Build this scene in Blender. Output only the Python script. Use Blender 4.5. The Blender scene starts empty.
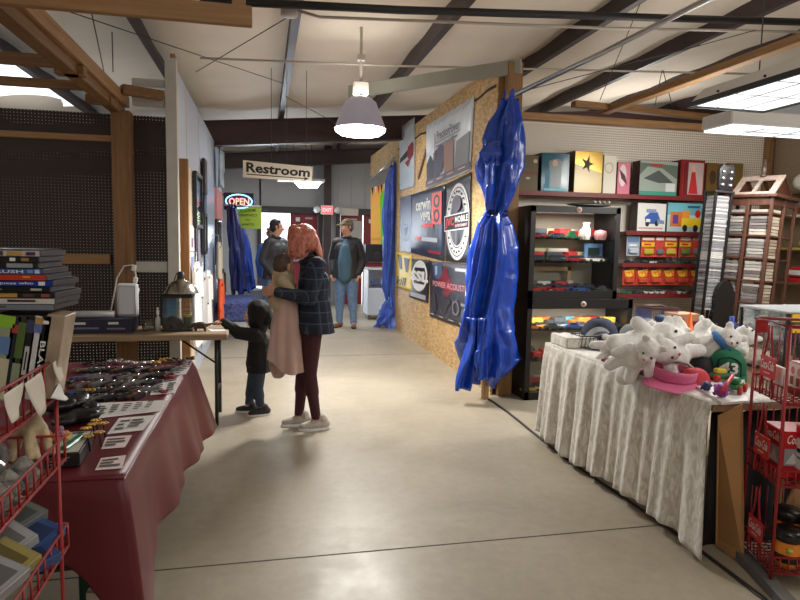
import bpy, bmesh, math, random
from mathutils import Vector as V, Matrix as Mx, Euler
S = bpy.context.scene; COL = S.collection
# ---------------- camera, world, lights, exposure ----------------
CAMPOS = V((0, 0, 1.5)); F = 620.0
RGT = V((.977, -.213, .019)); DWN = V((-.002, -.099, -.995)); FWD = V((.214, .972, -.097))
FWD.normalize(); RGT = (RGT - FWD*RGT.dot(FWD)).normalized(); DWN = FWD.cross(RGT)
cd = bpy.data.cameras.new('camera'); cam = bpy.data.objects.new('camera', cd); COL.objects.link(cam)
cd.sensor_fit = 'HORIZONTAL'; cd.sensor_width = 36; cd.lens = 36*F/800; cd.clip_start = .02; cd.clip_end = 200
R3 = Mx((RGT, -DWN, -FWD)).transposed(); cam.matrix_world = Mx.Translation(CAMPOS) @ R3.to_4x4()
S.camera = cam
S.view_settings.view_transform = 'Standard'; S.view_settings.look = 'None'; S.view_settings.gamma = 1
S.view_settings.use_curve_mapping = False; S.view_settings.exposure = 0.2
w = bpy.data.worlds.new('overcast_sky'); S.world = w; w.use_nodes = True
w.node_tree.nodes['Background'].inputs[0].default_value = (.93, .97, 1, 1); w.node_tree.nodes['Background'].inputs[1].default_value = 2.2
def lamp_area(loc, sx, sy, power, col=(1, .97, .92), rot=(0, 0, 0)):
    l = bpy.data.lights.new('area_light', 'AREA'); l.shape = 'RECTANGLE'; l.size = sx; l.size_y = sy; l.energy = power; l.color = col
    o = bpy.data.objects.new('area_light', l); o.location = loc; o.rotation_euler = rot; COL.objects.link(o); return o
def hall_or_fill_lamp(loc, power):
    l = bpy.data.lights.new('hall_or_fill_lamp', 'POINT'); l.energy = power; l.shadow_soft_size = .24; l.color = (1, .96, .9)
    o = bpy.data.objects.new('hall_or_fill_lamp', l); o.location = loc; COL.objects.link(o)
hall_or_fill_lamp((.9, .2, 2.65), 40)         # the same hall lamps further up the aisle, behind the camera
hall_or_fill_lamp((.9, -4.0, 2.65), 60); hall_or_fill_lamp((5.6, 8.8, 2.7), 60)  # the second one is unseen, added to light the ceiling more evenly
hall_or_fill_lamp((3.2, 10.7, 2.3), 14)  # added fill for the painted board in the far stall
hall_or_fill_lamp((3.8, 4.75, 2.33), 26)        # light thrown back by the wraparound fixture
hall_or_fill_lamp((-3.0, 7.6, 2.2), 34); hall_or_fill_lamp((-3.2, 2.9, 2.1), 22)     # unseen point lights added to brighten the left ceiling
lamp_area((.7, 10.6, 2.34), .5, .2, 16, (.95, .98, 1))     # the small far fixture
lamp_area((.9, 8.4, 3.1), .4, .4, 30)  # added without a fixture, to brighten the far aisle
hall_or_fill_lamp((3.9, 1.9, 2.25), 40)  # extra point light added to lift the white pegboard wall
lamp_area((4.2, 1.0, 2.6), .6, 1.2, 30)      # fluorescent fixtures of the right hand stall
lamp_area((4.0, 4.4, 2.3), 1.2, .3, 50)
lamp_area((-2.6, 8.2, 2.8), .6, 1.2, 38, (.9, .96, 1))      # unseen light added behind the brown pegboard to make its holes shine
lamp_area((.7, 11.8, 2.9), 1.2, .3, 10, (.95, .98, 1))
lamp_area((3.6, 11.2, 2.8), 1.2, .3, 35, (.95, .98, 1))
# daylight through the far left door
lamp_area((.24, 13.85, 1.2), .6, 1.8, 55, (.8, .9, 1), (math.radians(-90), 0, 0))

def at(px, py, X=None, Y=None, Z=None):
    d = FWD*F + RGT*(px-400) + DWN*(py-300)
    t = X/d.x if X is not None else Y/d.y if Y is not None else (Z-1.5)/d.z
    return CAMPOS + d*t
# ---------------- materials ----------------
MC = {}
def mat(name, rgb, rough=.6, metal=0, noise=0, nscale=20, bump=0, emit=0, spec=.5, alpha=None, sheen=0, trans=0, coat=0, dark=None):
    if name in MC: return MC[name]
    m = bpy.data.materials.new(name); m.use_nodes = True; MC[name] = m; nt = m.node_tree; b = nt.nodes['Principled BSDF']
    c = tuple(rgb)+(1,); I = b.inputs; I['Base Color'].default_value = c; I['Roughness'].default_value = rough; I['Metallic'].default_value = metal
    I['Specular IOR Level'].default_value = spec
    if trans: I['Transmission Weight'].default_value = trans
    if sheen: I['Sheen Weight'].default_value = sheen
    if coat: I['Coat Weight'].default_value = coat
    if emit: I['Emission Color'].default_value = c; I['Emission Strength'].default_value = emit
    if alpha is not None: I['Alpha'].default_value = alpha
    if noise or bump:
        tc = nt.nodes.new('ShaderNodeTexCoord'); n = nt.nodes.new('ShaderNodeTexNoise'); n.inputs['Scale'].default_value = nscale; n.inputs['Detail'].default_value = 5
        nt.links.new(tc.outputs['Object'], n.inputs['Vector'])
        if noise:
            r = nt.nodes.new('ShaderNodeValToRGB'); e = r.color_ramp.elements
            lo = dark or tuple(max(0, x*(1-noise)) for x in rgb); hi = tuple(min(1, x*(1+noise)) for x in rgb)
            e[0].position = .3; e[0].color = tuple(lo)+(1,); e[1].position = .7; e[1].color = tuple(hi)+(1,)
            nt.links.new(n.outputs['Fac'], r.inputs['Fac']); nt.links.new(r.outputs['Color'], I['Base Color'])
        if bump:
            bp = nt.nodes.new('ShaderNodeBump'); bp.inputs['Strength'].default_value = bump; bp.inputs['Distance'].default_value = .01
            nt.links.new(n.outputs['Fac'], bp.inputs['Height']); nt.links.new(bp.outputs['Normal'], I['Normal'])
    return m
def P(r, g, b): # sRGB 0-255 -> linear
    f = lambda c: (c/255/12.92) if c <= 10 else ((c/255+.055)/1.055)**2.4
    return (f(r), f(g), f(b))
def col(r, g, b, rough=.55, **k): return mat('paint_%d_%d_%d_%d' % (r, g, b, int(rough*100)), P(r, g, b), rough, **k)
def mathnode(nt, op, a, b=None):
    n = nt.nodes.new('ShaderNodeMath'); n.operation = op
    for i, x in enumerate((a, b)):
        if x is None: continue
        if isinstance(x, (int, float)): n.inputs[i].default_value = x
        else: nt.links.new(x, n.inputs[i])
    return n.outputs[0]
def wood(name, rgb, axis='X', rough=.65, amt=.28, sc=1.0):
    if name in MC: return MC[name]
    m = mat(name, rgb, rough); nt = m.node_tree; b = nt.nodes['Principled BSDF']
    tc = nt.nodes.new('ShaderNodeTexCoord'); mp = nt.nodes.new('ShaderNodeMapping')
    s = {'X': (1.2, 22, 22), 'Y': (22, 1.2, 22), 'Z': (22, 22, 1.2)}[axis]; mp.inputs['Scale'].default_value = [q*sc for q in s]
    n = nt.nodes.new('ShaderNodeTexNoise'); n.inputs['Scale'].default_value = 2; n.inputs['Detail'].default_value = 6; n.inputs['Distortion'].default_value = .6
    r = nt.nodes.new('ShaderNodeValToRGB'); e = r.color_ramp.elements; e[0].position = .3; e[1].position = .72
    e[0].color = tuple(x*(1-amt) for x in rgb)+(1,); e[1].color = tuple(min(1, x*(1+amt)) for x in rgb)+(1,)
    nt.links.new(tc.outputs['Object'], mp.inputs[0]); nt.links.new(mp.outputs[0], n.inputs['Vector']); nt.links.new(n.outputs['Fac'], r.inputs['Fac']); nt.links.new(r.outputs['Color'], b.inputs['Base Color'])
    return m
def pegmat(name, rgb, hole, u='X', sp=.0254, rad=.0036, see=False):
    m = mat(name, rgb, .6); nt = m.node_tree; b = nt.nodes['Principled BSDF']; out = nt.nodes['Material Output']
    tc = nt.nodes.new('ShaderNodeTexCoord'); sx = nt.nodes.new('ShaderNodeSeparateXYZ'); nt.links.new(tc.outputs['Object'], sx.inputs[0])
    def cell(o):
        q = mathnode(nt, 'MODULO', mathnode(nt, 'ADD', mathnode(nt, 'MULTIPLY', o, 1/sp), 1000.0), 1.0)
        q = mathnode(nt, 'SUBTRACT', q, .5); return mathnode(nt, 'MULTIPLY', q, q)
    d = mathnode(nt, 'ADD', cell(sx.outputs[u]), cell(sx.outputs['Z']))
    h = mathnode(nt, 'LESS_THAN', d, (rad/sp)**2)
    if see:
        tr = nt.nodes.new('ShaderNodeBsdfTransparent'); mx = nt.nodes.new('ShaderNodeMixShader')
        nt.links.new(h, mx.inputs[0]); nt.links.new(b.outputs[0], mx.inputs[1]); nt.links.new(tr.outputs[0], mx.inputs[2]); nt.links.new(mx.outputs[0], out.inputs['Surface'])
    else:
        mi = nt.nodes.new('ShaderNodeMix'); mi.data_type = 'RGBA'; mi.inputs[6].default_value = tuple(rgb)+(1,); mi.inputs[7].default_value = tuple(hole)+(1,)
        nt.links.new(h, mi.inputs[0]); nt.links.new(mi.outputs[2], b.inputs['Base Color'])
    return m
def glassmat(name, tint=(1, 1, 1), refl=.08, rough=.02):
    if name in MC: return MC[name]
    m = bpy.data.materials.new(name); m.use_nodes = True; MC[name] = m; nt = m.node_tree; nt.nodes.remove(nt.nodes['Principled BSDF'])
    t = nt.nodes.new('ShaderNodeBsdfTransparent'); t.inputs[0].default_value = tuple(tint)+(1,); g = nt.nodes.new('ShaderNodeBsdfGlossy'); g.inputs['Roughness'].default_value = rough
    fr = nt.nodes.new('ShaderNodeLayerWeight'); fr.inputs[0].default_value = .25
    f = mathnode(nt, 'ADD', mathnode(nt, 'MULTIPLY', fr.outputs['Fresnel'], .6), refl*.4)
    mx = nt.nodes.new('ShaderNodeMixShader'); nt.links.new(f, mx.inputs[0]); nt.links.new(t.outputs[0], mx.inputs[1]); nt.links.new(g.outputs[0], mx.inputs[2])
    nt.links.new(mx.outputs[0], nt.nodes['Material Output'].inputs['Surface']); return m
def plaidmat(name, base, l1, l2):
    m = mat(name, base, .85); nt = m.node_tree; b = nt.nodes['Principled BSDF']
    tc = nt.nodes.new('ShaderNodeTexCoord'); sx = nt.nodes.new('ShaderNodeSeparateXYZ'); nt.links.new(tc.outputs['Object'], sx.inputs[0])
    def band(o, per, wd, off=0.):
        q = mathnode(nt, 'MODULO', mathnode(nt, 'ADD', mathnode(nt, 'MULTIPLY', o, 1/per), 50+off), 1.0); return mathnode(nt, 'LESS_THAN', q, wd)
    hz = mathnode(nt, 'ADD', sx.outputs['X'], sx.outputs['Y'])
    thin = mathnode(nt, 'MAXIMUM', band(sx.outputs['Z'], .085, .10), band(hz, .085, .10))
    wide = mathnode(nt, 'MAXIMUM', band(sx.outputs['Z'], .085, .34, .38), band(hz, .085, .34, .38))
    m1 = nt.nodes.new('ShaderNodeMix'); m1.data_type = 'RGBA'; m1.inputs[6].default_value = base+(1,); m1.inputs[7].default_value = l2+(1,)
    m2 = nt.nodes.new('ShaderNodeMix'); m2.data_type = 'RGBA'; m2.inputs[7].default_value = l1+(1,)
    nt.links.new(wide, m1.inputs[0]); nt.links.new(m1.outputs[2], m2.inputs[6]); nt.links.new(thin, m2.inputs[0]); nt.links.new(m2.outputs[2], b.inputs['Base Color']); return m
# ---------------- mesh builder ----------------
ICO = {}
def ico(n):
    if n not in ICO:
        bm = bmesh.new(); bmesh.ops.create_icosphere(bm, subdivisions=n, radius=1); bm.verts.ensure_lookup_table()
        ICO[n] = ([v.co.copy() for v in bm.verts], [[v.index for v in f.verts] for f in bm.faces]); bm.free()
    return ICO[n]
def frame(z, hint=V((0, 0, 1))):
    z = V(z).normalized(); x = hint.cross(z)
    if x.length < 1e-4: x = V((1, 0, 0)).cross(z)
    if x.length < 1e-4: x = V((0, 1, 0)).cross(z)
    x.normalize(); return x, z.cross(x)
def rotm(rot):
    if rot is None: return Mx.Identity(3)
    if isinstance(rot, (int, float)): return Mx.Rotation(rot, 3, 'Z')
    if isinstance(rot, Mx): return rot.to_3x3()
    return Euler(rot).to_matrix()
TXT = {}
def textgeo(s, shear=0, bold=0):
    k = (s, shear, bold)
    if k not in TXT:
        c = bpy.data.curves.new('t', 'FONT'); c.body = s; c.shear = shear; c.offset = bold; c.resolution_u = 2; c.align_x = 'LEFT'
        o = bpy.data.objects.new('t', c); COL.objects.link(o); dg = bpy.context.evaluated_depsgraph_get(); me = bpy.data.meshes.new_from_object(o.evaluated_get(dg))
        vs = [v.co.copy() for v in me.vertices]; fs = [list(p.vertices) for p in me.polygons]
        bpy.data.objects.remove(o); bpy.data.curves.remove(c); bpy.data.meshes.remove(me)
        x0 = min(v.x for v in vs); x1 = max(v.x for v in vs); y0 = min(v.y for v in vs); y1 = max(v.y for v in vs)
        TXT[k] = ([((v.x-x0)/(x1-x0), (v.y-y0)/(y1-y0)) for v in vs], fs)
    return TXT[k]
class MB:
    def __init__(s): s.v = []; s.f = []; s.m = []; s.sm = []; s.mats = []
    def add(s, vs, fs, m, smooth=False):
        n = len(s.v); s.v += [V(p) for p in vs]
        if m not in s.mats: s.mats.append(m)
        k = s.mats.index(m)
        for f in fs: s.f.append([i+n for i in f]); s.m.append(k); s.sm.append(smooth)
        return s
    def box(s, c, size, m, rot=None, b=0.0):
        x, y, z = [q/2 for q in size]; R = rotm(rot); c = V(c); b = min(b, x*.9, y*.9, z*.9)
        if b <= 0:
            vs = [(sx*x, sy*y, sz*z) for sx in (-1, 1) for sy in (-1, 1) for sz in (-1, 1)]
            fs = [(0, 1, 3, 2), (4, 6, 7, 5), (0, 4, 5, 1), (2, 3, 7, 6), (0, 2, 6, 4), (1, 5, 7, 3)]
        else:
            vs = []; idx = {}
            for sx in (-1, 1):
                for sy in (-1, 1):
                    for sz in (-1, 1):
                        for a in range(3):
                            q = [sx*(x-b), sy*(y-b), sz*(z-b)]; q[a] = (sx*x, sy*y, sz*z)[a]; idx[(sx, sy, sz, a)] = len(vs); vs.append(q)
            fs = []
            for a in range(3):
                o = [k for k in range(3) if k != a]
                for sg in (-1, 1):
                    lo = []
                    for (p, q) in ((-1, -1), (1, -1), (1, 1), (-1, 1)):
                        t = [0, 0, 0]; t[a] = sg; t[o[0]] = p; t[o[1]] = q; lo.append(idx[(t[0], t[1], t[2], a)])
                    fs.append(lo)
                    # edges along axis a
                for p in (-1, 1):
                    for q in (-1, 1):
                        t0 = [0, 0, 0]; t0[a] = -1; t0[o[0]] = p; t0[o[1]] = q; t1 = list(t0); t1[a] = 1
                        fs.append([idx[(*t0, o[0])], idx[(*t1, o[0])], idx[(*t1, o[1])], idx[(*t0, o[1])]])
            for sx in (-1, 1):
                for sy in (-1, 1):
                    for sz in (-1, 1): fs.append([idx[(sx, sy, sz, a)] for a in range(3)])
        return s.add([c + R @ V(p) for p in vs], fs, m)
    def beam(s, p0, p1, wd, ht, m, up=(0, 0, 1)):
        p0 = V(p0); p1 = V(p1); z = (p1-p0); L = z.length; x, y = frame(z, V(up)); R = Mx((x, y, z.normalized())).transposed()
        return s.box((p0+p1)/2, (wd, ht, L), m, R)
    def tube(s, pts, r, m, n=8, cap=True, closed=False):
        pts = [V(p) for p in pts]; rs = r if isinstance(r, (list, tuple)) else [r]*len(pts); vs = []; fs = []; k = len(pts); x = None
        for i, p in enumerate(pts):
            a = pts[i-1] if (i or closed) else p; b_ = pts[(i+1) % k] if (i < k-1 or closed) else p; z = (b_-a).normalized()
            if x is None: x, y = frame(z)
            else:
                x = (x - z*x.dot(z)); x = x.normalized() if x.length > 1e-5 else frame(z)[0]; y = z.cross(x)
            vs += [p + (x*math.cos(t*2*math.pi/n) + y*math.sin(t*2*math.pi/n))*rs[i] for t in range(n)]
        for i in range(k if closed else k-1):
            j = (i+1) % k
            fs += [(i*n+t, i*n+(t+1) % n, j*n+(t+1) % n, j*n+t) for t in range(n)]
        if cap and not closed: fs += [list(range(n))[::-1], [(k-1)*n+t for t in range(n)]]
        return s.add(vs, fs, m, True)
    def lathe(s, prof, c, m, n=20, axis=(0, 0, 1)):
        z = V(axis).normalized(); x, y = frame(z, V((0, 1, 0)) if abs(z.z) > .9 else V((0, 0, 1))); c = V(c); vs = []; fs = []
        for r, h in prof: vs += [c + z*h + (x*math.cos(t*2*math.pi/n)+y*math.sin(t*2*math.pi/n))*max(r, 1e-4) for t in range(n)]
        for i in range(len(prof)-1): fs += [(i*n+t, i*n+(t+1) % n, (i+1)*n+(t+1) % n, (i+1)*n+t) for t in range(n)]
        return s.add(vs, fs, m, True)
    def cyl(s, p0, p1, r, m, n=16, r1=None): return s.tube([p0, p1], [r, r1 if r1 is not None else r], m, n)
    def ball(s, c, r, m, n=2, rot=None):
        if isinstance(r, (int, float)): r = (r, r, r)
        vs, fs = ico(n); R = rotm(rot); c = V(c); return s.add([c + R @ V((p.x*r[0], p.y*r[1], p.z*r[2])) for p in vs], fs, m, True)
    def grid(s, fn, nu, nv, m, thick=0, smooth=True, wrap=False):
        P0 = [[V(fn(i/nu, j/nv)) for j in range(nv+1)] for i in range(nu+1)]; vs = [p for r in P0 for p in r]; k = nv+1
        fs = [(i*k+j, (i+1)*k+j, (i+1)*k+j+1, i*k+j+1) for i in range(nu) for j in range(nv)]
        if thick:
            nn = []
            for i in range(nu+1):
                for j in range(nv+1):
                    du = P0[min(i+1, nu)][j]-P0[max(i-1, 0)][j]; dv = P0[i][min(j+1, nv)]-P0[i][max(j-1, 0)]; q = du.cross(dv); nn.append(q.normalized() if q.length > 1e-9 else V((0, 0, 1)))
            N = len(vs); vs = vs + [p - q*thick for p, q in zip(vs, nn)]; fs = fs + [tuple(N+i for i in f[::-1]) for f in fs]
            ring = [i*k for i in range(nu+1)] + [nu*k+j for j in range(1, k)] + [i*k+nv for i in range(nu-1, -1, -1)] + [j for j in range(nv-1, 0, -1)]
            fs += [(ring[a], ring[a-1], N+ring[a-1], N+ring[a]) for a in range(len(ring))]
        return s.add(vs, fs, m, smooth)
    def prism(s, poly, off, m):
        poly = [V(p) for p in poly]; n = len(poly); off = V(off)
        return s.add(poly+[p+off for p in poly], [list(range(n))[::-1], [n+i for i in range(n)]]+[(i, (i+1) % n, n+(i+1) % n, n+i) for i in range(n)], m)
    def mesh(s, name, base=V((0, 0, 0))):
        me = bpy.data.meshes.new(name); me.from_pydata([tuple(p-base) for p in s.v], [], s.f)
        for q in s.mats: me.materials.append(q)
        me.polygons.foreach_set('material_index', s.m); me.polygons.foreach_set('use_smooth', s.sm)
        bm = bmesh.new(); bm.from_mesh(me); bmesh.ops.recalc_face_normals(bm, faces=bm.faces) if not getattr(s, 'keepn', False) else None; bm.to_mesh(me); bm.free(); me.update(); return me
class Art:
    """flat printing on a panel given by four corners (u right, v down); layers sit a hair above each other"""
    def __init__(s, mb, tl, tr, br, bl, toward):
        s.mb = mb; s.c = [V(q) for q in (tl, tr, br, bl)]; n = (s.c[1]-s.c[0]).cross(s.c[3]-s.c[0]).normalized()
        s.n = n if n.dot(V(toward)) > 0 else -n; s.k = 0
    def p(s, u, v):
        a, b, c, d = s.c; return (a*(1-u)+b*u)*(1-v) + (d*(1-u)+c*u)*v + s.n*(.0012+.0006*s.k)
    def poly(s, pts, m): s.k += 1; s.mb.add([s.p(*q) for q in pts], [list(range(len(pts)))], m); return s
    def rect(s, u0, v0, u1, v1, m): return s.poly([(u0, v0), (u1, v0), (u1, v1), (u0, v1)], m)
    def disc(s, u, v, ru, rv, m, n=24): return s.poly([(u+ru*math.cos(t*2*math.pi/n), v+rv*math.sin(t*2*math.pi/n)) for t in range(n)], m)
    def ring(s, u, v, ru, rv, t, m, n=32):
        s.k += 1; vs = []
        for i in range(n):
            a = i*2*math.pi/n
            for q in (1, t): vs.append(s.p(u+ru*q*math.cos(a), v+rv*q*math.sin(a)))
        s.mb.add(vs, [(2*i, 2*((i+1) % n), 2*((i+1) % n)+1, 2*i+1) for i in range(n)], m); return s
    def text(s, t, u0, v0, u1, v1, m, shear=0, bold=.015, flip=False):
        s.k += 1; vs, fs = textgeo(t, shear, bold)
        s.mb.add([s.p(u0+(u1-u0)*x, v1+(v0-v1)*y) if not flip else s.p(u0+(u1-u0)*(y), v0+(v1-v0)*x) for x, y in vs], fs, m); return s
# ---------------- objects ----------------
def props(o, label, cat, group=None, kind=None):
    if label: o['label'] = label
    if cat: o['category'] = cat
    if group: o['group'] = group
    if kind: o['kind'] = kind
    return o
def mobj(name, mb, base=V((0, 0, 0)), parent=None, label=None):
    o = bpy.data.objects.new(name, mb.mesh(name, V(base)) if isinstance(mb, MB) else mb); COL.objects.link(o)
    if parent is not None: o.parent = parent
    if label: o['label'] = label
    return o
def struct(name, mb, label=None, cat=None):
    o = mobj(name, mb); o['kind'] = 'structure'
    if label: o['label'] = label
    if cat: o['category'] = cat
    return o
class Thing:
    def __init__(s, name, label, cat, base=(0, 0, 0), group=None):
        s.base = V(base); s.o = bpy.data.objects.new(name, None); s.o.empty_display_size = .05; s.o.location = s.base; COL.objects.link(s.o); props(s.o, label, cat, group)
    def part(s, name, mb, label=None, under=None):   # geometry given in scene coordinates
        o = mobj(name, mb, s.base, under or s.o, label); return o
def single(name, mb, label, cat, base=None, group=None, kind=None):
    if base is None: base = sum(mb.v, V((0, 0, 0)))/len(mb.v); base = V((base.x, base.y, min(p.z for p in mb.v)))
    base = V(base); o = mobj(name, mb, base); o.location = base; return props(o, label, cat, group, kind)
def dup(root, loc, rot=(0, 0, 0), label=None, group=None, scale=None):
    r = root.copy(); COL.objects.link(r); r.location = loc; r.rotation_euler = rot
    if scale: r.scale = (scale,)*3
    if label: r['label'] = label
    if group: r['group'] = group
    for ch in list(root.children):
        c = ch.copy(); COL.objects.link(c); c.parent = r
        for g in list(ch.children):
            d = g.copy(); COL.objects.link(d); d.parent = c
    return r
def bake(shapes, voxel, m, smooth=3, cuts=(), name='body', base=V((0, 0, 0))):
    """one continuous skin around capsules ('c',p0,r0,p1,r1) and ellipsoids ('e',c,(rx,ry,rz),rot)"""
    bm = bmesh.new(); vs, fs = ico(2)
    for sh in shapes:
        t = bmesh.new()
        if sh[0] == 'c':
            p0, r0, p1, r1 = V(sh[1]), sh[2], V(sh[3]), sh[4]
            for p, r in ((p0, r0), (p1, r1)):
                for q in vs: t.verts.new(p + q*r)
            h = bmesh.ops.convex_hull(t, input=list(t.verts)); bmesh.ops.delete(t, geom=list({g for g in h['geom_interior']+h['geom_unused'] if isinstance(g, bmesh.types.BMVert)}), context='VERTS')
        else:
            R = rotm(sh[3] if len(sh) > 3 else None); c = V(sh[1]); L = [t.verts.new(c + R @ V((q.x*sh[2][0], q.y*sh[2][1], q.z*sh[2][2]))) for q in vs]
            for f in fs: t.faces.new([L[i] for i in f])
        tm = bpy.data.meshes.new('t'); t.to_mesh(tm); t.free(); bm.from_mesh(tm); bpy.data.meshes.remove(tm)
    bmesh.ops.recalc_face_normals(bm, faces=bm.faces)
    me = bpy.data.meshes.new(name); bm.to_mesh(me); bm.free()
    o = bpy.data.objects.new('t', me); COL.objects.link(o)
    r = o.modifiers.new('r', 'REMESH'); r.mode = 'VOXEL'; r.voxel_size = voxel
    q = o.modifiers.new('s', 'SMOOTH'); q.iterations = smooth; q.factor = .5
    res = bpy.data.meshes.new_from_object(o.evaluated_get(bpy.context.evaluated_depsgraph_get())); bpy.data.objects.remove(o); bpy.data.meshes.remove(me)
    bm = bmesh.new(); bm.from_mesh(res)
    for co, no in cuts: bmesh.ops.bisect_plane(bm, geom=list(bm.verts)+list(bm.edges)+list(bm.faces), plane_co=V(co), plane_no=V(no), clear_outer=True)
    if base.length: bmesh.ops.translate(bm, vec=-base, verts=bm.verts)
    for f in bm.faces: f.smooth = True; f.material_index = 0
    bm.to_mesh(res); bm.free(); res.name = name; res.materials.clear(); res.materials.append(m); return res
rnd = random.Random(7)
# =============== THE SETTING ===============
conc = mat('polished_concrete', P(152, 147, 134), .34); nt = conc.node_tree; b = nt.nodes['Principled BSDF']; L = nt.links
tc = nt.nodes.new('ShaderNodeTexCoord')
def nz(sc, det, rough=.6):
    n = nt.nodes.new('ShaderNodeTexNoise'); n.inputs['Scale'].default_value = sc; n.inputs['Detail'].default_value = det; n.inputs['Roughness'].default_value = rough; L.new(tc.outputs['Object'], n.inputs['Vector']); return n.outputs['Fac']
n1, n2 = nz(.9, 6), nz(14, 8, .7)
sm_ = mathnode(nt, 'ADD', mathnode(nt, 'MULTIPLY', n1, .6), mathnode(nt, 'MULTIPLY', n2, .4))
r = nt.nodes.new('ShaderNodeValToRGB'); e = r.color_ramp.elements; e[0].position = .33; e[1].position = .66; e[0].color = P(146, 137, 119)+(1,); e[1].color = P(173, 164, 146)+(1,)
L.new(sm_, r.inputs['Fac']); L.new(r.outputs['Color'], b.inputs['Base Color'])
rr = nt.nodes.new('ShaderNodeMapRange'); rr.inputs['From Min'].default_value = .35; rr.inputs['From Max'].default_value = .65; rr.inputs['To Min'].default_value = .34; rr.inputs['To Max'].default_value = .5
L.new(nz(3, 8, .7), rr.inputs['Value']); L.new(rr.outputs[0], b.inputs['Roughness'])
bp = nt.nodes.new('ShaderNodeBump'); bp.inputs['Strength'].default_value = .06; bp.inputs['Distance'].default_value = .004; L.new(n2, bp.inputs['Height']); L.new(bp.outputs[0], b.inputs['Normal'])
struct('floor', MB().box((1.5, 4.5, -.05), (14, 20, .1), conc))
dk = mat('joint_dark', P(70, 66, 58), .8)
for i, y in enumerate((2.82, 7.85)): struct('trim_%d' % (i+1), MB().box((.8, y, .0006), (7, .008, .0012), dk))
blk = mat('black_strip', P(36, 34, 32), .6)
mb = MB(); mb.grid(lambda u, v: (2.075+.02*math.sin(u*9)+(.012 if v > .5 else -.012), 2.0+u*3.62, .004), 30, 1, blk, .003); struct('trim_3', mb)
# outer walls
wl = mat('liner_panel', P(176, 177, 180), .6); 
def ribbed(name, x0, x1, y, z0, z1, m, holes=()):
    mb = MB(); xs = sorted({x0, x1, *[q for h in holes for q in h[:2]]})
    for a, c in zip(xs, xs[1:]):
        hs = [h for h in holes if h[0] <= a and h[1] >= c]; lo = hs[0][2] if hs else z0
        mb.box(((a+c)/2, y, (lo+z1)/2), (c-a, .1, z1-lo), m)
        k = a
        while k < c: mb.box((k+.02, y-.055, (lo+z1)/2), (.03, .012, z1-lo), m); k += .3
    return struct(name, mb)
ribbed('wall_back', -5.2, 8.2, 14.05, 0, 4.4, wl, [(-.1, 1.22, 2.06), (1.62, 2.75, 2.06)])
struct('wall_left', MB().box((-5.2, 4.5, 2.2), (.1, 20, 4.4), wl))
struct('wall_front', MB().box((1.5, -5.45, 2.2), (14, .1, 4.4), wl))
struct('wall_right', MB().box((8.2, 4.5, 2.2), (.1, 20, 4.4), wl))
# roof: white insulation blankets between the purlins, slope 1 in 12
ins = mat('vinyl_insulation', P(228, 217, 202), .7, noise=.05, nscale=2, bump=.3)
zc = lambda x: 3.47 + .083*x
PX = [-5.0, -3.65, -2.3, -1.04, .23, 1.58, 3.05, 4.5, 5.8, 7.1, 8.2]
mb = MB()
def roof(u, v):
    x = -5.2+u*13.4; y = -5.5+v*19.6
    k = max(i for i in range(len(PX)) if PX[i] <= max(x, PX[0])); a = PX[k]; c = PX[min(k+1, len(PX)-1)]
    t = (x-a)/(c-a) if c > a else 0
    return (x, y, zc(x) - .05*math.sin(math.pi*max(0, min(1, t)))*(1+.4*math.sin(y*2.1+k)) + .012*math.sin(y*5+x*3))
mb.grid(roof, 90, 70, ins, .04); struct('ceiling', mb)
prl = mat('red_oxide_steel', P(60, 46, 47), .5, noise=.15, nscale=6)
for k, x in enumerate(PX[1:-1]):
    mb = MB(); z = zc(x); y0, y1 = -5.4, 13.9; ym = (y0+y1)/2; Ly = y1-y0
    mb.box((x, ym, z-.1), (.008, Ly, .2), prl); mb.box((x+.03, ym, z-.2), (.07, Ly, .008), prl); mb.box((x+.063, ym, z-.19), (.006, Ly, .025), prl)
    struct('ceiling_beam', mb)
for y, m_, dz, h in ((9.9, mat('rafter_maroon', P(62, 40, 38), .55), .2, .36), (13.6, prl, .2, .3)):
    mb = MB(); a = V((-5.1, y, zc(-5.1)-dz-h/2)); c = V((8.1, y, zc(8.1)-dz-h/2))
    mb.beam(a, c, .012, h, m_); up = V((0, 0, h/2)); mb.beam(a-up, c-up, .16, .014, m_); mb.beam(a+up, c+up, .16, .014, m_); struct('ceiling_beam', mb)
for x in (1.36, 5.4): 
    mb = MB(); mb.box((x, 13.82, 1.75), (.02, .2, 3.5), prl); mb.box((x, 13.72, 1.75), (.16, .014, 3.5), prl); struct('column', mb)
# doors in the back wall
dred = mat('door_red', P(124, 24, 34), .5); dfr = mat('door_frame_dark', P(58, 52, 54), .5)
def jambs(x0, x1):
    mb = MB()
    for x in (x0, x1): mb.box((x, 13.98, 1.05), (.09, .14, 2.1), dfr)
    mb.box(((x0+x1)/2, 13.98, 2.1), (x1-x0+.09, .16, .14), dfr); return mb
d1 = struct('door_1', jambs(-.1, 1.22)); d2 = struct('door_2', jambs(1.62, 2.75))
def leaf(door, x0, x1, lab=None, y=13.99):
    mb = MB().box(((x0+x1)/2, y, 1.02), (x1-x0, .045, 2.03), dred, b=.004); p = mobj('door_leaf', mb, parent=door)
    h = MB().box(((x0+x1)/2, y-.06, 1.0), (x1-x0-.12, .03, .06), col(150, 150, 152, .3, metal=1)); mobj('push_bar', h, parent=p)
    mb = MB(); mb.box((x0+.16, y-.026, 1.9), (.09, .006, .09), col(225, 225, 220)); mb.box((x1-.2, y-.026, 1.93), (.16, .006, .035), col(190, 180, 175)); mobj('door_sticker', mb, parent=p)
leaf(d1, .57, 1.17); leaf(d2, 1.68, 2.17); leaf(d2, 2.2, 2.7)
mb = MB().box((.24, 14.0, 1.02), (.62, .008, 2.0), glassmat('door_glass', (.95, .98, 1))); mobj('glass_leaf', mb, parent=d1)
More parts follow.
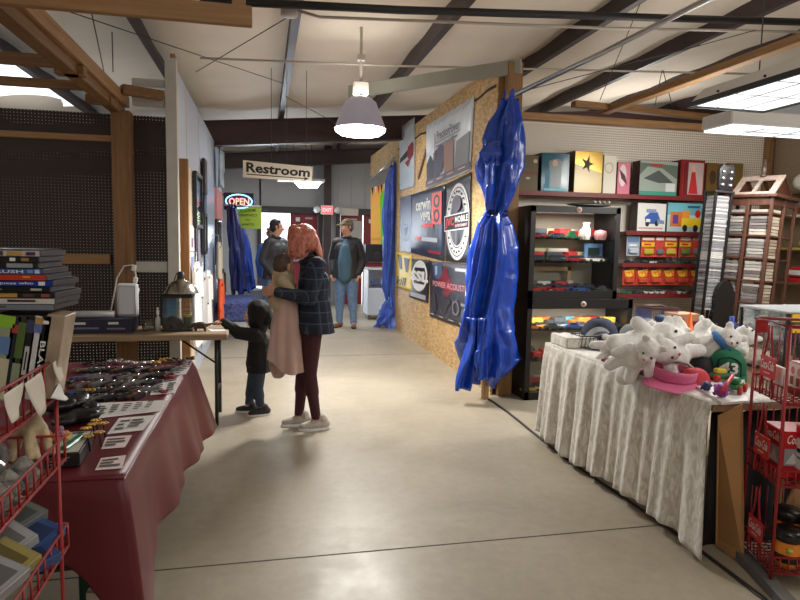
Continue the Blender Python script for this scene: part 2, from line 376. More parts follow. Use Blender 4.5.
struct('ground', MB().box((1.5, 20, -.12), (40, 12, .1), col(200, 200, 196, .9)))
# skylight in the left roof slope
mb = MB(); a, c = -3.45, -2.45
mb.add([(a, 6.0, zc(a)-.08), (c, 6.0, zc(c)-.08), (c, 9.2, zc(c)-.08), (a, 9.2, zc(a)-.08)], [(0, 1, 2, 3)], mat('skylight_panel', (.8, .9, 1), .5, emit=1.3)); struct('window_1', mb)
# ---- left stall: brown pegboard wall, timber framing
pegd = pegmat('brown_pegboard', P(52, 37, 31), (0, 0, 0), see=True, rad=.0040)
struct('wall_left_stall', MB().box((-2.95, 5.6, 1.24), (4.5, .006, 2.48), pegd))
tim = lambda ax: wood('stud_timber_'+ax, P(134, 98, 62), ax); timl = lambda ax: wood('pine_timber_'+ax, P(160, 122, 82), ax, amt=.2)
wpt = mat('white_paint_timber', P(196, 194, 188), .6, noise=.06, nscale=9)
def stick(name, m, p0, p1, wd, ht, b=.004):
    mb = MB(); p0 = V(p0); p1 = V(p1); z = p1-p0; x, y = frame(z); mb.box((p0+p1)/2, (wd, ht, z.length), m, Mx((x, y, z.normalized())).transposed(), b); return struct(name, mb)
struct('post', MB().box((-1.125, 5.52, 1.245), (.145, .14, 2.49), tim('Z'), b=.004))
stick('timber_rail', timl('X'), (-4.6, 5.57, 2.275), (-1.2, 5.57, 2.275), .04, .05)
stick('timber_rail', timl('X'), (-1.72, 5.57, 1.29), (-1.25, 5.57, 1.29), .04, .085)
stick('timber_rail', wpt, (-1.05, 5.57, 1.23), (-.8, 5.57, 1.23), .04, .09)
stick('timber_rail', wpt, (-1.05, 5.57, 2.74), (-.8, 5.57, 2.74), .05, .06)
stick('timber_rail', wpt, (-1.05, 5.57, 2.6), (-.8, 5.57, 2.6), .05, .1)
stick('top_plate', tim('Y'), (-1.16, 1.9, 2.54), (-1.16, 5.6, 2.54), .09, .14)
stick('top_plate', timl('Y'), (-1.098, 3.3, 2.58), (-1.098, 5.6, 2.58), .035, .09)
stick('joist', tim('X'), (-4.6, 4.27, 2.54), (-1.2, 4.27, 2.54), .045, .07); stick('joist', tim('X'), (-4.6, 4.9, 2.54), (-1.2, 4.9, 2.54), .045, .06)
stick('joist', tim('X'), (-1.25, 4.3, 2.5), (-1.08, 4.3, 2.5), .09, .06); stick('joist', tim('X'), (-1.28, 5.1, 2.49), (-1.1, 5.1, 2.49), .09, .06)
stick('joist', tim('X'), (-1.08, 5.3, 2.62), (-.8, 5.45, 2.62), .09, .07)
stick('header_beam', timl('X'), (-3.4, 3.0, 2.49), (-.05, 3.0, 2.49), .04, .088)
stick('header_beam', timl('X'), (-.11, 3.04, 2.49), (-.11, 3.04, 2.75), .04, .06)
# ---- left aisle wall of white panels
struct('post', MB().box((-.745, 5.56, 1.47), (.09, .09, 2.94), wpt, b=.003))
struct('post', MB().box((-.74, 5.66, 1.5), (.04, .1, 3.0), timl('Z')))
struct('post', MB().box((-.685, 5.75, 1.08), (.085, .07, 2.16), timl('Z')))
pan = mat('white_panel', P(184, 194, 212), .5)
struct('wall_left_aisle', MB().box((-.74, 8.6, 1.46), (.02, 5.8, 2.92), pan))
struct('wall_board', MB().box((-.722, 6.3, 1.1), (.012, 1.0, 2.14), col(214, 200, 178, .7)))
mb = MB()
for y in (6.4, 7.6, 8.8, 10, 11.2): mb.box((-.74+.011, y, 1.46), (.004, .02, 2.9), wpt)
struct('trim_4', mb)
# ---- right aisle wall of oriented strand board
def osbmat():
    m = mat('strand_board', P(196, 160, 108), .65); nt = m.node_tree; b = nt.nodes['Principled BSDF']; tc = nt.nodes.new('ShaderNodeTexCoord')
    v = nt.nodes.new('ShaderNodeTexVoronoi'); v.inputs['Scale'].default_value = 26; mp = nt.nodes.new('ShaderNodeMapping'); mp.inputs['Scale'].default_value = (1, .6, 1.5); mp.inputs['Rotation'].default_value = (.6, 0, 0)
    n = nt.nodes.new('ShaderNodeTexNoise'); n.inputs['Scale'].default_value = 1.2; r = nt.nodes.new('ShaderNodeValToRGB'); e = r.color_ramp.elements
    e[0].color = P(176, 138, 86)+(1,); e[1].color = P(224, 192, 140)+(1,); e[0].position = .15; e[1].position = .85
    nt.links.new(tc.outputs['Object'], mp.inputs[0]); nt.links.new(mp.outputs[0], v.inputs['Vector']); nt.links.new(tc.outputs['Object'], n.inputs['Vector'])
    sp = nt.nodes.new('ShaderNodeSeparateColor'); nt.links.new(v.outputs['Color'], sp.inputs[0])
    s_ = mathnode(nt, 'ADD', mathnode(nt, 'MULTIPLY', sp.outputs[0], .55), mathnode(nt, 'MULTIPLY', n.outputs['Fac'], .45))
    nt.links.new(s_, r.inputs['Fac']); nt.links.new(r.outputs['Color'], b.inputs['Base Color']); return m
osb = osbmat(); XO = 2.17
mb = MB()
for a, c in ((5.72, 6.93), (6.94, 8.15), (8.16, 9.37), (9.38, 10.45)): mb.box((XO+.006, (a+c)/2, 1.595), (.012, c-a, 3.19), osb)
mb.box((XO+.006, 11.7, 3.0), (.012, 2.48, .42), osb)
struct('wall_right_aisle', mb)
mb = MB(); st = timl('Z')
for y in (5.75, 6.93, 8.15, 9.37, 10.42): mb.box((XO+.06, y, 1.57), (.09, .04, 3.14), st)
mb.box((XO+.06, 8.1, 3.16), (.09, 4.7, .04), st); struct('wall_framing', mb)
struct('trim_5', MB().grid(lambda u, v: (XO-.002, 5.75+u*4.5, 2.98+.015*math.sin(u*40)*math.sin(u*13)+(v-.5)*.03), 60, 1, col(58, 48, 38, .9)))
struct('post', MB().box((XO+.12, 5.62, 1.58), (.14, .1, 3.16), tim('Z'), b=.004))
stick('header_beam', col(150, 150, 138, .6), (XO+.16, 5.55, 3.12), (.87, 6.62, 3.02), .04, .13)
struct('wall_stub', MB().box((XO+.0, 5.68, 1.35), (.02, .1, 2.7), osb))
# ---- right stall: white pegboard, beams on top
pegw = pegmat('white_pegboard', P(232, 224, 210), P(88, 76, 64), rad=.006); pegs = pegmat('tan_pegboard', P(150, 132, 108), P(70, 60, 50), u='Y', rad=.0045)
YP = 6.2
struct('wall_right_stall', MB().box((4.0, YP, 1.38), (3.4, .008, 2.76), pegw))
struct('wall_right_side', MB().box((5.7, 4.2, 1.38), (.01, 4.0, 2.76), pegs))
stick('top_plate', timl('X'), (XO+.1, YP-.03, 2.8), (5.7, YP-.03, 2.8), .09, .07); stick('top_plate', tim('X'), (3.1, YP-.2, 2.92), (5.6, YP+.1, 2.93), .09, .06)
stick('top_plate', timl('Y'), (3.55, 6.15, 2.9), (3.55, 3.5, 2.9), .09, .06)
stick('top_plate', tim('Y'), (5.65, 6.15, 2.8), (5.65, 2.2, 2.8), .09, .09); struct('post', MB().box((5.62, 6.14, 1.38), (.05, .09, 2.76), tim('Z')))
# ---- pipes, conduits and wires under the roof
def run(name, pts, r, m): return struct(name, MB().tube(pts, r, m, 8))
black = col(34, 32, 34, .5); galv = col(170, 170, 172, .35, metal=.8); cond = col(186, 178, 166, .5)
run('pipe', [at(200, 0, Y=4.6), at(400, 10, Y=4.6), at(600, 16, Y=4.6), at(830, 23, Y=4.6)], .03, black)
run('conduit', [at(292, 9, Y=4.8), at(320, 17, Y=4.8), at(600, 28, Y=4.8), at(800, 32, Y=4.8)], .012, cond)
run('conduit', [at(200, 58, Y=6.3), at(400, 66, Y=6.3), at(620, 71, Y=6.3), at(800, 75, Y=6.3)], .011, cond)
run('pipe', [(2.22, 5.55, 2.83), at(600, 54, Y=4.6), at(706, 0, Y=3.8), at(760, -28, Y=3.4)], .022, galv)
struct('outlet_box', MB().lathe([(0, -.03), (.06, -.03), (.06, .02), (0, .02)], at(289, 12, Y=4.75), cond, 14))
wire = col(70, 66, 62, .6)
for a, c in (((70, 12, 4.6), (285, 84, 7.6)), ((196, 72, 6.5), (300, 10, 4.8)), ((285, 96, 7.2), (345, 128, 7.6)), ((90, 5, 4.0), (104, 72, 5.3)), ((112, 32, 5), (113, 72, 5.2)), ((640, 4, 4.6), (600, 100, 5.6)), ((756, 30, 4.7), (640, 62, 6.0)), ((662, 70, 6.0), (655, 105, 5.8)), ((663, 70, 6.0), (672, 105, 5.8)), ((520, 92, 6), (700, 45, 5.6))):
    run('wire', [at(a[0], a[1], Y=a[2]), at(c[0], c[1], Y=c[2])], .004, wire)
# =============== LAMPS ===============
def hv(m, s): return m
lensm = mat('lamp_lens', (1, .98, .94), .4, emit=9); lensw = mat('prism_lens', (.86, .95, 1), .4, emit=1.25)
T = Thing('high_bay_lamp', 'round grey bell-shaped hall lamp glowing white, hanging over the aisle', 'lamp', (.9, 6.0, 2.5))
T.part('lamp_shade', MB().lathe([(.245, 2.545), (.225, 2.60), (.2, 2.66), (.15, 2.79), (.10, 2.83), (.06, 2.84), (.06, 2.83), (.095, 2.82), (.143, 2.785), (.192, 2.66), (.218, 2.60), (.238, 2.545)], (.9, 6, 0), mat('acrylic_shade', P(176, 172, 190), .35, spec=.4, emit=.12), 32))
T.part('lens', MB().lathe([(.243, 2.545), (.235, 2.52), (.19, 2.488), (0, 2.485)], (.9, 6, 0), mat('highbay_lens', (1, .98, .95), .4, emit=14), 32))
mb = MB().box((.9, 6, 2.92), (.14, .1, .12), cond, b=.01); mb.cyl((.9, 6, 2.84), (.9, 6, 2.87), .05, cond); T.part('ballast_box', mb)
mb = MB().cyl((.9, 6, 2.98), (.9, 6, 3.5), .014, cond); mb.box((.9, 6, 3.2), (.07, .07, .05), cond); T.part('hanger_rod', mb)
l = bpy.data.lights.new('lamp_light', 'SPOT'); l.energy = 400; l.spot_size = math.radians(165); l.spot_blend = .6; l.shadow_soft_size = .2; l.color = (1, .96, .9)
o = bpy.data.objects.new('lamp_light', l); COL.objects.link(o); o.location = (.9, 6, 2.45)
l = bpy.data.lights.new('lamp_upglow', 'AREA'); l.shape = 'DISK'; l.size = .4; l.energy = 3; l.color = (1, .95, .88)
o = bpy.data.objects.new('lamp_upglow', l); COL.objects.link(o); o.location = (.9, 6, 2.86); o.rotation_euler = (math.pi, 0, 0)
wf = mat('fixture_enamel', P(206, 204, 200), .4)
T = Thing('fluorescent_fixture', 'large square-edged white fluorescent fixture with dark lens rim, nearest on the right', 'ceiling light', (2.87, 2.9, 2.36), 'fluorescent fixtures of the right stall')
mb = MB(); x0, x1, y0, y1 = 2.60, 3.14, 2.25, 3.5
mb.prism([(x0, y1, 2.38), (x1, y1, 2.38), (x1-.08, y1-.02, 2.47), (x0+.08, y1-.02, 2.47)], (0, y0-y1, 0), wf); T.part('housing', mb)
mb = MB(); 
for a, c in (((x0, y0), (x0, y1)), ((x1, y0), (x1, y1)), ((x0, y0), (x1, y0)), ((x0, y1), (x1, y1))): mb.beam((*a, 2.37), (*c, 2.37), .02, .03, black)
T.part('lens_rim', mb)
mb = MB().box((2.87, 2.875, 2.368), (.52, 1.22, .006), lensw); 
for k in range(1, 4): mb.box((2.87, y0+k*.3, 2.364), (.52, .012, .003), wf)
for k in range(1, 3): mb.box((x0+k*.18, 2.875, 2.364), (.012, 1.22, .003), wf)
T.part('lens', mb)
for y in (2.5, 2.9, 3.25): T.part('latch', MB().ball((x0-.004, y, 2.4), .009, black, 1))
mb = MB(); mb.box((3.5, 3.3, 2.68), (.006, .2, .3), timl('Z'), .5); single('hanger_board', mb, 'plywood offcut hanging by a chain above the near fluorescent fixture', 'board')
struct('wire', MB().tube([(3.5, 3.3, 2.83), (3.5, 3.3, 3.7)], .005, wire))
T = Thing('fluorescent_fixture', 'long narrow wraparound fluorescent fixture, further back of the pair on the right', 'ceiling light', (3.76, 4.05, 2.3), 'fluorescent fixtures of the right stall')
x0, x1 = 3.26, 4.5
T.part('housing', MB().box(((x0+x1)/2, 4.08, 2.42), (x1-x0, .32, .1), wf, b=.01))
mb = MB(); mb.prism([(x0+.02, 3.93, 2.368), (x1-.02, 3.93, 2.368), (x1-.02, 4.23, 2.368), (x0+.02, 4.23, 2.368)], (0, 0, -.012), lensw)
for k in range(1, 4): mb.box((x0+k*.31, 4.08, 2.354), (.02, .28, .006), wf)
mb.box(((x0+x1)/2, 4.08, 2.354), (x1-x0-.04, .02, .006), wf); T.part('lens', mb)
struct('wire', MB().tube([(3.6, 4.08, 2.47), (3.6, 4.08, 3.75)], .005, wire))
T = Thing('fluorescent_fixture', 'small glowing fluorescent fixture hanging far away just below the restroom sign', 'ceiling light', (.69, 10.9, 2.36))
T.part('lens', MB().prism([(.52, 10.8, 2.45), (.97, 10.8, 2.45), (.9, 10.8, 2.36), (.6, 10.8, 2.36)], (0, .24, 0), lensm))
T.part('housing', MB().box((.62, 10.92, 2.48), (.8, .26, .05), wf, b=.01))
mb = MB(); 
for x in (.5, .8): mb.cyl((x, 10.92, 2.5), (x, 10.92, 3.4), .006, wire, 6)
T.part('hanger_rod', mb)
# =============== SIGNS IN THE AISLE ===============
def panel(mb, tl, tr, br, bl, toward, m, th=.004):
    A = Art(mb, tl, tr, br, bl, toward); mb.prism([V(tl), V(tr), V(br), V(bl)], -A.n*th, m); return A
ink = col(24, 22, 24, .6); white = col(228, 228, 226, .5); red = col(196, 32, 36, .45); yel = col(232, 200, 44, .5)
Y = 7.0; cr = at(243, 160, Y=Y), at(313, 167, Y=Y-.02), at(311.5, 182, Y=Y-.02), at(243, 177, Y=Y)
T = Thing('restroom_sign', 'cream hanging sign reading Restroom with a long black arrow', 'sign', cr[3])
mb = MB(); A = panel(mb, *cr, (0, -1, 0), col(214, 206, 188, .6), .012); A.text('Restroom', .045, .1, .965, .7, ink, bold=.03); T.part('board', mb)
mb = MB(); A = Art(mb, *cr, (0, -1, 0)); A.rect(.05, .78, .90, .84, ink); A.poly([(.89, .7), (.96, .81), (.89, .92)], ink); T.part('arrow', mb)
mb = MB(); 
for u in (.4, .62, .9): p = A.p(u, 0); mb.cyl(p, (p.x, p.y, 3.3), .003, wire, 5)
T.part('hanging_wire', mb)
# OPEN neon
Y = 11.0; c = at(239, 201.5, Y=Y)
T = Thing('neon_sign', 'lit oval sign reading OPEN in red letters inside a blue ring', 'neon sign', (c.x, Y, c.z-.14))
mb = MB().box(c, (.5, .05, .29), col(28, 22, 34, .4), b=.01); A = Art(mb, c+V((-.25, -.03, .145)), c+V((.25, -.03, .145)), c+V((.25, -.03, -.145)), c+V((-.25, -.03, -.145)), (0, -1, 0)); A.disc(.5, .5, .42, .4, col(96, 30, 60, .4)); T.part('backing', mb)
mb = MB().tube([c+V((.215*math.cos(t*.2618), -.045, .115*math.sin(t*.2618))) for t in range(24)], .011, mat('neon_blue', (.25, .6, 1), .4, emit=2.2), 8, closed=True); T.part('ring_tube', mb)
mb = MB(); A = Art(mb, c+V((-.25, -.036, .145)), c+V((.25, -.036, .145)), c+V((.25, -.036, -.145)), c+V((-.25, -.036, -.145)), (0, -1, 0)); A.text('OPEN', .17, .3, .84, .7, mat('neon_red', (1, .32, .25), .4, emit=1.9), bold=.02); T.part('lettering', mb)
c4 = at(234, 207, Y=10.97), at(261.5, 207, Y=10.97), at(261, 229, Y=10.97), at(235, 228, Y=10.97)
mb = MB(); A = panel(mb, *c4, (0, -1, 0), col(152, 178, 52, .7), .003)
for i, t in enumerate(('CUSTOM', 'GRAPHICS', 'by', 'JANETTE')): A.text(t, (.22, .16, .42, .26)[i], .1+i*.22, (.78, .84, .58, .74)[i], .22+i*.22, col(60, 80, 30, .7), bold=.01)
single('paper_sign', mb, 'bright green paper sign hanging below the lit OPEN sign', 'sign')
struct('sign_bracket', MB().box((-.5, 11.03, 2.2), (.5, .02, .02), black)); struct('sign_bracket', MB().box((-.2, 11.0, 1.97), (.6, .008, .02), black))
# exit sign and far odds
c = at(327, 210, Y=13.68)
T = Thing('exit_sign', 'small lit red EXIT sign with two lamp heads on the far wall', 'exit sign', (c.x, 13.68, c.z-.1))
mb = MB().box(c, (.27, .06, .2), white, b=.008); A = Art(mb, c+V((-.12, -.031, .08)), c+V((.12, -.031, .08)), c+V((.12, -.031, -.08)), c+V((-.12, -.031, -.08)), (0, -1, 0)); A.rect(0, 0, 1, 1, mat('exit_glow', (1, .12, .14), .4, emit=1.0)); A.text('EXIT', .1, .25, .9, .75, mat('exit_letters', (1, .5, .5), .4, emit=1.2), bold=.02); T.part('sign_box', mb)
for s in (-1, 1): T.part('lamp_head', MB().lathe([(.03, 0), (.07, .06), (.075, .1), (0, .11)], c+V((s*.19, .02, 0)), white, 14, (s*.4, -1, 0)))
p = at(349, 212, Y=13.9); single('poster', MB().box(p, (.42, .01, .16), col(196, 192, 180)), 'cream notice above the right red doors at the far end', 'poster')
p = at(344, 232, Y=13.9); single('poster', MB().box((2.0, 13.94, 1.7), (.3, .01, .4), col(170, 165, 160)), 'grey notice taped on the far red door beside the man in the cap', 'poster')
# =============== BANNERS ON THE STRAND BOARD WALL ===============
XB = XO-.004; TW = (-1, 0, 0)
def ban(cs): return [at(px, py, X=XB) for px, py in cs]
def single_banner(cs, base, label, draw, name='banner', X=XB):
    q = [at(px, py, X=X) for px, py in cs]; mb = MB()
    # rippled vinyl sheet
    A0 = Art(MB(), *q, TW); ph = rnd.random()*6
    mb.grid(lambda u, v: A0.p(u, v)+A0.n*(.004+.003*math.sin(u*11+ph)*math.sin(v*5+ph)), 18, 10, base, .003)
    A = Art(mb, *[p+A0.n*.0105 for p in q], TW); draw(A); 
    return single(name, mb, label, 'banner')
sky = mat('banner_sky', P(216, 226, 236), .35, noise=.12, nscale=3); slate = col(84, 82, 96, .5); skin_ = P(206, 158, 132)
def d1_(A):
    lb = col(226, 232, 238, .4)
    for k in range(7): A.poly([(0, .35+k*.02), (-.0+.05+k*.14, 0.0), (.09+k*.14, 0), (.03, .36+k*.02)], lb)
    dark_ = col(58, 60, 74, .5); A.poly([(.02, .62), (.12, .5), (.2, .62), (.22, .93), (.02, .95)], dark_); A.poly([(.2, .5), (.38, .42), (.5, .5), (.42, .85), (.22, .9)], col(74, 72, 92, .5))
    A.poly([(.46, .45), (.66, .38), (.68, .88), (.46, .9)], col(150, 112, 96, .5)); A.poly([(.72, .5), (.97, .45), (.97, .88), (.7, .88)], col(120, 120, 126, .5))
    A.rect(.0, .88, 1, .98, slate)
    for k in range(4): A.rect(.06+k*.24, .915, .2+k*.24, .935, col(214, 170, 160))
    A.text('PrecisionPower', .3, .2, .78, .34, col(96, 84, 92, .5), bold=.01); A.rect(.27, .36, .8, .372, col(110, 96, 100)); A.rect(.28, .41, .74, .435, col(120, 120, 130)); A.rect(.24, .22, .255, .6, col(170, 110, 100))
single_banner([(427, 126), (475, 96), (471, 170), (427, 189)], sky, 'big pale sky-coloured banner with dark peaks, uppermost on the board wall', d1_)
def d7_(A):
    A.poly([(.05, .5), (.6, .42), (.95, .36), (.95, .5), (.6, .52), (.05, .57)], col(28, 26, 30)); A.poly([(.6, .38), (.9, .34), (.96, .54), (.7, .6), (.55, .5)], col(140, 26, 32)); A.poly([(.4, .6), (.8, .55), (.6, .68)], col(140, 26, 32)); A.rect(.05, .7, .95, .98, col(186, 202, 214, .4))
single_banner([(400, 128), (415, 117), (415, 186), (400, 191)], col(206, 210, 216, .4), 'narrow pale banner with a red and black crest at the far top of the wall', d7_)
def d2_(A):
    A.rect(.0, .0, .3, 1, col(62, 72, 98, .35)); A.ring(.16, .58, .12, .24, .86, col(112, 128, 160)); A.poly([(.1, .5), (.22, .5), (.21, .66), (.16, .74), (.11, .66)], col(98, 112, 146)); A.rect(.12, .53, .2, .56, col(170, 180, 200))
    A.text('cerwin', .42, .12, .74, .3, white, bold=.03); A.text('vega', .52, .33, .74, .52, white, bold=.03)
    rd = col(232, 66, 44, .4); A.rect(.77, .08, .95, .52, rd); A.ring(.86, .2, .055, .09, .6, col(60, 70, 98)); A.ring(.86, .4, .055, .09, .6, col(60, 70, 98)); A.rect(.57, .51, .8, .56, rd)
    A.rect(.42, .71, .54, .77, rd); A.rect(.56, .71, .88, .77, col(200, 206, 220)); A.rect(.7, .89, .95, .93, col(150, 40, 56))
single_banner([(401, 198), (446, 184), (445, 261), (401, 250)], mat('banner_navy', P(46, 56, 82), .32, noise=.3, nscale=7), 'wide navy blue vinyl banner with white lettering and an orange block', d2_)
def d3_(A):
    wt = col(222, 222, 224, .4); A.ring(.5, .52, .47, .46, .62, wt); A.ring(.5, .52, .43, .42, .97, ink); A.ring(.5, .52, .32, .315, .96, ink)
    for k in range(24):
        a = k*math.pi/12
        if abs(math.sin(a)) > .35: u, v = .5+.37*math.cos(a), .52+.365*math.sin(a); A.poly([(u-.03, v-.012), (u+.03, v-.012), (u+.03, v+.012), (u-.03, v+.012)], ink)
    A.disc(.5, .3, .18, .1, col(96, 90, 104)); A.rect(.48, .6, .52, .8, col(120, 120, 124))
    A.rect(.0, .42, 1, .62, wt); A.rect(.02, .435, .98, .605, ink); A.text('JVC', .06, .455, .42, .585, col(214, 44, 52), bold=.04); A.text('MOBILE', .46, .455, .96, .53, wt, bold=.03); A.rect(.46, .545, .96, .59, col(100, 26, 30)); A.text('ENTERTAINMENT', .48, .552, .94, .583, wt)
single_banner([(447, 184), (472, 172), (471, 263), (446, 261)], mat('banner_black', P(34, 33, 38), .35, noise=.2, nscale=6), 'tall black banner with a big white ring emblem', d3_)
def d4_(A):
    A.poly([(.15, .05), (.4, .05), (.45, .45), (.3, .45)], col(52, 54, 70)); A.poly([(.55, .1), (.9, .12), (.8, .5), (.68, .5)], col(52, 54, 70)); A.text('kill', .08, .66, .72, .9, col(40, 40, 48), shear=.3, bold=.02)
single_banner([(396, 252), (412, 255), (412, 292), (396, 287)], yel, 'small bright yellow banner with dark letter shapes, low on the wall', d4_)
def d5_(A):
    A.ring(.5, .4, .42, .38, .82, white); A.rect(.25, .08, .75, .2, white); A.rect(.25, .6, .75, .72, white); A.text('SSL', .02, .28, .98, .54, white, bold=.06); A.rect(.1, .84, .9, .95, col(170, 170, 174))
single_banner([(412.5, 259), (430.5, 260), (428.5, 303), (409.5, 297)], col(30, 30, 36, .4), 'small black banner with a round white logo beside the yellow one', d5_)
def d6_(A):
    A.poly([(.42, .05), (.6, .35), (.75, .42), (.55, .5), (.45, .7), (.38, .45), (.2, .4)], col(120, 28, 40, .4)); A.poly([(.1, .05), (.34, .02), (.36, .2), (.25, .32), (.12, .25)], col(66, 84, 116)); A.poly([(.15, .08), (.22, .08), (.22, .22), (.17, .24)], col(150, 176, 204)); A.rect(.68, .08, .98, .13, col(190, 190, 196))
    A.text('POWER ACOUSTIK', .1, .34, .99, .44, col(214, 150, 160), bold=.015)
    for q in ([(.02, .75), (.16, .55), (.22, .85), (.1, .95)], [(.28, .78), (.42, .55), (.58, .62), (.42, .9)]): A.poly(q, col(78, 76, 86)); A.poly([(u*.94+.02, v*.96+.02) for u, v in q], col(50, 48, 58))
    A.ring(.7, .72, .08, .12, .7, col(110, 108, 118)); A.rect(.82, .62, .98, .66, col(140, 138, 146)); A.rect(.83, .72, .97, .84, col(96, 94, 104))
    for k in range(4): A.rect(.04+k*.25, .93, .16+k*.25, .945, col(170, 170, 176))
single_banner([(431, 261), (471, 264), (471, 331), (430, 316)], mat('banner_charcoal', P(46, 42, 52), .35, noise=.2, nscale=6), 'charcoal banner with a red burst and pink lettering, lowest on the wall', d6_)
mb = MB(); mb.beam(at(418, 178, X=XB-.01), at(426, 150, X=XB-.01), .01, .06, col(120, 84, 70)); single('wood_batten', mb, 'short dark batten nailed at a slant beside the pale top banner', 'batten')
# =============== BLUE TARPAULINS ===============
tarpm = mat('blue_tarp', P(16, 66, 176), .28, noise=.25, nscale=13, bump=.55, spec=.6, coat=.2)
def tarp(prof, depth, m, seed, n=72, nz=90, twist=2.2, folds=(5, 9, 14), amp=(.32, .2, .11)):
    """gathered sheet: prof = list of (centre point, half width), top to bottom"""
    R_ = random.Random(seed); ph = [R_.random()*6 for _ in folds]
    def fn(u, v):
        t = v*(len(prof)-1); i = min(int(t), len(prof)-2); f = t-i; f = f*f*(3-2*f)
        c = prof[i][0]*(1-f)+prof[i+1][0]*f; hw = prof[i][1]*(1-f)+prof[i+1][1]*f
        a = u*2*math.pi; k = 1
        for n_, A_, p_ in zip(folds, amp, ph): k += A_*math.sin(n_*a+p_+twist*math.sin(v*4+p_)+v*3.0)
        k += .07*math.sin(v*23+3*a)*math.sin(5*a+v*6)
        dd = min(depth, hw*.9)
        return c + V((hw*math.cos(a)*k, dd*math.sin(a)*k, .03*math.sin(3*a+v*9)*(1 if 0 < v < 1 else 2)))
    return MB().grid(fn, n, nz, m)
def pr(rows, Y): return [(at((a+c)/2, y, Y=Y), (at(c, y, Y=Y)-at(a, y, Y=Y)).length/2*.86) for y, a, c in rows]
YT = 5.46
T = Thing('tarpaulin', 'large crinkled blue tarpaulin gathered and tied against the near end of the board wall', 'tarp', (2.1, YT, 0))
T.part('upper_gather', tarp(pr([(97, 503, 517), (108, 499, 519), (125, 490, 520), (145, 484, 520), (165, 480, 519), (185, 482, 516), (203, 485, 510), (214, 487, 504)], YT), .15, tarpm, 3, 72, 70))
T.part('lower_gather', tarp(pr([(214, 487, 504), (225, 480, 507), (250, 474, 511), (280, 471, 509), (310, 467, 505), (330, 464, 508), (345, 463, 515), (360, 466, 514), (372, 470, 506), (379, 474, 500)], YT), .17, tarpm, 5, 72, 80))
mb = MB().tube([V((2.115+.085*math.cos(t*.5236), YT+.085*math.sin(t*.5236), 1.765+.012*math.cos(t))) for t in range(12)], .012, col(20, 30, 70, .6), 6, closed=True); T.part('tie_cord', mb)
def flap(u, v):
    y = 318+v*72; a = 465-6*v+5*math.sin(v*5); c = 478-9*v*v; p = at(a+(c-a)*u, y, Y=YT-.1); return p+V((0, .05*math.sin(u*7+v*4), 0))
T.part('loose_flap', MB().grid(flap, 10, 26, tarpm, .003))
def flap2(u, v):
    p = at(478+u*9, 318+v*62, Y=YT-.19); return p+V((0, .02*math.sin(u*8+v*3), 0))
T.part('loose_flap', MB().grid(flap2, 8, 20, tarpm, .003))
mb = MB(); 
p = at(499, 125, Y=YT-.16); mb.grid(lambda u, v: at(502-u*24*(1-abs(v-.5)*1.2), 140+v*26, Y=YT-.12)+V((0, .02*math.sin(v*9), 0)), 8, 10, tarpm, .003); T.part('folded_corner', mb)
struct('post', MB().box((2.06, 5.5, .12), (.05, .07, .24), timl('Z')))
tarp2 = mat('blue_tarp_pale', P(66, 96, 190), .35, noise=.25, nscale=7, bump=.3)
T = Thing('tarpaulin', 'narrow pale blue tarpaulin tied back at the far end of the board wall', 'tarp', (2.05, 10.4, 0))
T.part('upper_gather', tarp(pr([(164, 391, 397), (185, 385, 397), (210, 383, 397), (235, 384, 396), (260, 383, 396), (285, 383, 395), (298, 386, 394)], 10.35), .12, tarp2, 11, 40, 50))
T.part('lower_gather', tarp(pr([(298, 386, 394), (306, 382, 396), (316, 378, 397), (326, 376, 398)], 10.3), .14, tarp2, 12, 40, 24))
struct('curtain_rod', MB().tube([(-.74, 10.6, at(232, 205, Y=10.6).z), (-.05, 10.9, at(238, 205, Y=10.6).z)], .015, galv))
struct('curtain_rod', MB().tube([at(366, 184, X=2.12), at(394, 158, X=2.08)], .02, galv))
# stall behind the far opening
mb = MB(); q = [V((2.75, 11.75, 2.9)), V((2.75, 11.4, 2.9))]
c4 = [at(371, 188, Y=11.7), at(396, 180, Y=11.7), at(396, 246, Y=11.7), at(371, 246, Y=11.7)]
A = panel(mb, *c4, (0, -1, 0), col(236, 178, 84, .5), .02); gr = col(96, 206, 40, .4)
A.poly([(.36, .2), (.5, .1), (.66, .2), (.66, .42), (.5, .5), (.52, .95), (.4, .99), (.38, .5)], gr); A.disc(.5, .28, .14, .17, gr); A.rect(0, .86, .99, .9, col(220, 160, 70))
for k in range(5): A.poly([(.02+k*.12, .0), (.1+k*.12, .0), (.07+k*.12, .14)], (ink, white, red, ink, white)[k])
single('painted_board', mb, 'orange painted board with a dripping green shape in the far stall', 'painting')
p = at(376, 253, Y=11.5); T = Thing('loudspeaker', 'black speaker box on top of the far white display case', 'speaker', (p.x, 11.5, p.z-.16))
T.part('cabinet', MB().box(p+V((.03, 0, 0)), (.5, .3, .33), black, b=.01)); 
for dx in (-.0, .18): T.part('speaker_cone', MB().lathe([(.085, 0), (.07, -.012), (.03, .012), (0, .004)], p+V((dx, -.155, -.02)), col(52, 50, 50, .4), 18, (0, -1, 0)))
T = Thing('display_case', 'low white glass display case in the far stall behind the pale blue tarp', 'display case', (2.2, 11.45, 0))
x0 = at(367.5, 300, Y=11.3).x; 
T.part('carcass', MB().box((x0+.5, 11.55, .34), (1.0, .5, .5), col(206, 214, 224), b=.005)); mb = MB().box((x0+.5, 11.55, .95), (1.0, .5, .03), white)
for dx in (0.01, .99): mb.box((x0+dx, 11.55, .77), (.02, .5, .36), white)
mb.box((x0+.5, 11.79, .77), (1.0, .01, .36), col(236, 242, 250)); T.part('top_frame', mb); T.part('glass_front', MB().box((x0+.5, 11.31, .77), (.96, .006, .36), glassmat('case_glass')))
for dx in (.05, .95): T.part('leg', MB().box((x0+dx, 11.55, .05), (.06, .4, .1), col(120, 110, 96)))
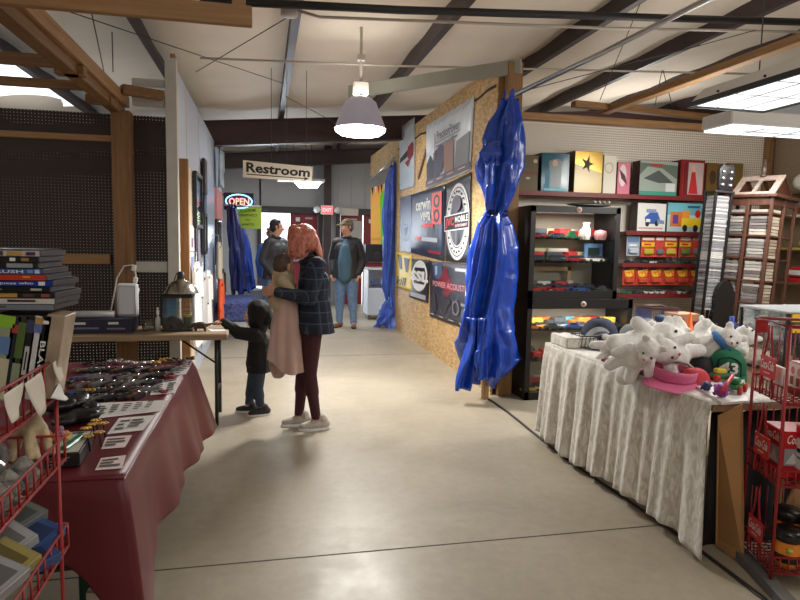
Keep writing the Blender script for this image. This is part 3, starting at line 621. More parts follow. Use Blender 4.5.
for i, c_ in enumerate(((120, 140, 190), (210, 190, 90), (60, 60, 70))): single('goods_box', MB().box((x0+.2+i*.26, 11.6, .64+.045), (.18, .1, .09), col(*c_), b=.004), ('blue', 'yellow', 'dark')[i]+' small box inside the far white display case', 'box')
# =============== LEFT AISLE WALL GOODS ===============
XL = -.712; 
def hung(y0, y1, z0, z1, th, m, art=None, b=.003):
    mb = MB().box((XL+th/2, (y0+y1)/2, (z0+z1)/2), (th, y1-y0, z1-z0), m, b=b)
    if art: art(Art(mb, (XL+th, y0, z1), (XL+th, y1, z1), (XL+th, y1, z0), (XL+th, y0, z0), (1, 0, 0)))
    return mb
gloss = mat('dark_gloss', P(58, 74, 96), .06, spec=.9)
def fr_(name, y0, y1, z0, z1, pic, label, cat='picture'):
    T = Thing(name, label, cat, (XL, (y0+y1)/2, z0))
    mb = MB(); t = .035
    for a, c in (((y0, z0), (y0, z1)), ((y1, z0), (y1, z1)), ((y0, z0), (y1, z0)), ((y0, z1), (y1, z1))): mb.beam((XL+.022, a[0], a[1]), (XL+.022, c[0], c[1]), .04, .04, black)
    T.part('frame', mb); mb = MB().box((XL+.012, (y0+y1)/2, (z0+z1)/2), (.012, y1-y0, z1-z0), gloss); 
    if pic: pic(Art(mb, (XL+.018, y0, z1), (XL+.018, y1, z1), (XL+.018, y1, z0), (XL+.018, y0, z0), (1, 0, 0)))
    T.part('picture', mb)
def pic1(A): A.rect(0, .7, 1, 1, col(96, 132, 64, .2)); A.rect(.1, .1, .9, .5, col(120, 160, 196, .15)); A.disc(.5, .55, .3, .05, col(220, 60, 60, .2))
fr_('framed_picture', 6.72, 7.35, 1.6, 2.14, pic1, 'black framed glossy picture, nearest on the white aisle wall')
def pic2(A): A.rect(.1, .05, .9, .45, col(226, 224, 238)); A.rect(.15, .5, .85, .95, col(130, 150, 190)); A.rect(.3, .2, .7, .35, col(120, 80, 120))
mb = hung(6.35, 6.75, .98, 1.6, .006, white, pic2); single('poster', mb, 'white and violet poster below the nearest framed picture on the aisle wall', 'poster')
mb = hung(6.9, 7.25, .95, 1.58, .012, col(54, 40, 50), lambda A: A.rect(.5, .02, .95, .98, col(150, 150, 190))); single('poster', mb, 'narrow dark maroon and lilac poster on the white aisle wall', 'poster')
mb = MB().box((XL+.02, 7.85, 2.2), (.04, .28, .42), col(44, 38, 46), b=.01); single('wall_plaque', mb, 'dark upright plaque between the framed picture and the blue-grey board', 'plaque')
mb = hung(8.0, 9.2, .3, 2.25, .03, mat('blue_grey_panel', P(150, 168, 196), .3)); single('leaning_board', mb, 'tall blue-grey board leaning flat on the white aisle wall', 'board')
mb = hung(9.4, 10.6, 1.75, 2.2, .05, col(196, 130, 128)); single('shelf_box', mb, 'salmon pink box on the aisle wall under the pale hanging shirt', 'box')
def pics(A): A.rect(.06, .05, .94, .95, col(210, 220, 232, .2))
fr_('framed_picture', 7.6, 7.92, 1.3, 1.75, pics, 'small dark framed picture beside the tall blue-grey board')
fr_('framed_picture', 9.45, 9.85, 1.1, 1.72, pics, 'dark framed picture hanging right below the salmon pink box')
fr_('framed_picture', 10.05, 10.5, 1.1, 1.7, pics, 'dark framed picture hanging nearest to the green paper sign')
def shirt(y, z, wd, ln, m, label, x=XL+.07, cat='shirt', group=None, thick=.035):
    T = Thing('hanging_shirt', label, cat, (x, y, z-ln), group); ph = y*7.3
    def bodyf(u, v):
        a = u*2*math.pi; ww = wd*(.40+.06*v) if v > .1 else wd*(.14+.26*v/.1)
        return (x+thick*math.sin(a)*(.6+.5*v)*(1+.35*math.sin(6*a+ph)), y+ww*math.cos(a), z-ln*v-.015*math.sin(5*a+ph)*v)
    T.part('shirt_body', MB().grid(bodyf, 32, 14, m))
    for s in (-1, 1):
        T.part('sleeve', MB().grid(lambda u, v: (x+.012+.03*math.sin(u*2*math.pi), y+s*wd*(.36+.14*v)+.055*(1+.5*v)*math.cos(u*2*math.pi), z-.07-.3*v-s*.02*math.cos(u*2*math.pi)), 12, 6, m))
    T.part('hanger', MB().tube([(x, y-wd*.2, z-.04), (x, y, z+.03), (x, y, z+.09), (XL, y, z+.1)], .005, galv, 6)); return T
shirt(6.3, 1.25, .48, .8, col(222, 222, 224, .9), 'white shirt hanging nearest on the left aisle wall behind the lamp')
shirt(6.95, 1.12, .46, .75, col(176, 176, 176, .9), 'light grey shirt hanging second along the left aisle wall')
shirt(7.55, 1.1, .46, .75, col(226, 226, 226, .9), 'plain white shirt hanging third along the left aisle wall')
shirt(8.95, 1.42, .3, .5, col(206, 196, 176, .9), 'beige shirt hanging high before the orange one', XL+.1)
shirt(8.95, .9, .4, .62, col(238, 96, 50, .9), 'bright orange shirt hanging low on the left aisle wall', XL+.12)
shirt(9.6, 1.0, .42, .7, col(216, 140, 150, .9), 'dusty pink shirt hanging right behind the orange shirt')
shirt(10.2, .98, .42, .7, col(70, 60, 50, .9), 'dark brown shirt hanging behind the dusty pink one')
shirt(10.0, 2.85, .5, .6, mat('tie_dye', P(176, 190, 206), .8, noise=.35, nscale=5), 'pale tie-dyed shirt hanging high on the aisle wall')
navy = mat('navy_tarp', P(26, 40, 104), .4, noise=.35, nscale=6, bump=.3)
T = Thing('tarpaulin', 'dark blue tarpaulin hanging gathered beneath the OPEN sign', 'tarp', (-.5, 10.7, .55)); T.part('gathered_sheet', tarp(pr([(206, 228, 236), (225, 228, 240), (250, 229, 244), (275, 231, 246), (292, 232, 246)], 10.6), .14, navy, 21, 40, 40))
T = Thing('tarpaulin', 'bright blue tarpaulin draped on a slant behind the green paper sign', 'tarp', (-.3, 11.4, .5)); T.part('gathered_sheet', tarp(pr([(210, 234, 240), (235, 236, 246), (260, 239, 251), (280, 241, 254), (289, 242, 254)], 11.3), .12, mat('royal_tarp', P(24, 58, 150), .35, noise=.3, nscale=6, bump=.3), 22, 40, 40))
# low cloth covered table and white counter at the end of the left wall
T = Thing('folding_table', 'low table with a blue patterned cloth under the hanging tarpaulins', 'table', (-.45, 9.6, 0)); 
T.part('tablecloth', MB().box((-.42, 9.7, .42), (.5, 1.1, .3), mat('blue_print_cloth', P(60, 76, 130), .8, noise=.7, nscale=24), b=.03)); 
for dx, dy in ((-.2, -.45), (.2, -.45), (-.2, .45), (.2, .45)): T.part('leg', MB().cyl((-.42+dx, 9.7+dy, 0), (-.42+dx, 9.7+dy, .28), .018, galv))
T = Thing('counter', 'white counter in front of the bright far doorway', 'counter', (.05, 12.4, 0)); T.part('counter_top', MB().box((.0, 12.4, .5), (1.0, .6, .05), white, b=.006)); T.part('counter_base', MB().box((0, 12.45, .24), (.9, .45, .475), col(170, 178, 190)))
# =============== LEFT FOREGROUND ===============
ZT = .75
# --- table under the burgundy cloth
burg = mat('burgundy_vinyl', P(98, 29, 38), .42, noise=.1, nscale=3, bump=.08)
X0, X1, Y0, Y1 = -1.75, -.43, 1.99, 3.87; DR = .385
T = Thing('folding_table', 'long folding table under the burgundy cloth in the left foreground', 'table', ((X0+X1)/2, (Y0+Y1)/2, 0))
T.part('table_top', MB().box(((X0+X1)/2, (Y0+Y1)/2, ZT-.022), (X1-X0-.01, Y1-Y0-.01, .03), wood('table_board', P(150, 130, 104), 'Y'), b=.006))
for x in (X0+.2, X1-.08):
    for y in (Y0+.25, Y1-.16): T.part('leg', MB().cyl((x, y, 0), (x, y, ZT-.03), .016, black, 10))
T.part('crossbar', MB().cyl((X0+.2, Y0+.25, .3), (X1-.08, Y0+.25, .36), .013, black, 8)); T.part('crossbar', MB().cyl((-.9, Y0+.25, .56), (-.47, Y0+.55, .3), .012, black, 8))
def cloth(u, v):
    # perimeter: front edge left->corner, then right edge corner->back ; v: 0 at table edge .. 1 at hem
    Lf = X1-X0; Lr = Y1-Y0; s = u*(Lf+Lr); q = s-Lf
    near = math.exp(-(q/(.16 if q > 0 else .1))**2)                      # hanging corner
    if q < 0: e = V((X0+s, Y0, ZT)); n = V((0, -1, 0)); t = V((1, 0, 0))
    else: e = V((X1, Y0+q, ZT)); n = V((1, 0, 0)); t = V((0, 1, 0))
    nn = (n*(1-near) + V((.75, -.66, 0))*near)
    if q >= 0 and near > .02: e = e
    drop = DR*(1+.34*near) * (1-.10*math.sin(max(q, 0)*2.2)) if q > 0 else (.36+.0*s)*(1-near)+DR*1.34*near
    if q < 0: drop = .25+.012*math.sin(s*9)+ (DR*1.34-.25)*near
    rip = (.017*math.sin(q*11+.6)+.008*math.sin(q*23+1))*v*(1-near) + .10*near*v*(1-.35*v) + .02*v
    flare = .10*v*max(0, q)/1.88
    p = e + nn*(.012*min(1, v*8)+rip+flare) - V((0, 0, drop*v))
    p += t*(.05*near*v*math.copysign(1, q)*-.6*abs(math.tanh(q*9)))
    return p
mb = MB().grid(cloth, 220, 26, burg, .003)
mb.grid(lambda u, v: (X0+u*(X1-X0+.006), Y0-.004+v*(Y1-Y0), ZT+.004+.0012*math.sin(u*20)*math.sin(v*26)), 30, 40, burg, .003)
single('tablecloth', mb, 'burgundy vinyl tablecloth draped over the left foreground table', 'tablecloth')
# --- price sheets on the cloth
ZC = ZT+.0075; paper = col(214, 212, 210, .8); pinkp = col(222, 204, 204, .8); tx = col(86, 84, 90, .8)
def sheet(cs, m, label, rows, name='price_sheet'):
    q = [at(px, py, Z=ZC) for px, py in cs]; mb = MB(); A = panel(mb, *q, (0, 0, 1), m, .0012); R_ = random.Random(cs[0][0])
    for (u0, v0, u1, v1, k) in rows:
        for j in range(k):
            v = v0+(v1-v0)*(j+.2)/k; A.rect(u0, v, u0+(u1-u0)*R_.uniform(.55, 1), v+(v1-v0)/k*.5, tx)
    single(name, mb, label, 'paper')
sheet([(174, 368), (190, 367), (186, 374), (171, 375)], paper, 'small white price sheet at the far right corner of the burgundy table', [(.1, .1, .9, .9, 3)])
sheet([(155, 383), (180, 380), (175, 393), (150, 395)], paper, 'white price sheet with two printed blocks on the burgundy table edge', [(.08, .15, .42, .9, 4), (.58, .15, .92, .9, 4)])
sheet([(97, 403), (168, 400), (160, 411), (91, 419)], paper, 'long white strip of printed price columns across the burgundy table', [(.06+.17*k, .2, .18+.17*k, .85, 4) for k in range(5)])
sheet([(119, 418), (155, 415), (143, 430), (107, 434)], paper, 'white handwritten sheet right below the long printed strip', [(.12, .15, .4, .9, 3), (.45, .2, .85, .8, 3)])
sheet([(106, 437), (132, 435), (125, 447), (101, 449)], pinkp, 'small pinkish handwritten note below the handwritten sheet', [(.1, .15, .9, .9, 3)])
sheet([(101, 458), (126, 455), (122, 468), (95, 470)], pinkp, 'pinkish note lying nearest to the front edge of the burgundy table', [(.1, .15, .9, .9, 3)])
# --- pocket knives and trinkets
blade = col(176, 178, 182, .25, metal=1)
def knife(m, label, group, opened):
    T = Thing('pocket_knife', label, 'knife', (0, 0, 0), group); mb = MB()
    mb.prism([(-.05, -.008, .0), (-.02, -.011, 0), (.03, -.009, 0), (.05, -.004, 0), (.05, .006, 0), (.03, .010, 0), (-.02, .009, 0), (-.05, .009, 0)], (0, 0, .014), m); T.part('handle', mb)
    mb = MB(); 
    if opened: mb.prism([(.05, -.005, .005), (.11, -.005, .005), (.135, .004, .005), (.05, .006, .005)], (0, 0, .003), blade)
    else: mb.prism([(-.045, .0095, .004), (.046, .0095, .004), (.04, .0135, .004), (-.04, .0135, .004)], (0, 0, .004), blade)
    T.part('blade', mb); T.part('bolster', MB().box((.046, .001, .0075), (.012, .014, .017), blade, b=.002)); return T.o
kc = [('black', col(26, 26, 30, .4)), ('blue', col(48, 78, 140, .4)), ('silver', col(160, 160, 164, .3, metal=.7)), ('brown', col(92, 62, 44, .5)), ('grey', col(96, 96, 100, .4))]
protos = {}
rows = [('second', 84, 176, 372, 370, 15), ('third', 80, 166, 379, 377, 14), ('fourth', 76, 154, 386, 384, 13), ('fifth', 72, 150, 393, 391, 13), ('sixth', 70, 140, 401, 397, 11)]
for rn, a, c, ya, yc, n in rows:
    for i in range(n):
        f = i/(n-1); cn, cm = kc[rnd.choice([0, 0, 1 if f < .45 else 0, 2, 3, 4])]; op = rnd.random() < .5; p = at(a+(c-a)*f, ya+(yc-ya)*f+rnd.uniform(-1, 1), Z=ZC)
        lab = '%s %s pocket knife in the %s row on the burgundy table' % (cn, 'open' if op else 'folded', rn); grp = '%s %s knives of the %s row' % (cn, 'open' if op else 'folded', rn)
        k = (cn, op); rz = rnd.uniform(.7, 1.3)
        if k not in protos: protos[k] = knife(cm, lab, grp, op); o = protos[k]; o.location = p; o.rotation_euler = (0, 0, rz)
        else: dup(protos[k], p, (0, 0, rz), lab, grp)
def trinket(c, m, label, group, n=7, s=.03, cat='trinket', name='trinket', base=0):
    T = MB(); R_ = random.Random(hash(label) % 999 + int(c.x*1000))
    for k in range(n):
        a = R_.random()*6.28; q = c+V((math.cos(a)*s*R_.random(), math.sin(a)*s*R_.random(), .008+.006*R_.random()))
        if k % 2: T.tube([q+V((.013*math.cos(t*.785), .013*math.sin(t*.785), .003*math.sin(t+k))) for t in range(8)], .0035, m, 6, closed=True)
        else: T.ball(q, (.012, .009, .008), m, 1, R_.random()*3)
    return single(name, T, label, cat, c, group)
gold = col(190, 150, 70, .3, metal=.9); silv = col(170, 168, 166, .3, metal=.9); jet = col(20, 20, 22, .35)
for i in range(14):
    f = i/13; p = at(88+102*f, 365-3*f+rnd.uniform(-2, 2), Z=ZC); k = ('silver', silv) if 2 < i < 9 else ('gold', gold) if 8 < i < 11 else ('dark', jet)
    trinket(p, k[1], '%s chain bracelet coiled in the far row on the burgundy table' % k[0], '%s bracelets in the far row' % k[0], 8, .03, 'bracelet', 'bracelet')
for i, (px, py) in enumerate(((170, 378), (163, 394))): trinket(at(px, py, Z=ZC), col(150, 34, 40), 'red trinket lying %s price sheet on the burgundy table' % ('above the two-block', 'just below the two-block')[i], None, 6, .02)
# black leather pouches heaped with gold flowers, left of the strip
def pouch(c, s, rz, label, group):
    me = bake([('e', c+V((0, 0, s*.38)), (s, s*.7, s*.4), rz), ('e', c+V((.5*s*math.cos(rz), .5*s*math.sin(rz), s*.5)), (s*.5, s*.5, s*.3), rz), ('c', c+V((-s*.6, .1*s, s*.4)), s*.3, c+V((-s*.2, -s*.5, s*.3)), s*.25)], .008, mat('black_leather', P(22, 22, 25), .35, noise=.3, nscale=30, bump=.3), 2, name='pouch', base=c)
    o = bpy.data.objects.new('pouch', me); COL.objects.link(o); o.location = c; return props(o, label, 'pouch', group)
for i, (px, py, s, rz) in enumerate(((60, 412, .07, .3), (76, 408, .075, 1.2), (84, 422, .07, -.4), (66, 426, .06, .8), (92, 411, .05, 2))):
    pouch(at(px, py, Z=ZC), s, rz, 'black leather pouch in the heap beside the cream figurine', 'black pouches heaped on the burgundy table')
for i, (px, py) in enumerate(((86, 428), (93, 424), (99, 432), (96, 420), (88, 436), (103, 423))):
    c = at(px, py, Z=ZC+.055); T = MB()
    for k in range(5): a = k*1.257; T.ball(c+V((.012*math.cos(a), .012*math.sin(a), 0)), (.010, .010, .004), gold, 1, (0, 0, a))
    T.ball(c, .006, gold, 1); T.tube([c, c+V((.005, .005, -.055))], .003, jet, 6); single('gold_flower', T, 'gold flower brooch stuck on the black pouch heap', 'brooch', None, 'gold flower brooches on the pouches')
for i, (px, py) in enumerate(((42, 372), (60, 366), (78, 372), (70, 384), (58, 392), (88, 392), (52, 380), (96, 398))): trinket(at(px, py, Z=ZC), (silv, jet, col(120, 100, 84), jet, jet, gold, col(150, 140, 130), jet)[i], ('silver', 'black', 'tan', 'black', 'black', 'gold', 'pale', 'black')[i]+' keyring lying near the left end of the burgundy table', ('silver', 'black', 'tan', 'black', 'black', 'gold', 'pale', 'black')[i]+' keyrings', 8, .035, 'keyring', 'keyring')
# boxed knife with a green handle
q = [at(px, py, Z=ZC) for px, py in ((62, 474), (80, 474), (97, 441), (72, 440))]; p0, p1 = at(78, 470, Z=ZC), at(95, 440, Z=ZC)
ax = (p1-p0).normalized(); pxv = V((ax.y, -ax.x, 0)); c = (p0+p1)/2 - pxv*.05; Rk = Mx((pxv, ax, V((0, 0, 1)))).transposed()
T = Thing('boxed_knife', 'black window box holding a green handled knife, at the front of the burgundy table', 'boxed knife', c, None)
T.part('carton', MB().box(c+V((0, 0, .022)), (.1, .24, .044), col(26, 26, 28, .5), Rk, .002))
mb = MB(); co = [c+Rk @ V((sx*.045, sy*.112, .0445)) for sx, sy in ((-1, 1), (1, 1), (1, -1), (-1, -1))]; A = Art(mb, *co, (0, 0, 1)); A.rect(0, 0, 1, 1, col(190, 186, 176, .5)); A.rect(.35, .04, .75, .1, ink); A.poly([(.1, .35), (.45, .35), (.4, .5), (.12, .48)], col(150, 156, 150)); T.part('window_insert', mb)
mb = MB(); mb.box(c+Rk @ V((.01, -.015, .05)), (.03, .15, .012), col(14, 110, 76, .3), Rk @ Mx.Rotation(-.22, 3, 'Z'), .005); T.part('knife', mb, 'green handled knife')
mb = MB(); co = [c+Rk @ V((x, -.1205, z)) for x, z in ((-.045, .04), (.045, .04), (.045, .004), (-.045, .004))]; A = Art(mb, *co, (0, -1, 0))
for k in range(3): A.rect(.1, .15+.27*k, .75-.1*k, .24+.27*k, col(150, 150, 150))
T.part('side_print', mb)
# cream carved figurine and flowers
bone = mat('carved_bone', P(196, 176, 140), .5, noise=.2, nscale=30); c = at(42, 448, Z=ZC)
T = Thing('figurine', 'cream carved figurine with long folds, standing by the rack wire', 'figurine', c)
mb = bake([('e', c+V((0, 0, .1)), (.045, .04, .05)), ('c', c+V((-.035, 0, .1)), .022, c+V((-.055, -.03, .0)), .014), ('c', c+V((.03, 0, .1)), .022, c+V((.06, -.01, .015)), .013), ('c', c+V((0, -.03, .1)), .02, c+V((.01, -.06, .01)), .012), ('c', c+V((0, -.02, .1)), .018, c+V((.035, -.05, .0)), .01), ('e', c+V((.005, .0, .145)), (.03, .03, .025)), ('c', c+V((-.04, 0, .13)), .016, c+V((-.06, 0, .06)), .02)], .006, bone, 2, name='carved_body', base=c)
T.part('carved_body', mb); 
T.o.location = at(33, 455, Z=.976); T.o.scale = (.66,)*3
mb = MB(); 
for k in range(9): a = k*.7; mb.ball(c+V((.08+.03*math.cos(a), -.02+.03*math.sin(a), .03+.012*(k % 3))), (.016, .012, .008), col(*((206, 160, 50), (190, 120, 40), (160, 110, 140))[k % 3]), 1, (a, .4, a))
o = single('flower_cluster', mb, 'small cluster of yellow and orange flowers beside the cream figurine', 'flowers'); o.location = at(57, 442, Z=.985); o.scale = (.75,)*3
# --- red wire rack with videos
rw = mat('red_wire', P(150, 32, 30), .4); XR, YA, YB = -.46, 1.0, 1.555
T = Thing('wire_rack', 'red wire display rack full of videos at the left edge of the photo', 'display rack', (-.75, 1.3, 0))
XW = -1.05
for x, y in ((XR, YB-.05), (XR, YA), (XW, YB-.05), (XW, YA)): T.part('post', MB().cyl((x, y, 0), (x, y, 1.2), .0045, rw, 8))
def tier(z, rail, up=True):
    mb = MB(); 
    for k in range(9): x = XR-.01-k*.07; mb.cyl((x, YA, z), (x, YB, z), .0035, rw, 6)
    for y in (YA, (YA+YB)/2, YB): mb.cyl((XR, y, z), (XW, y, z), .004, rw, 6)
    T.part('shelf_grid', mb)
    mb = MB(); mb.cyl((XR, YA-.4, z), (XR, YB, z), .004, rw, 6); mb.cyl((XR, YA-.4, z+rail), (XR, YB, z+rail), .0033, rw, 6); mb.cyl((XR, YB, z), (XW, YB, z), .004, rw, 6); mb.cyl((XR, YB, z+rail), (XW, YB, z+rail), .0033, rw, 6)
    for k in range(24): y = YB-k*.04; mb.cyl((XR, y, z), (XR, y, z+rail), .0024, rw, 6)
    for k in range(12): x = XR-k*.049; mb.cyl((x, YB, z), (x, YB, z+rail), .003, rw, 6)
    T.part('front_rail', mb)
tier(.755, .055); tier(.97, .056); tier(1.13, .088)
# white paper tags hanging on the top wire
def tag_(cs, m, label):
    q = [at(px, py, X=XR+.008) for px, py in cs]; mb = MB(); A = Art(MB(), *q, (1, 0, 0)); mb.grid(lambda u, v: A.p(u, v)+V((.004+.012*v*v*math.sin(u*3+1), 0, 0)), 6, 8, m, .001); single('paper_tag', mb, label, 'tag')
cream = col(206, 198, 186, .8)
tag_([(0, 395), (20, 382), (20, 408), (2, 424)], cream, 'cream paper tag at the very left edge on the rack wire'); tag_([(21, 384), (38, 372), (47, 400), (31, 417)], cream, 'cream paper tag hanging in the middle on the rack wire'); tag_([(50, 363), (60, 355), (63, 371), (52, 383)], cream, 'smallest cream paper tag at the far end of the rack wire')
tag_([(48, 398), (56, 383), (65, 395), (58, 401)], white, 'bright white paper slip sticking out below the rack wire')
# videos: stack lying on the standing row
def dvd(name, L_, H, D, base, rows_, cover, title=None, tcol=white, tspan=(.3, .8), box_m=None):
    """lying case, spine towards -Y, centred on origin, bottom at z=0"""
    T = Thing(name, 'x', 'video', (0, 0, 0)); bm_ = box_m or col(58, 60, 64, .35)
    T.part('case', MB().box((0, D/2+.001, H/2), (L_, D, H), bm_, b=.0015)); mb = MB()
    A = Art(mb, (-L_/2, -.0008, H*.97), (L_/2, -.0008, H*.97), (L_/2, -.0008, H*.03), (-L_/2, -.0008, H*.03), (0, -1, 0)); A.rect(0, 0, 1, 1, base)
    for (u0, v0, u1, v1, m_) in rows_: A.rect(u0, v0, u1, v1, m_)
    if title: A.text(title, tspan[0], .2, tspan[1], .8, tcol, bold=.02)
    A = Art(mb, (-L_/2, D, H+.0006), (L_/2, D, H+.0006), (L_/2, 0, H+.0006), (-L_/2, 0, H+.0006), (0, 0, 1)); A.rect(.02, .02, .98, .98, cover); T.part('printed_sleeve', mb); return T.o
bk = col(30, 28, 30, .35)
st = [((200, 190, 186), [(.0, .1, .62, .9, col(90, 60, 60)), (.66, .1, .82, .9, col(190, 150, 80)), (.86, .2, .96, .8, col(70, 50, 80))], None, 'pale sleeve topmost in the lying stack'),
      ((40, 36, 38), [(.1, .3, .5, .5, col(120, 116, 116)), (.7, .2, .76, .8, white), (.82, .2, .9, .8, col(160, 120, 70))], None, 'black sleeve second from the top of the lying stack'),
      ((36, 34, 34), [(.68, .1, .95, .9, col(140, 146, 150))], None, 'black sleeve with grey stripes third in the lying stack'),
      ((58, 92, 156), [(.84, .2, .9, .8, col(120, 150, 200)), (.92, .15, .97, .85, col(200, 210, 230))], 'CRUSH', 'mid blue sleeve with big white capital lettering in the lying stack'),
      ((196, 62, 40), [(.1, .6, .5, .75, col(230, 180, 150)), (.76, .2, .84, .6, col(230, 150, 60))], None, 'orange-red sleeve in the middle of the lying stack'),
      ((26, 58, 156), [(.85, .15, .92, .85, white), (.1, .75, .4, .9, bk)], 'guess who', 'deep bright blue sleeve just below the orange-red one in the lying stack'),
      ((24, 24, 28), [(.2, .4, .5, .6, col(150, 150, 150)), (.8, .3, .92, .7, col(180, 180, 180))], None, 'plain black sleeve under the deep blue case in the lying stack'),
      ((40, 36, 36), [(.0, .1, .6, .9, col(196, 150, 76)), (.66, .2, .78, .8, col(90, 60, 50)), (.86, .2, .95, .8, col(150, 80, 70))], None, 'tan and black sleeve near the bottom of the lying stack'),
      ((206, 200, 196), [(.0, .3, .3, .8, col(190, 50, 46)), (.5, .2, .8, .6, col(60, 50, 50)), (.84, .1, .98, .9, col(214, 208, 196))], None, 'white and red sleeve near the bottom of the lying stack'),
      ((120, 128, 140), [(.1, .2, .5, .6, col(80, 84, 96))], None, 'grey sleeve at the bottom of the lying stack')]
z = 1.462; xr = [54, 53, 51, 53, 55, 55, 54, 55, 55, 54]
for i, (c_, rw_, t_, lab) in enumerate(st):
    h = .0128; z -= h
    xe = at((40, 39, 38, 43, 46, 53, 50, 55, 55, 54)[i], 252+i*6, Y=1.46).x
    o = dvd('dvd_case', .19, h-.0006, .135, col(*c_, .35), rw_, col(120, 122, 128, .3), t_, white, (.42, .8)); ang = (-.30, -.28, -.2, -.3, -.32, -.38, -.3, -.42, -.36, -.3)[i]*.3
    o.location = (xe-.095*math.cos(ang), 1.46-.095*math.sin(ang), z); o.rotation_euler = (0, 0, ang); o['label'] = 'video case with '+lab; o['group'] = 'video cases lying on the rack'
# standing video boxes leaning to the right
sb = [(6, 16, (150, 158, 130), [(0, 0, 1, .14, col(140, 190, 50)), (.1, .25, .9, .45, col(96, 130, 180)), (.0, .5, 1, .98, col(196, 190, 160))], None, 'big pale green topped video box at the left edge', .04),
      (17, 0, (34, 40, 56), [(.2, .1, .8, .2, col(170, 60, 50))], None, 'dark blue video spine leaning second on the top tier', .018),
      (24, 0, (50, 62, 36), [(.1, .08, .9, .5, col(84, 106, 50)), (.1, .56, .9, .84, col(140, 150, 126))], None, 'green video spine leaning third on the top tier', .02),
      (32, 0, (30, 28, 32), [(.1, .05, .9, .2, col(56, 62, 90)), (.3, .36, .75, .7, col(190, 190, 190)), (.45, .42, .6, .64, col(30, 28, 32))], None, 'black video spine with pale vertical title fourth on the top tier', .02),
      (40, 0, (206, 206, 206), [(.1, .02, .9, .1, col(180, 140, 80)), (.1, .1, .9, .2, col(90, 110, 160))], None, 'white video spine leaning fifth on the top tier', .02),
      (47, 0, (28, 24, 24), [(.2, .06, .8, .1, white), (.2, .62, .8, .67, red)], 'BLACK', 'black video spine with narrow lettering sixth on the top tier', .019)]
zb = 1.135; lean = .17
def standbox(px, wd, base, rows_, title, label, depth=.08, h=.187, side=None):
    T = Thing('video_box', label, 'video', (0, 0, 0), 'video boxes standing on the rack'); T.part('box', MB().box((0, depth/2+.001, h/2), (wd, depth, h), side or col(60, 58, 60, .4), b=.0015)); mb = MB()
    A = Art(mb, (-wd/2, -.0008, h), (wd/2, -.0008, h), (wd/2, -.0008, 0), (-wd/2, -.0008, 0), (0, -1, 0)); A.rect(.02, .005, .98, .995, base)
    for (u0, v0, u1, v1, m_) in rows_: A.rect(u0, v0, u1, v1, m_)
    if title: A.text(title, .25, .3, .8, .8, white, flip=True)
    T.part('printed_spine', mb); p = at(px, 350, Y=1.47); T.o.location = (p.x-.028, 1.47, zb+math.sin(lean)*wd/2); T.o.rotation_euler = (0, lean, 0); return T.o
for px, _, c_, rw_, t_, lab, wd in sb: standbox(px, wd, col(*c_, .35), rw_, t_, lab)
mb_ = standbox(56, .036, mat('sepia_cover', P(164, 146, 124), .35, noise=.35, nscale=16), [], None, 'thick sepia brown video box at the right end of the top tier', .08, .187, mat('sepia_cover', P(0, 0, 0)))
# crystals on the middle tier
crm = mat('cut_crystal', P(120, 118, 114), .1, noise=.6, nscale=60, spec=1)
R_ = random.Random(5)
def crystal(label):
    mb = MB(); n = 8
    for k, (h0, h1, r0, r1) in enumerate(((0, .02, .02, .03), (.02, .05, .03, .024), (.05, .07, .024, .004))):
        mb.lathe([(r0, h0), (r1, h1)], (0, 0, 0), crm, n)
    for k in range(6): a = k*1.05; mb.ball((.026*math.cos(a), .026*math.sin(a), .03), (.008, .008, .012), crm, 1)
    mb.sm = [False]*len(mb.sm); return mb
cm = crystal('').mesh('crystal_ornament'); k = 0
for i in range(6):
    for j in range(5):
        if i < 2 and j < 2: continue
        o = bpy.data.objects.new('crystal_ornament', cm); COL.objects.link(o); o.location = (XR-.03-j*.05+R_.uniform(-.008, .008), 1.50-i*.058+R_.uniform(-.008, .008), .974); o.rotation_euler = (0, 0, R_.random()*3)
        o.scale = (R_.uniform(.75, 1.0),)*3; props(o, 'faceted clear crystal ornament crowded on the middle rack tier', 'ornament', 'crystal ornaments on the middle rack tier')
# tapes and boxes lying on the lower tier
lw = [(12, 514, (206, 206, 202), 'white video box lying furthest back on the lower rack tier', .2, -.5, .805), (29, 526, (126, 136, 136), 'grey video with a landscape sleeve on the lower rack tier', .15, -.5, .835), (15, 556, (200, 202, 206), 'white ribbed video box in the middle of the lower rack tier', .3, -.6, .81), (48, 547, (64, 98, 168), 'bright blue video case beside the lower rack rail', .2, -.4, .80), (38, 566, (52, 84, 150), 'darker blue video case behind the lower rack rail', .1, -.7, .785), (16, 580, (196, 180, 110), 'yellow topped video box nearest in the lower rack tier', .3, -.5, .80), (3, 594, (190, 190, 192), 'white video box at the near end of the lower rack tier', .2, -.4, .80), (3, 540, (110, 112, 76), 'olive video box deep in the lower rack tier', .1, -.6, .80)]
for i, (px, py, c_, lab, tl, rz, zc_) in enumerate(lw):
    T = Thing('video_box', lab, 'video', (0, 0, 0), 'videos in the lower rack tier'); T.part('box', MB().box((0, 0, 0), (.103, .187, .025), col(*[int(q*.8) for q in c_], .4), b=.0015)); mb = MB()
    A = Art(mb, (-.05, .092, .0125), (.05, .092, .0125), (.05, -.092, .0125), (-.05, -.092, .0125), (0, 0, 1)); A.rect(.03, .02, .97, .98, col(*[int(q*.86) for q in c_], .35)); A.rect(.1, .1, .9, .5, col(*[int(q*.55) for q in c_], .35)); A.rect(.15, .6, .8, .64, white); A.rect(.15, .7, .7, .73, white); T.part('printed_sleeve', mb)
    T.o.location = at(px-33, py+2, Z=zc_); T.o.rotation_euler = (tl, .25, rz)
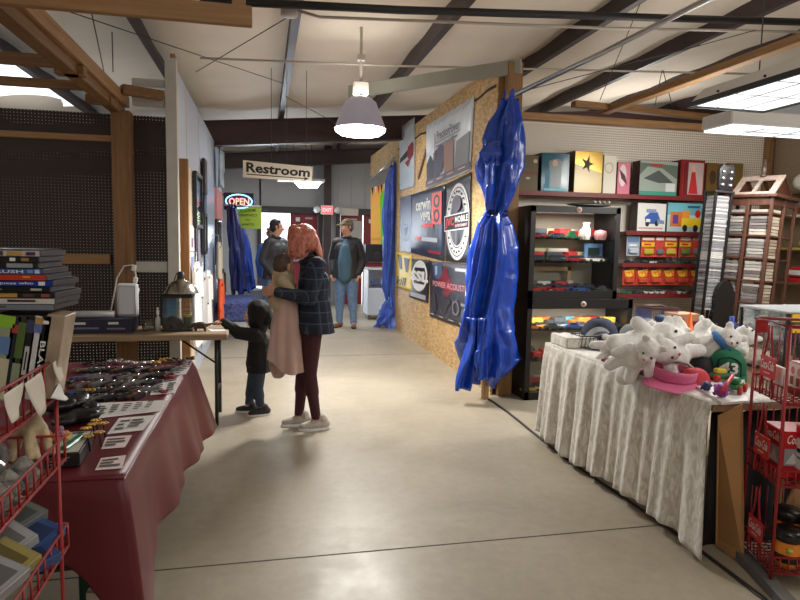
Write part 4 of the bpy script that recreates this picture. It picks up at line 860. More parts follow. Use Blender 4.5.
# things under the table
T = Thing('magazine_stack', 'stack of magazines on the floor below the red wire rack', 'magazines', (-.6, 1.8, 0)); 
for k in range(9): T.part('magazine', MB().box((-.66+rnd.uniform(-.01, .01), 1.8, .2+.012*k), (.22, .28, .009), col(*((186, 170, 146), (206, 204, 200), (150, 130, 110))[k % 3]), rnd.uniform(-.1, .1)))
T.part('crate', MB().box((-.66, 1.8, .097), (.26, .3, .19), col(90, 76, 60), b=.004))
T = Thing('garden_chair', 'dark green folding frame standing under the burgundy table', 'folding frame', (-.62, 2.5, 0)); gg = col(18, 62, 42, .5)
for dx in (-.06, .06): T.part('leg', MB().box((-.62+dx, 2.5, .3), (.05, .02, .6), gg, b=.004))
T.part('panel', MB().box((-.62, 2.52, .36), (.16, .012, .4), gg, b=.003))
T = Thing('paper_bag', 'plain cream paper bag standing beneath the hanging cloth corner', 'bag', (-.53, 2.26, 0)); 
T.part('bag_body', MB().prism([(-.60, 2.2, 0), (-.47, 2.2, 0), (-.47, 2.32, 0), (-.60, 2.32, 0)], (.0, 0, .27), col(204, 186, 170, .8)))
# =============== BENCH AGAINST THE PEGBOARD ===============
ZB = .745; oak = wood('bench_board', P(150, 128, 100), 'X')
T = Thing('folding_table', 'worn wooden folding table against the brown pegboard wall', 'table', (-1.2, 5.2, 0))
T.part('table_top', MB().box((-1.4, 5.2, ZB-.025), (2.24, .5, .05), oak, b=.008))
for x in (-.37, -2.4):
    for y in (5.02, 5.4): T.part('leg', MB().cyl((x, y, 0), (x, y, ZB-.05), .014, black, 10))
    T.part('leg_brace', MB().cyl((x, 5.02, .25), (x, 5.4, .25), .01, black, 8)); T.part('leg_brace', MB().cyl((x, 5.02, .5), (x-.3, 5.1, .7), .008, black, 8))
def on(px, py, Y): p = at(px, py, Y=Y); return V((p.x, Y, ZB))
a, c = at(66, 325, Y=5.05), at(132, 325, Y=5.05)
T = Thing('electronics_box', 'flat navy retail box lying on the wooden table', 'box', ((a.x+c.x)/2, 5.17, ZB)); T.part('carton', MB().box(((a.x+c.x)/2, 5.17, ZB+.055), (c.x-a.x, .26, .11), col(38, 40, 62, .5), b=.003)); mb = MB()
A = Art(mb, (a.x, 5.039, ZB+.11), (c.x, 5.039, ZB+.11), (c.x, 5.039, ZB), (a.x, 5.039, ZB), (0, -1, 0)); A.rect(.03, .2, .3, .36, white); A.rect(.03, .55, .5, .68, col(120, 120, 150)); A.rect(.64, .2, .8, .36, white); A.rect(.62, .6, .9, .72, col(130, 120, 140)); T.part('front_print', mb)
zt = ZB+.11; a, c = at(73, 316, Y=5.12), at(114, 316, Y=5.12)
single('paper_roll', MB().tube([(a.x, 5.14, zt+.028), (c.x, 5.14, zt+.028)], .027, col(196, 196, 198, .7), 18), 'white rolled paper lying on top of the navy retail box', 'roll')
a, c = at(114, 290, Y=5.1), at(135, 290, Y=5.1); T = Thing('white_box', 'upright white open gift box on the navy retail box', 'box', ((a.x+c.x)/2, 5.2, zt)); hx = (a.x+c.x)/2; 
T.part('box_body', MB().box((hx, 5.22, zt+.13), (c.x-a.x, .06, .26), col(206, 208, 214, .6), b=.012)); T.part('lid_rim', MB().tube([(hx-.07, 5.186, zt+.02), (hx+.06, 5.186, zt+.02), (hx+.06, 5.186, zt+.24), (hx-.07, 5.186, zt+.24)], .007, col(186, 188, 194), 6, closed=True))
p = on(149, 325, 5.15); gcl = glassmat('clear_glass', (.94, .95, .94), .25)
single('glass_cup', MB().lathe([(.035, 0), (.05, .01), (.058, .085), (.055, .085), (.047, .014), (0, .01)], p, gcl, 24), 'clear glass cup on the wooden table beside the small bottle', 'cup')
p = on(158, 328, 5.12); T = Thing('spray_bottle', 'small slim clear spray bottle beside the glass tank', 'bottle', p); T.part('bottle_body', MB().lathe([(0, 0), (.02, 0), (.02, .1), (.008, .12), (.008, .135)], p, col(190, 186, 186, .2), 16)); T.part('spray_cap', MB().lathe([(.011, .135), (.011, .165), (.007, .17), (.007, .19), (0, .19)], p, white, 12))
# terrarium with clamp lamp
xa, xb = at(163, 330, Y=5.1).x, at(191, 330, Y=5.1).x; zt2 = ZB+.28; xm = (xa+xb)/2; wd = xb-xa
T = Thing('terrarium', 'small glass tank with black rims and a dark cave inside, on the wooden table', 'terrarium', (xm, 5.22, ZB))
mb = MB()
for x, y, sx, sy in ((xm, 5.1, wd, .005), (xm, 5.34, wd, .005), (xa, 5.22, .005, .24), (xb, 5.22, .005, .24)): mb.box((x, y, ZB+.14), (sx, sy, .27), gcl)
T.part('glass_tank', mb)
for z, t in ((zt2, .03), (ZB+.008, .016)):
    mb = MB()
    for a, c in (((xa, 5.1), (xb, 5.1)), ((xa, 5.34), (xb, 5.34)), ((xa, 5.1), (xa, 5.34)), ((xb, 5.1), (xb, 5.34))): mb.beam((a[0]-.0, a[1], z), (c[0], c[1], z), .02, t, black)
    T.part('rim', mb)
T.part('mesh_lid', MB().box((xm, 5.22, zt2+.012), (wd+.02, .26, .008), black))
T.part('cave', MB().lathe([(.08, 0), (.085, .03), (.07, .075), (.03, .1), (0, .105)], (xm-.04, 5.18, ZB+.012), col(20, 18, 18, .35), 20)); mb = MB().cyl((xm+.075, 5.16, ZB+.012), (xm+.075, 5.16, ZB+.14), .032, col(52, 92, 60, .4), 18); mb.cyl((xm+.075, 5.16, ZB+.11), (xm+.075, 5.16, ZB+.135), .0325, yel, 18); T.part('can', mb, 'green and yellow can')
T.part('backdrop', MB().box((xm-.07, 5.33, ZB+.14), (.08, .004, .24), col(110, 170, 210)))
c = V((at(181, 280, Y=5.2).x, 5.2, zt2+.018)); chrome = col(180, 178, 172, .22, metal=1)
T = Thing('heat_lamp', 'silver dome heat lamp standing on the glass tank', 'lamp', c); T.part('dome', MB().lathe([(.135, 0), (.13, .012), (.11, .05), (.075, .085), (.035, .1), (.03, .115), (0, .115)], c, chrome, 28)); T.part('socket', MB().lathe([(.028, .112), (.028, .16), (.015, .17), (0, .17)], c, black, 14)); T.part('cord', MB().tube([c+V((0, 0, .165)), c+V((-.04, .05, .15)), c+V((-.08, .1, .05)), c+V((-.09, .16, -.1)), c+V((-.1, .18, -.28))], .004, black, 6))
# charger, cord on the post
T = Thing('power_cord', 'white power cord with plugs looped over the wooden post', 'cord', at(128, 262, Y=5.43)); pts = [at(*q) for q in ((110, 316, None, 5.4), (114, 295, None, 5.4), (117, 278, None, 5.42), (124, 266, None, 5.43), (133, 265, None, 5.43), (136, 275, None, 5.43), (134, 290, None, 5.43), (137, 310, None, 5.43))]
T.part('cable', MB().tube(pts, .006, white, 8)); 
for py in (268, 280, 291): T.part('plug', MB().box(at(134+(py-268)*.12, py, Y=5.42), (.035, .03, .05), white, (0, .2, 0), .006))
# brown dinosaur toy the child reaches for
p = on(200, 329, 5.12); me = bake([('e', p+V((0, 0, .045)), (.055, .026, .03)), ('c', p+V((.05, 0, .045)), .014, p+V((.1, 0, .06)), .006), ('c', p+V((-.045, 0, .05)), .018, p+V((-.075, 0, .035)), .013)]+[('c', p+V((x, y, .035)), .012, p+V((x+.005, y, .006)), .009) for x in (-.035, .035) for y in (-.015, .015)], .005, col(66, 52, 44, .6), 2, name='toy_dinosaur', base=p)
o = bpy.data.objects.new('toy_dinosaur', me); COL.objects.link(o); o.location = p; props(o, 'small dark brown toy animal under the reaching child hand', 'toy')
p = on(217, 327, 5.15); single('paper_sheet', MB().box(p+V((0, 0, .002)), (.12, .16, .003), white, .3), 'white sheet at the right end of the wooden table', 'paper')
# =============== RIGHT STALL ===============
# --- two stacked glass display cabinets
cab = col(24, 22, 23, .4); gl = glassmat('cabinet_glass', (1, 1, 1), .03); shl = mat('cabinet_lining', P(180, 170, 150), .5)
def cabinet(label, x0, x1, y0, y1, z0, z1, shelves, header):
    T = Thing('display_cabinet', label, 'display cabinet', ((x0+x1)/2, (y0+y1)/2, z0), 'stacked black display cabinets'); t = .03; xm = (x0+x1)/2; ym = (y0+y1)/2
    T.part('side_panel', MB().box((x0+t/2, ym, (z0+z1)/2), (t, y1-y0, z1-z0), cab, b=.002)); T.part('side_panel', MB().box((x1-t/2, ym, (z0+z1)/2), (t, y1-y0, z1-z0), cab, b=.002))
    T.part('top_panel', MB().box((xm, ym, z1-t/2), (x1-x0-2*t, y1-y0, t), cab)); T.part('bottom_panel', MB().box((xm, ym, z0+t), (x1-x0-2*t, y1-y0, 2*t), cab)); T.part('back_panel', MB().box((xm, y1-.01, (z0+z1)/2), (x1-x0-2*t, .012, z1-z0-3*t), shl))
    mb = MB(); fz = header
    mb.box((xm, y0-.006, z1-fz/2), (x1-x0, .02, fz), cab, b=.002); mb.box((xm, y0-.006, z0+.04), (x1-x0, .02, .08), cab, b=.002)
    for x in (x0+.025, x1-.025): mb.box((x, y0-.006, (z0+z1)/2), (.05, .02, z1-z0), cab, b=.002)
    T.part('door_frame', mb); T.part('glass_door', MB().box((xm, y0+.006, (z0+z1)/2), (x1-x0-.08, .004, z1-z0-.1), gl))
    for z in shelves: T.part('glass_shelf', MB().box((xm, ym+.01, z), (x1-x0-2*t, y1-y0-.05, .006), glassmat('shelf_glass', (.93, .98, .95), .1)))
    mb = MB().lathe([(.028, 0), (.028, .006), (0, .008)], (xm+.02, y0-.017, z1-header/2), col(190, 176, 170, .3), 18, (0, -1, 0)); mb.lathe([(.014, .0075), (.0, .0085)], (xm+.02, y0-.018, z1-header/2), col(140, 60, 50), 12, (0, -1, 0)); T.part('lock_badge', mb)
    lt = bpy.data.lights.new('cabinet_fill', 'AREA'); lt.shape = 'RECTANGLE'; lt.size = x1-x0-.2; lt.size_y = .05; lt.energy = 4.2; lt.color = (1, .96, .9); o = bpy.data.objects.new('cabinet_fill', lt); COL.objects.link(o); o.location = (xm, y0+.08, z1-header-.01 if header > .05 else z1-.05)  # added light with no fitting, brightens the cabinet contents
    return T
CX0, CX1, UX1, CY0, CY1 = 2.41, 3.51, 3.33, 5.4, 5.84
cabinet('lower and wider black glass display cabinet, standing on the floor', CX0, CX1, CY0, CY1, 0, .965, (.36, .66), .09)
cabinet('upper and smaller black glass display cabinet full of model cars', CX0, UX1, CY0, CY1, .968, 1.84, (1.31, 1.53), .06)
# model cars
def car_mesh(c, cabin, tall=1.0, truck=False):
    mb = MB(); tyre = col(22, 22, 22, .6)
    if truck:
        mb.box((-.045, 0, .028), (.05, .05, .04), c, b=.006); mb.box((.03, 0, .036*tall), (.095, .052, .05*tall), cabin, b=.004); mb.box((0, 0, .014), (.15, .04, .008), tyre)
    else:
        mb.prism([(-.075, -.026, .012), (.075, -.026, .012), (.075, -.026, .026), (.03, -.026, .032), (-.06, -.026, .032), (-.075, -.026, .024)], (0, .052, 0), c)
        mb.prism([(-.05, -.022, .032), (.028, -.022, .032), (.01, -.022, .05*tall), (-.035, -.022, .05*tall)], (0, .044, 0), cabin)
    for x in (-.047, .047):
        for y in (-.027, .027): mb.lathe([(0, -.004), (.0135, -.004), (.0135, .004), (.008, .005), (0, .005)], (x, y, .0135), tyre, 12, (0, -1 if y < 0 else 1, 0))
    return mb
cars = {}
def car(kind, pal, loc, rz, label, group, sc=1.0):
    k = (kind, pal)
    if k not in cars: cars[k] = car_mesh(col(*pal, .3), col(60, 66, 76, .2) if kind == 'car' else col(*[min(255, q+30) for q in pal], .35), 1.0, kind == 'truck').mesh('toy_'+kind)
    o = bpy.data.objects.new('toy_'+kind, cars[k]); COL.objects.link(o); o.location = loc; o.rotation_euler = (0, 0, rz); o.scale = (sc,)*3; return props(o, label, 'toy '+kind, group)
cn = {'red': (176, 36, 36), 'blue': (52, 92, 160), 'teal': (96, 168, 190), 'black': (36, 36, 40), 'white': (216, 214, 206), 'yellow': (226, 178, 50), 'orange': (216, 110, 40), 'green': (36, 120, 70), 'tan': (206, 190, 140), 'dark': (62, 66, 70)}
def rowcars(names, x0, x1, y, z, where, sc=1.0, jit=.5, lo=0):
    for i, nm in enumerate(names):
        k = 'truck' if nm.endswith('*') else 'car'; nm = nm.strip('*'); x = x0+(x1-x0)*(i+.5)/len(names)
        car(k, cn[nm], (x, y+(.07 if i % 2 else 0), z), lo+rnd.uniform(-jit, jit), '%s toy %s %s' % (nm, k, where), '%s toy %ss %s' % (nm, k, where), sc)
U = 'of the upper cabinet'; Lo = 'of the lower cabinet'
rowcars(['red', 'red', 'dark', 'red'], 2.47, 2.86, 5.49, 1.534, 'on the top shelf '+U, 1.15)
rowcars(['dark*', 'tan*', 'red*', 'white*', 'red*'], 2.5, 3.2, 5.69, 1.534, 'at the back of the top shelf '+U, 1.7)
rowcars(['dark', 'black', 'dark', 'teal', 'red', 'tan', 'white', 'dark'], 2.46, 3.27, 5.47, 1.314, 'on the middle shelf '+U, 1.3)
rowcars(['red*', 'dark*', 'dark*', 'red*', 'red*', 'tan*'], 2.48, 3.05, 5.62, 1.314, 'in the middle of the middle shelf '+U, 1.6)
rowcars(['tan*', 'tan*', 'white*', 'red*'], 2.5, 3.0, 5.77, 1.314, 'at the very back of the middle shelf '+U, 2.1)
rowcars(['red', 'red', 'red', 'blue', 'blue', 'black', 'dark'], 2.46, 3.27, 5.46, 1.03, 'on the bottom '+U, 1.25, .2)
rowcars(['white', 'teal', 'red', 'white', 'red', 'white', 'dark'], 2.5, 3.2, 5.58, 1.03, 'behind the front cars on the bottom '+U, 1.4)
rowcars(['white*', 'teal*', 'red*', 'white*'], 2.6, 2.98, 5.69, 1.03, 'at the back of the bottom '+U, 1.5)
rowcars(['orange', 'yellow', 'dark', 'white', 'blue', 'dark', 'yellow', 'orange', 'dark'], 2.46, 3.44, 5.48, .664, 'on the top shelf '+Lo, 1.3)
rowcars(['yellow*', 'orange*', 'dark*', 'teal*', 'orange*', 'red*', 'yellow*'], 2.48, 3.4, 5.63, .664, 'at the back of the top shelf '+Lo, 1.6)
rowcars(['red*', 'white*', 'dark*', 'tan*'], 2.55, 3.3, 5.5, .364, 'on the middle shelf '+Lo, 1.8, .15)
rowcars(['yellow', 'dark', 'red', 'orange', 'white', 'red'], 2.46, 3.1, 5.47, .062, 'on the bottom '+Lo, 1.4)
rowcars(['red*', 'white*', 'dark*', 'yellow*', 'white*'], 2.5, 3.1, 5.64, .062, 'at the back of the bottom '+Lo, 1.7)
single('green_tractor', car_mesh(col(30, 110, 64, .3), col(30, 110, 64, .3), 1.6), 'green model tractor on the top shelf of the upper cabinet', 'toy tractor').location = (2.9, 5.5, 1.534)
def pot(prof, c, m, label, cat, name, n=18): return single(name, MB().lathe(prof, c, m, n), label, cat)
pot([(.0, 0), (.03, 0), (.035, .03), (.03, .07), (.02, .1), (0, .105)], (3.02, 5.55, 1.534), col(170, 160, 150, .2), 'grey ornament on the top shelf of the upper cabinet', 'ornament', 'ornament')
pot([(0, 0), (.04, 0), (.05, .04), (.045, .1), (.03, .14), (.045, .17)], (3.1, 5.62, 1.534), white, 'white vase on the top shelf of the upper cabinet', 'vase', 'vase')
pot([(0, 0), (.05, 0), (.065, .05), (.055, .085), (0, .1)], (3.22, 5.55, 1.534), col(190, 130, 130, .4), 'pink trinket dish on the top shelf of the upper cabinet', 'dish', 'trinket_dish')
T = Thing('framed_photo', 'blue framed picture standing in the upper cabinet', 'photo', (3.19, 5.62, 1.316)); T.part('frame', MB().box((3.19, 5.62, 1.316+.09), (.2, .02, .18), col(110, 150, 200, .4), b=.004)); T.part('picture', MB().box((3.19, 5.608, 1.316+.095), (.12, .006, .09), col(40, 60, 60, .3)))
mb = MB(); fy = 5.74
for x in (2.55, 3.0): mb.box((x, fy, 1.03+.115), (.04, .02, .23), col(206, 180, 128))
mb.box((2.775, fy, 1.03+.21), (.49, .02, .04), col(206, 180, 128)); mb.box((2.775, fy, 1.05), (.49, .02, .03), col(206, 180, 128)); single('wooden_stand', mb, 'pale wooden stand at the back of the upper cabinet bottom', 'stand')
single('model_helmet', MB().lathe([(.085, 0), (.09, .02), (.08, .07), (.05, .11), (0, .125)], (2.55, 5.66, .364), col(58, 56, 44, .5), 20), 'dark olive model helmet at the left of the lower cabinet', 'helmet')
# model airplane on top of the upper cabinet
T = Thing('model_boat', 'dark slim model with pale fittings lying on top of the upper cabinet', 'model', (3.05, 5.5, 1.842)); q = V((3.05, 5.5, 1.842))
T.part('hull', MB().grid(lambda u, v: q+V(((u-.5)*.48, .05*math.sin(v*math.pi*2)*math.sin(u*math.pi)**.6, .024+.022*math.cos(v*math.pi*2)*math.sin(u*math.pi)**.6)), 20, 10, col(30, 30, 32, .3)))
for k in range(4): T.part('fitting', MB().ball(q+V((.05+.05*k, -.02, .052)), (.02, .02, .014), col(170, 168, 160, .4), 1))
# --- wall shelves and goods on the pegboard
shelf_m = col(112, 34, 36, .5); YF = 5.93
def wshelf(p0, p1, label, z=None):
    a, c = at(*p0, Y=YF), at(*p1, Y=YF); z = (a.z+c.z)/2; mb = MB().box(((a.x+c.x)/2, (YF+YP-.006)/2, z-.012), (c.x-a.x, YP-.008-YF, .024), shelf_m, b=.003); mb.box(((a.x+c.x)/2, YF+.005, z-.01), (c.x-a.x, .012, .045), shelf_m); single('wall_shelf', mb, label, 'shelf'); return z
za = wshelf((515, 194), (742, 197), 'top maroon wall shelf under the doll boxes'); zb2 = wshelf((626, 232), (742, 234), 'second maroon wall shelf carrying two truck boxes'); zc2 = wshelf((622, 264), (742, 265), 'third maroon wall shelf with dark toy cars'); zd = wshelf((618, 294), (742, 296), 'lowest maroon wall shelf with grey toys')
def carton(px0, px1, pyt, z, dep, side, front, label, art=None, cat='box', name='toy_box', y=None, ang=0):
    y = y or YF+.03; a, c = at(px0, 200, Y=y), at(px1, 200, Y=y); zt = at((px0+px1)/2, pyt, Y=y).z; z = z+.001
    T = Thing(name, label, cat, ((a.x+c.x)/2, y+dep/2, z)); T.part('carton', MB().box(((a.x+c.x)/2, y+dep/2, (z+zt)/2), (c.x-a.x, dep, zt-z), side, b=.003)); mb = MB()
    A = Art(mb, (a.x+.004, y, zt-.004), (c.x-.004, y, zt-.004), (c.x-.004, y, z+.004), (a.x+.004, y, z+.004), (0, -1, 0)); A.rect(0, 0, 1, 1, front)
    if art: art(A)
    T.part('printed_front', mb); return T
khaki = col(100, 82, 44, .6); pink = col(206, 120, 140, .4)
def a1(A): A.rect(0, .46, 1, .52, col(110, 40, 36)); A.rect(.76, .1, .95, .2, col(190, 180, 150)); A.rect(.4, .6, .6, .66, col(190, 180, 150))
carton(517, 537, 155, za, .18, khaki, col(92, 76, 42, .5), 'khaki carton behind the tarpaulin at the left end of the top shelf', a1)
def a2(A): A.rect(.1, .06, .92, .92, col(46, 96, 116, .15)); A.poly([(.25, .2), (.55, .12), (.75, .2), (.7, .86), (.3, .9)], col(96, 110, 112, .3)); A.disc(.48, .25, .1, .09, col(200, 170, 150)); A.poly([(.15, .5), (.3, .3), (.3, .9), (.12, .9)], col(60, 130, 160)); A.rect(.1, .9, .92, .96, col(120, 200, 220))
carton(540, 568, 153, za, .2, col(18, 52, 66, .4), col(24, 86, 112, .2), 'teal window doll box on the top shelf', a2)
def a3(A):
    A.poly([(.0, .3), (.0, 1), (1, 1), (1, .5)], col(206, 180, 100, .25)); st_ = []
    for k in range(10): r_ = .22 if k % 2 == 0 else .08; t = k*math.pi/5-1.3; st_.append((.45+r_*1.1*math.cos(t), .3+r_*math.sin(t)))
    A.poly(st_, col(30, 28, 24))
carton(573, 601, 151, za, .2, col(96, 84, 40, .35), mat('gold_foil', P(170, 138, 62), .25, metal=.6), 'gold foil box with a black star on the top shelf', a3)
carton(602, 615, 155, za, .16, col(196, 188, 166), col(226, 220, 204), 'narrow white box with a pale ring on the top shelf', lambda A: A.ring(.4, .32, .34, .14, .8, col(190, 176, 120)))
def a5(A): A.disc(.4, .4, .3, .34, col(226, 206, 204)); A.poly([(.1, .2), (.6, .4), (.8, .7), (.3, .5)], col(90, 40, 60)); A.rect(0, .9, 1, 1, col(214, 120, 140))
carton(616, 629, 162, za, .2, col(110, 24, 44), pink, 'slim pink box with a pale figure on the top shelf', a5)
def a6(A): A.poly([(.0, .4), (.2, .15), (.6, .2), (1, .5), (1, .1), (0, .05)], col(96, 112, 100)); A.poly([(.1, .5), (.5, .25), (.9, .6), (.5, .62)], col(76, 84, 84)); A.rect(.0, .86, 1, .99, col(60, 150, 130)); A.rect(.7, .62, .95, .86, col(220, 220, 220)); A.rect(.3, .07, .6, .15, col(170, 60, 50))
carton(638, 676, 161, za, .14, col(60, 20, 26), col(158, 170, 162, .3), 'wide grey-green boxed model kit on the top shelf', a6)
def a7(A): A.rect(.1, .06, .95, .92, col(190, 170, 170)); A.poly([(.35, .9), (.45, .3), (.6, .3), (.75, .9)], col(190, 40, 46)); A.disc(.52, .22, .1, .1, col(216, 176, 150)); A.rect(.1, .06, .3, .92, col(110, 24, 30))
carton(679, 703, 160, za, .2, col(96, 22, 28), col(140, 28, 34, .3), 'red window box with a red gowned doll on the top shelf', a7)
carton(705, 717, 163, za, .15, col(90, 60, 30), col(116, 84, 40), 'brown carton beside the red gowned doll box', lambda A: A.disc(.5, .4, .3, .2, col(70, 50, 30)))
carton(726, 741, 163, za, .15, khaki, col(116, 98, 46), 'khaki carton at the right end of the top shelf', lambda A: A.rect(0, .62, 1, .7, col(110, 40, 36)))
def a8(A):
    bl = col(52, 92, 170); A.poly([(.25, .5), (.45, .3), (.7, .3), (.8, .55), (.7, .72), (.3, .72)], bl); A.rect(.3, .2, .65, .33, col(130, 150, 190)); A.disc(.35, .72, .07, .1, ink); A.disc(.68, .7, .07, .1, ink); A.poly([(.7, .55), (.95, .6), (.95, .72), (.7, .7)], col(120, 140, 180)); A.rect(.3, .55, .45, .66, white); A.rect(.05, .85, .9, .9, col(200, 160, 160))
carton(638, 667, 203, zb2, .13, col(70, 60, 60), col(226, 226, 222, .3), 'white kit box with a blue truck on the second shelf', a8)
def a9(A): A.rect(0, .0, 1, .4, col(110, 180, 196)); A.rect(.08, .3, .42, .8, col(206, 110, 40)); A.rect(.42, .25, .62, .5, col(226, 150, 50)); A.rect(.4, .5, .95, .8, yel); A.rect(.15, .4, .3, .7, col(90, 60, 140)); A.rect(.55, .08, .9, .16, col(40, 90, 130)); A.disc(.85, .35, .08, .14, red); A.disc(.5, .85, .07, .12, ink); A.disc(.8, .85, .07, .12, ink)
carton(668, 704, 203, zb2, .13, col(60, 60, 90), col(176, 206, 206, .3), 'colourful kit box with an orange and yellow truck on the second shelf', a9)
# blister packs: cards hung in two rows
def blister(px0, px1, pyt, pyb, y, top, mid, car_c, label, group=None):
    a, c = at(px0, pyt, Y=y), at(px1, pyb, Y=y); T = Thing('toy_blister_pack', label, 'toy pack', ((a.x+c.x)/2, y, c.z), group)
    mb = MB().box(((a.x+c.x)/2, y, (a.z+c.z)/2), (c.x-a.x, .004, a.z-c.z), top); A = Art(mb, (a.x, y-.002, a.z), (c.x, y-.002, a.z), (c.x, y-.002, c.z), (a.x, y-.002, c.z), (0, -1, 0)); mid(A); T.part('card', mb)
    mb = MB().box(((a.x+c.x)/2, y-.018, c.z+(a.z-c.z)*.26), ((c.x-a.x)*.7, .03, (a.z-c.z)*.28), car_c, b=.012); T.part('toy_bubble', mb)
def mA(A): A.rect(.1, .06, .9, .2, col(226, 214, 200)); A.rect(.05, .3, .95, .5, yel); A.rect(.2, .36, .7, .44, red)
def mB_(A): A.rect(.1, .06, .9, .2, col(230, 226, 220)); A.rect(.1, .3, .9, .55, col(214, 70, 60))
def mC(A): A.rect(.05, .05, .95, .3, col(96, 120, 160)); A.rect(.2, .4, .8, .5, white)
hk = 5.99
blister(627, 639, 236, 256, hk, col(150, 166, 186), mC, col(190, 196, 204, .3), 'pale blue toy pack at the left end of the upper pack row')
for i, (a, c, f, cc, wd) in enumerate(((641, 655, mA, (190, 170, 60), 'yellow banded'), (655, 664, mB_, (120, 120, 124), 'narrow red'), (664, 677, mA, (206, 190, 80), 'yellow banded'), (679, 691, mA, (110, 140, 70), 'yellow banded'), (691, 703, mB_, (130, 130, 140), 'red banded'))):
    blister(a+.5, c-.5, 236, 257, hk, mat('pack_red', P(198, 74, 66), .4, noise=.5, nscale=45), f, col(*cc, .3), wd+' red toy pack, '+('second', 'third', 'fourth', 'fifth', 'sixth')[i]+' in the upper pack row')
def mD(A): A.poly([(.1, .2), (.9, .1), (.8, .4), (.2, .45)], col(236, 190, 50)); A.poly([(.2, .3), (.7, .2), (.9, .5), (.4, .5)], col(230, 120, 40)); A.rect(.1, .05, .5, .15, col(70, 50, 110)); A.poly([(.2, .5), (.35, .3), (.45, .42), (.6, .28), (.72, .5), (.5, .56)], yel)
for i in range(6): a = 623+i*13.3; blister(a, a+12, 267, 285, hk, mat('pack_orange', P(190, 64, 46), .4, noise=.5, nscale=45), mD, col(196, 80, 60, .3), 'orange and yellow toy pack in the lower row of packs', 'orange toy packs in the lower row')
for i in range(9):
    x = at(628+i*8.6, 260, Y=YF+.05).x; nm = ('black', 'dark', 'black', 'white', 'black', 'dark', 'green', 'black', 'green')[i]; car('car', cn[nm], (x, YF+.05, zc2+.001), .6, nm+' toy car parked on the third wall shelf', nm+' toy cars on the third wall shelf', .85)
for i in range(7):
    x = at(628+i*11, 290, Y=YF+.05).x; nm = ('green', 'dark', 'white', 'white', 'red', 'white', 'dark')[i]; car('car', cn[nm], (x, YF+.06, zd+.001), .3, nm+' toy car parked on the lowest wall shelf', nm+' toy cars on the lowest wall shelf', 1.05)
# --- tower of disc cases shaped like a guitar
GY = 5.05; g0 = at(711, 300, Y=GY); gx = g0.x; disc_c = [col(166, 164, 160, .4), col(136, 136, 138, .4), col(108, 108, 112, .4)]
T = Thing('guitar_disc_tower', 'black disc tower shaped like an upright guitar', 'disc tower', (gx, GY, 0))
w_ = .165; 
for dx in (-w_/2, w_/2):
    for dy in (-.07, .07): T.part('rail', MB().box((gx+dx, GY+dy, 1.01), (.022, .022, 1.96), col(16, 15, 16, .3), b=.003))
T.part('base_plate', MB().box((gx, GY, .03), (.3, .3, .06), cab, b=.006)); T.part('top_plate', MB().box((gx, GY, 1.99), (.2, .18, .02), cab, b=.003))
hs = [(-.06, 0), (.06, 0), (.075, .05), (.085, .2), (.05, .25), (0, .235), (-.05, .25), (-.085, .2), (-.075, .05)]
T.part('headstock', MB().prism([(gx+.045+x, GY-.03, 2.0+z) for x, z in hs], (0, .035, 0), col(20, 19, 22, .25)))
for sx in (-1, 1):
    for k in range(3): T.part('tuning_peg', MB().lathe([(0, 0), (.014, 0), (.014, .015), (0, .018)], (gx+.045+sx*.042, GY-.03, 2.06+.06*k), col(200, 200, 200, .25, metal=.8), 10, (0, -1, 0)))
bp_ = []
for k in range(28):
    t = k/28*2*math.pi; r_ = .17*(1+.16*math.cos(2*t)); z_ = r_*1.55*math.sin(t); x_ = r_*.62*math.cos(t)*(1-.22*math.sin(t))*(1-.25*math.exp(-(z_/.07)**2)); bp_.append((gx+.10+x_, GY-.12, .93+z_*1.15))
T.part('guitar_body', MB().prism(bp_, (0, .05, 0), col(22, 21, 22, .25)))
def stack(x, y, z0, z1, wx, wy, group, label, name, pal, rz=0, step=.0125, hole=0, R=None, jitter=.01):
    me = {}; n = int((z1-z0)/step)
    for k in range(n):
        m_ = pal[rnd.randrange(len(pal))]
        if m_.name not in me: me[m_.name] = MB().box((0, 0, step*.41), (wx, wy, step*.82), m_, b=.001).mesh(name)
        o = bpy.data.objects.new(name, me[m_.name]); COL.objects.link(o); o.location = (x+rnd.uniform(-1, 1)*jitter*.4, y+rnd.uniform(-1, 1)*jitter*.4, z0+k*step); o.rotation_euler = (0, 0, rz); props(o, label, 'disc case', group)
stack(gx, GY, .9, 1.97, .138, .13, 'disc cases in the guitar tower', 'pale disc case slotted in the guitar shaped tower', 'disc_case', disc_c, 0, .0165)
g2 = at(727, 260, Y=5.62).x
T = Thing('disc_rack', 'narrow black rack of white cases right behind the guitar tower', 'disc rack', (g2, 5.62, 0))
for dx in (-.08, .08): T.part('rail', MB().box((g2+dx, 5.62, .92), (.014, .13, 1.84), cab))
T.part('base_plate', MB().box((g2, 5.62, .02), (.26, .2, .04), cab))
stack(g2, 5.62, .9, 1.82, .135, .12, 'white cases behind the guitar tower', 'white disc case in the narrow rack behind the guitar tower', 'disc_case', [col(190, 190, 188, .4), col(150, 150, 152, .4)], 0, .0165)
# --- revolving wooden tower with roof
TY = 5.0; rz = at(765, 250, Y=TY); tc_ = V((rz.x+.02, TY+.12, 0)); A_ = math.radians(-39-24); half = .215
wdk = wood('tower_wood', P(74, 44, 33), 'Z', rough=.4)
RZ = Mx.Rotation(math.radians(-69), 3, 'Z')
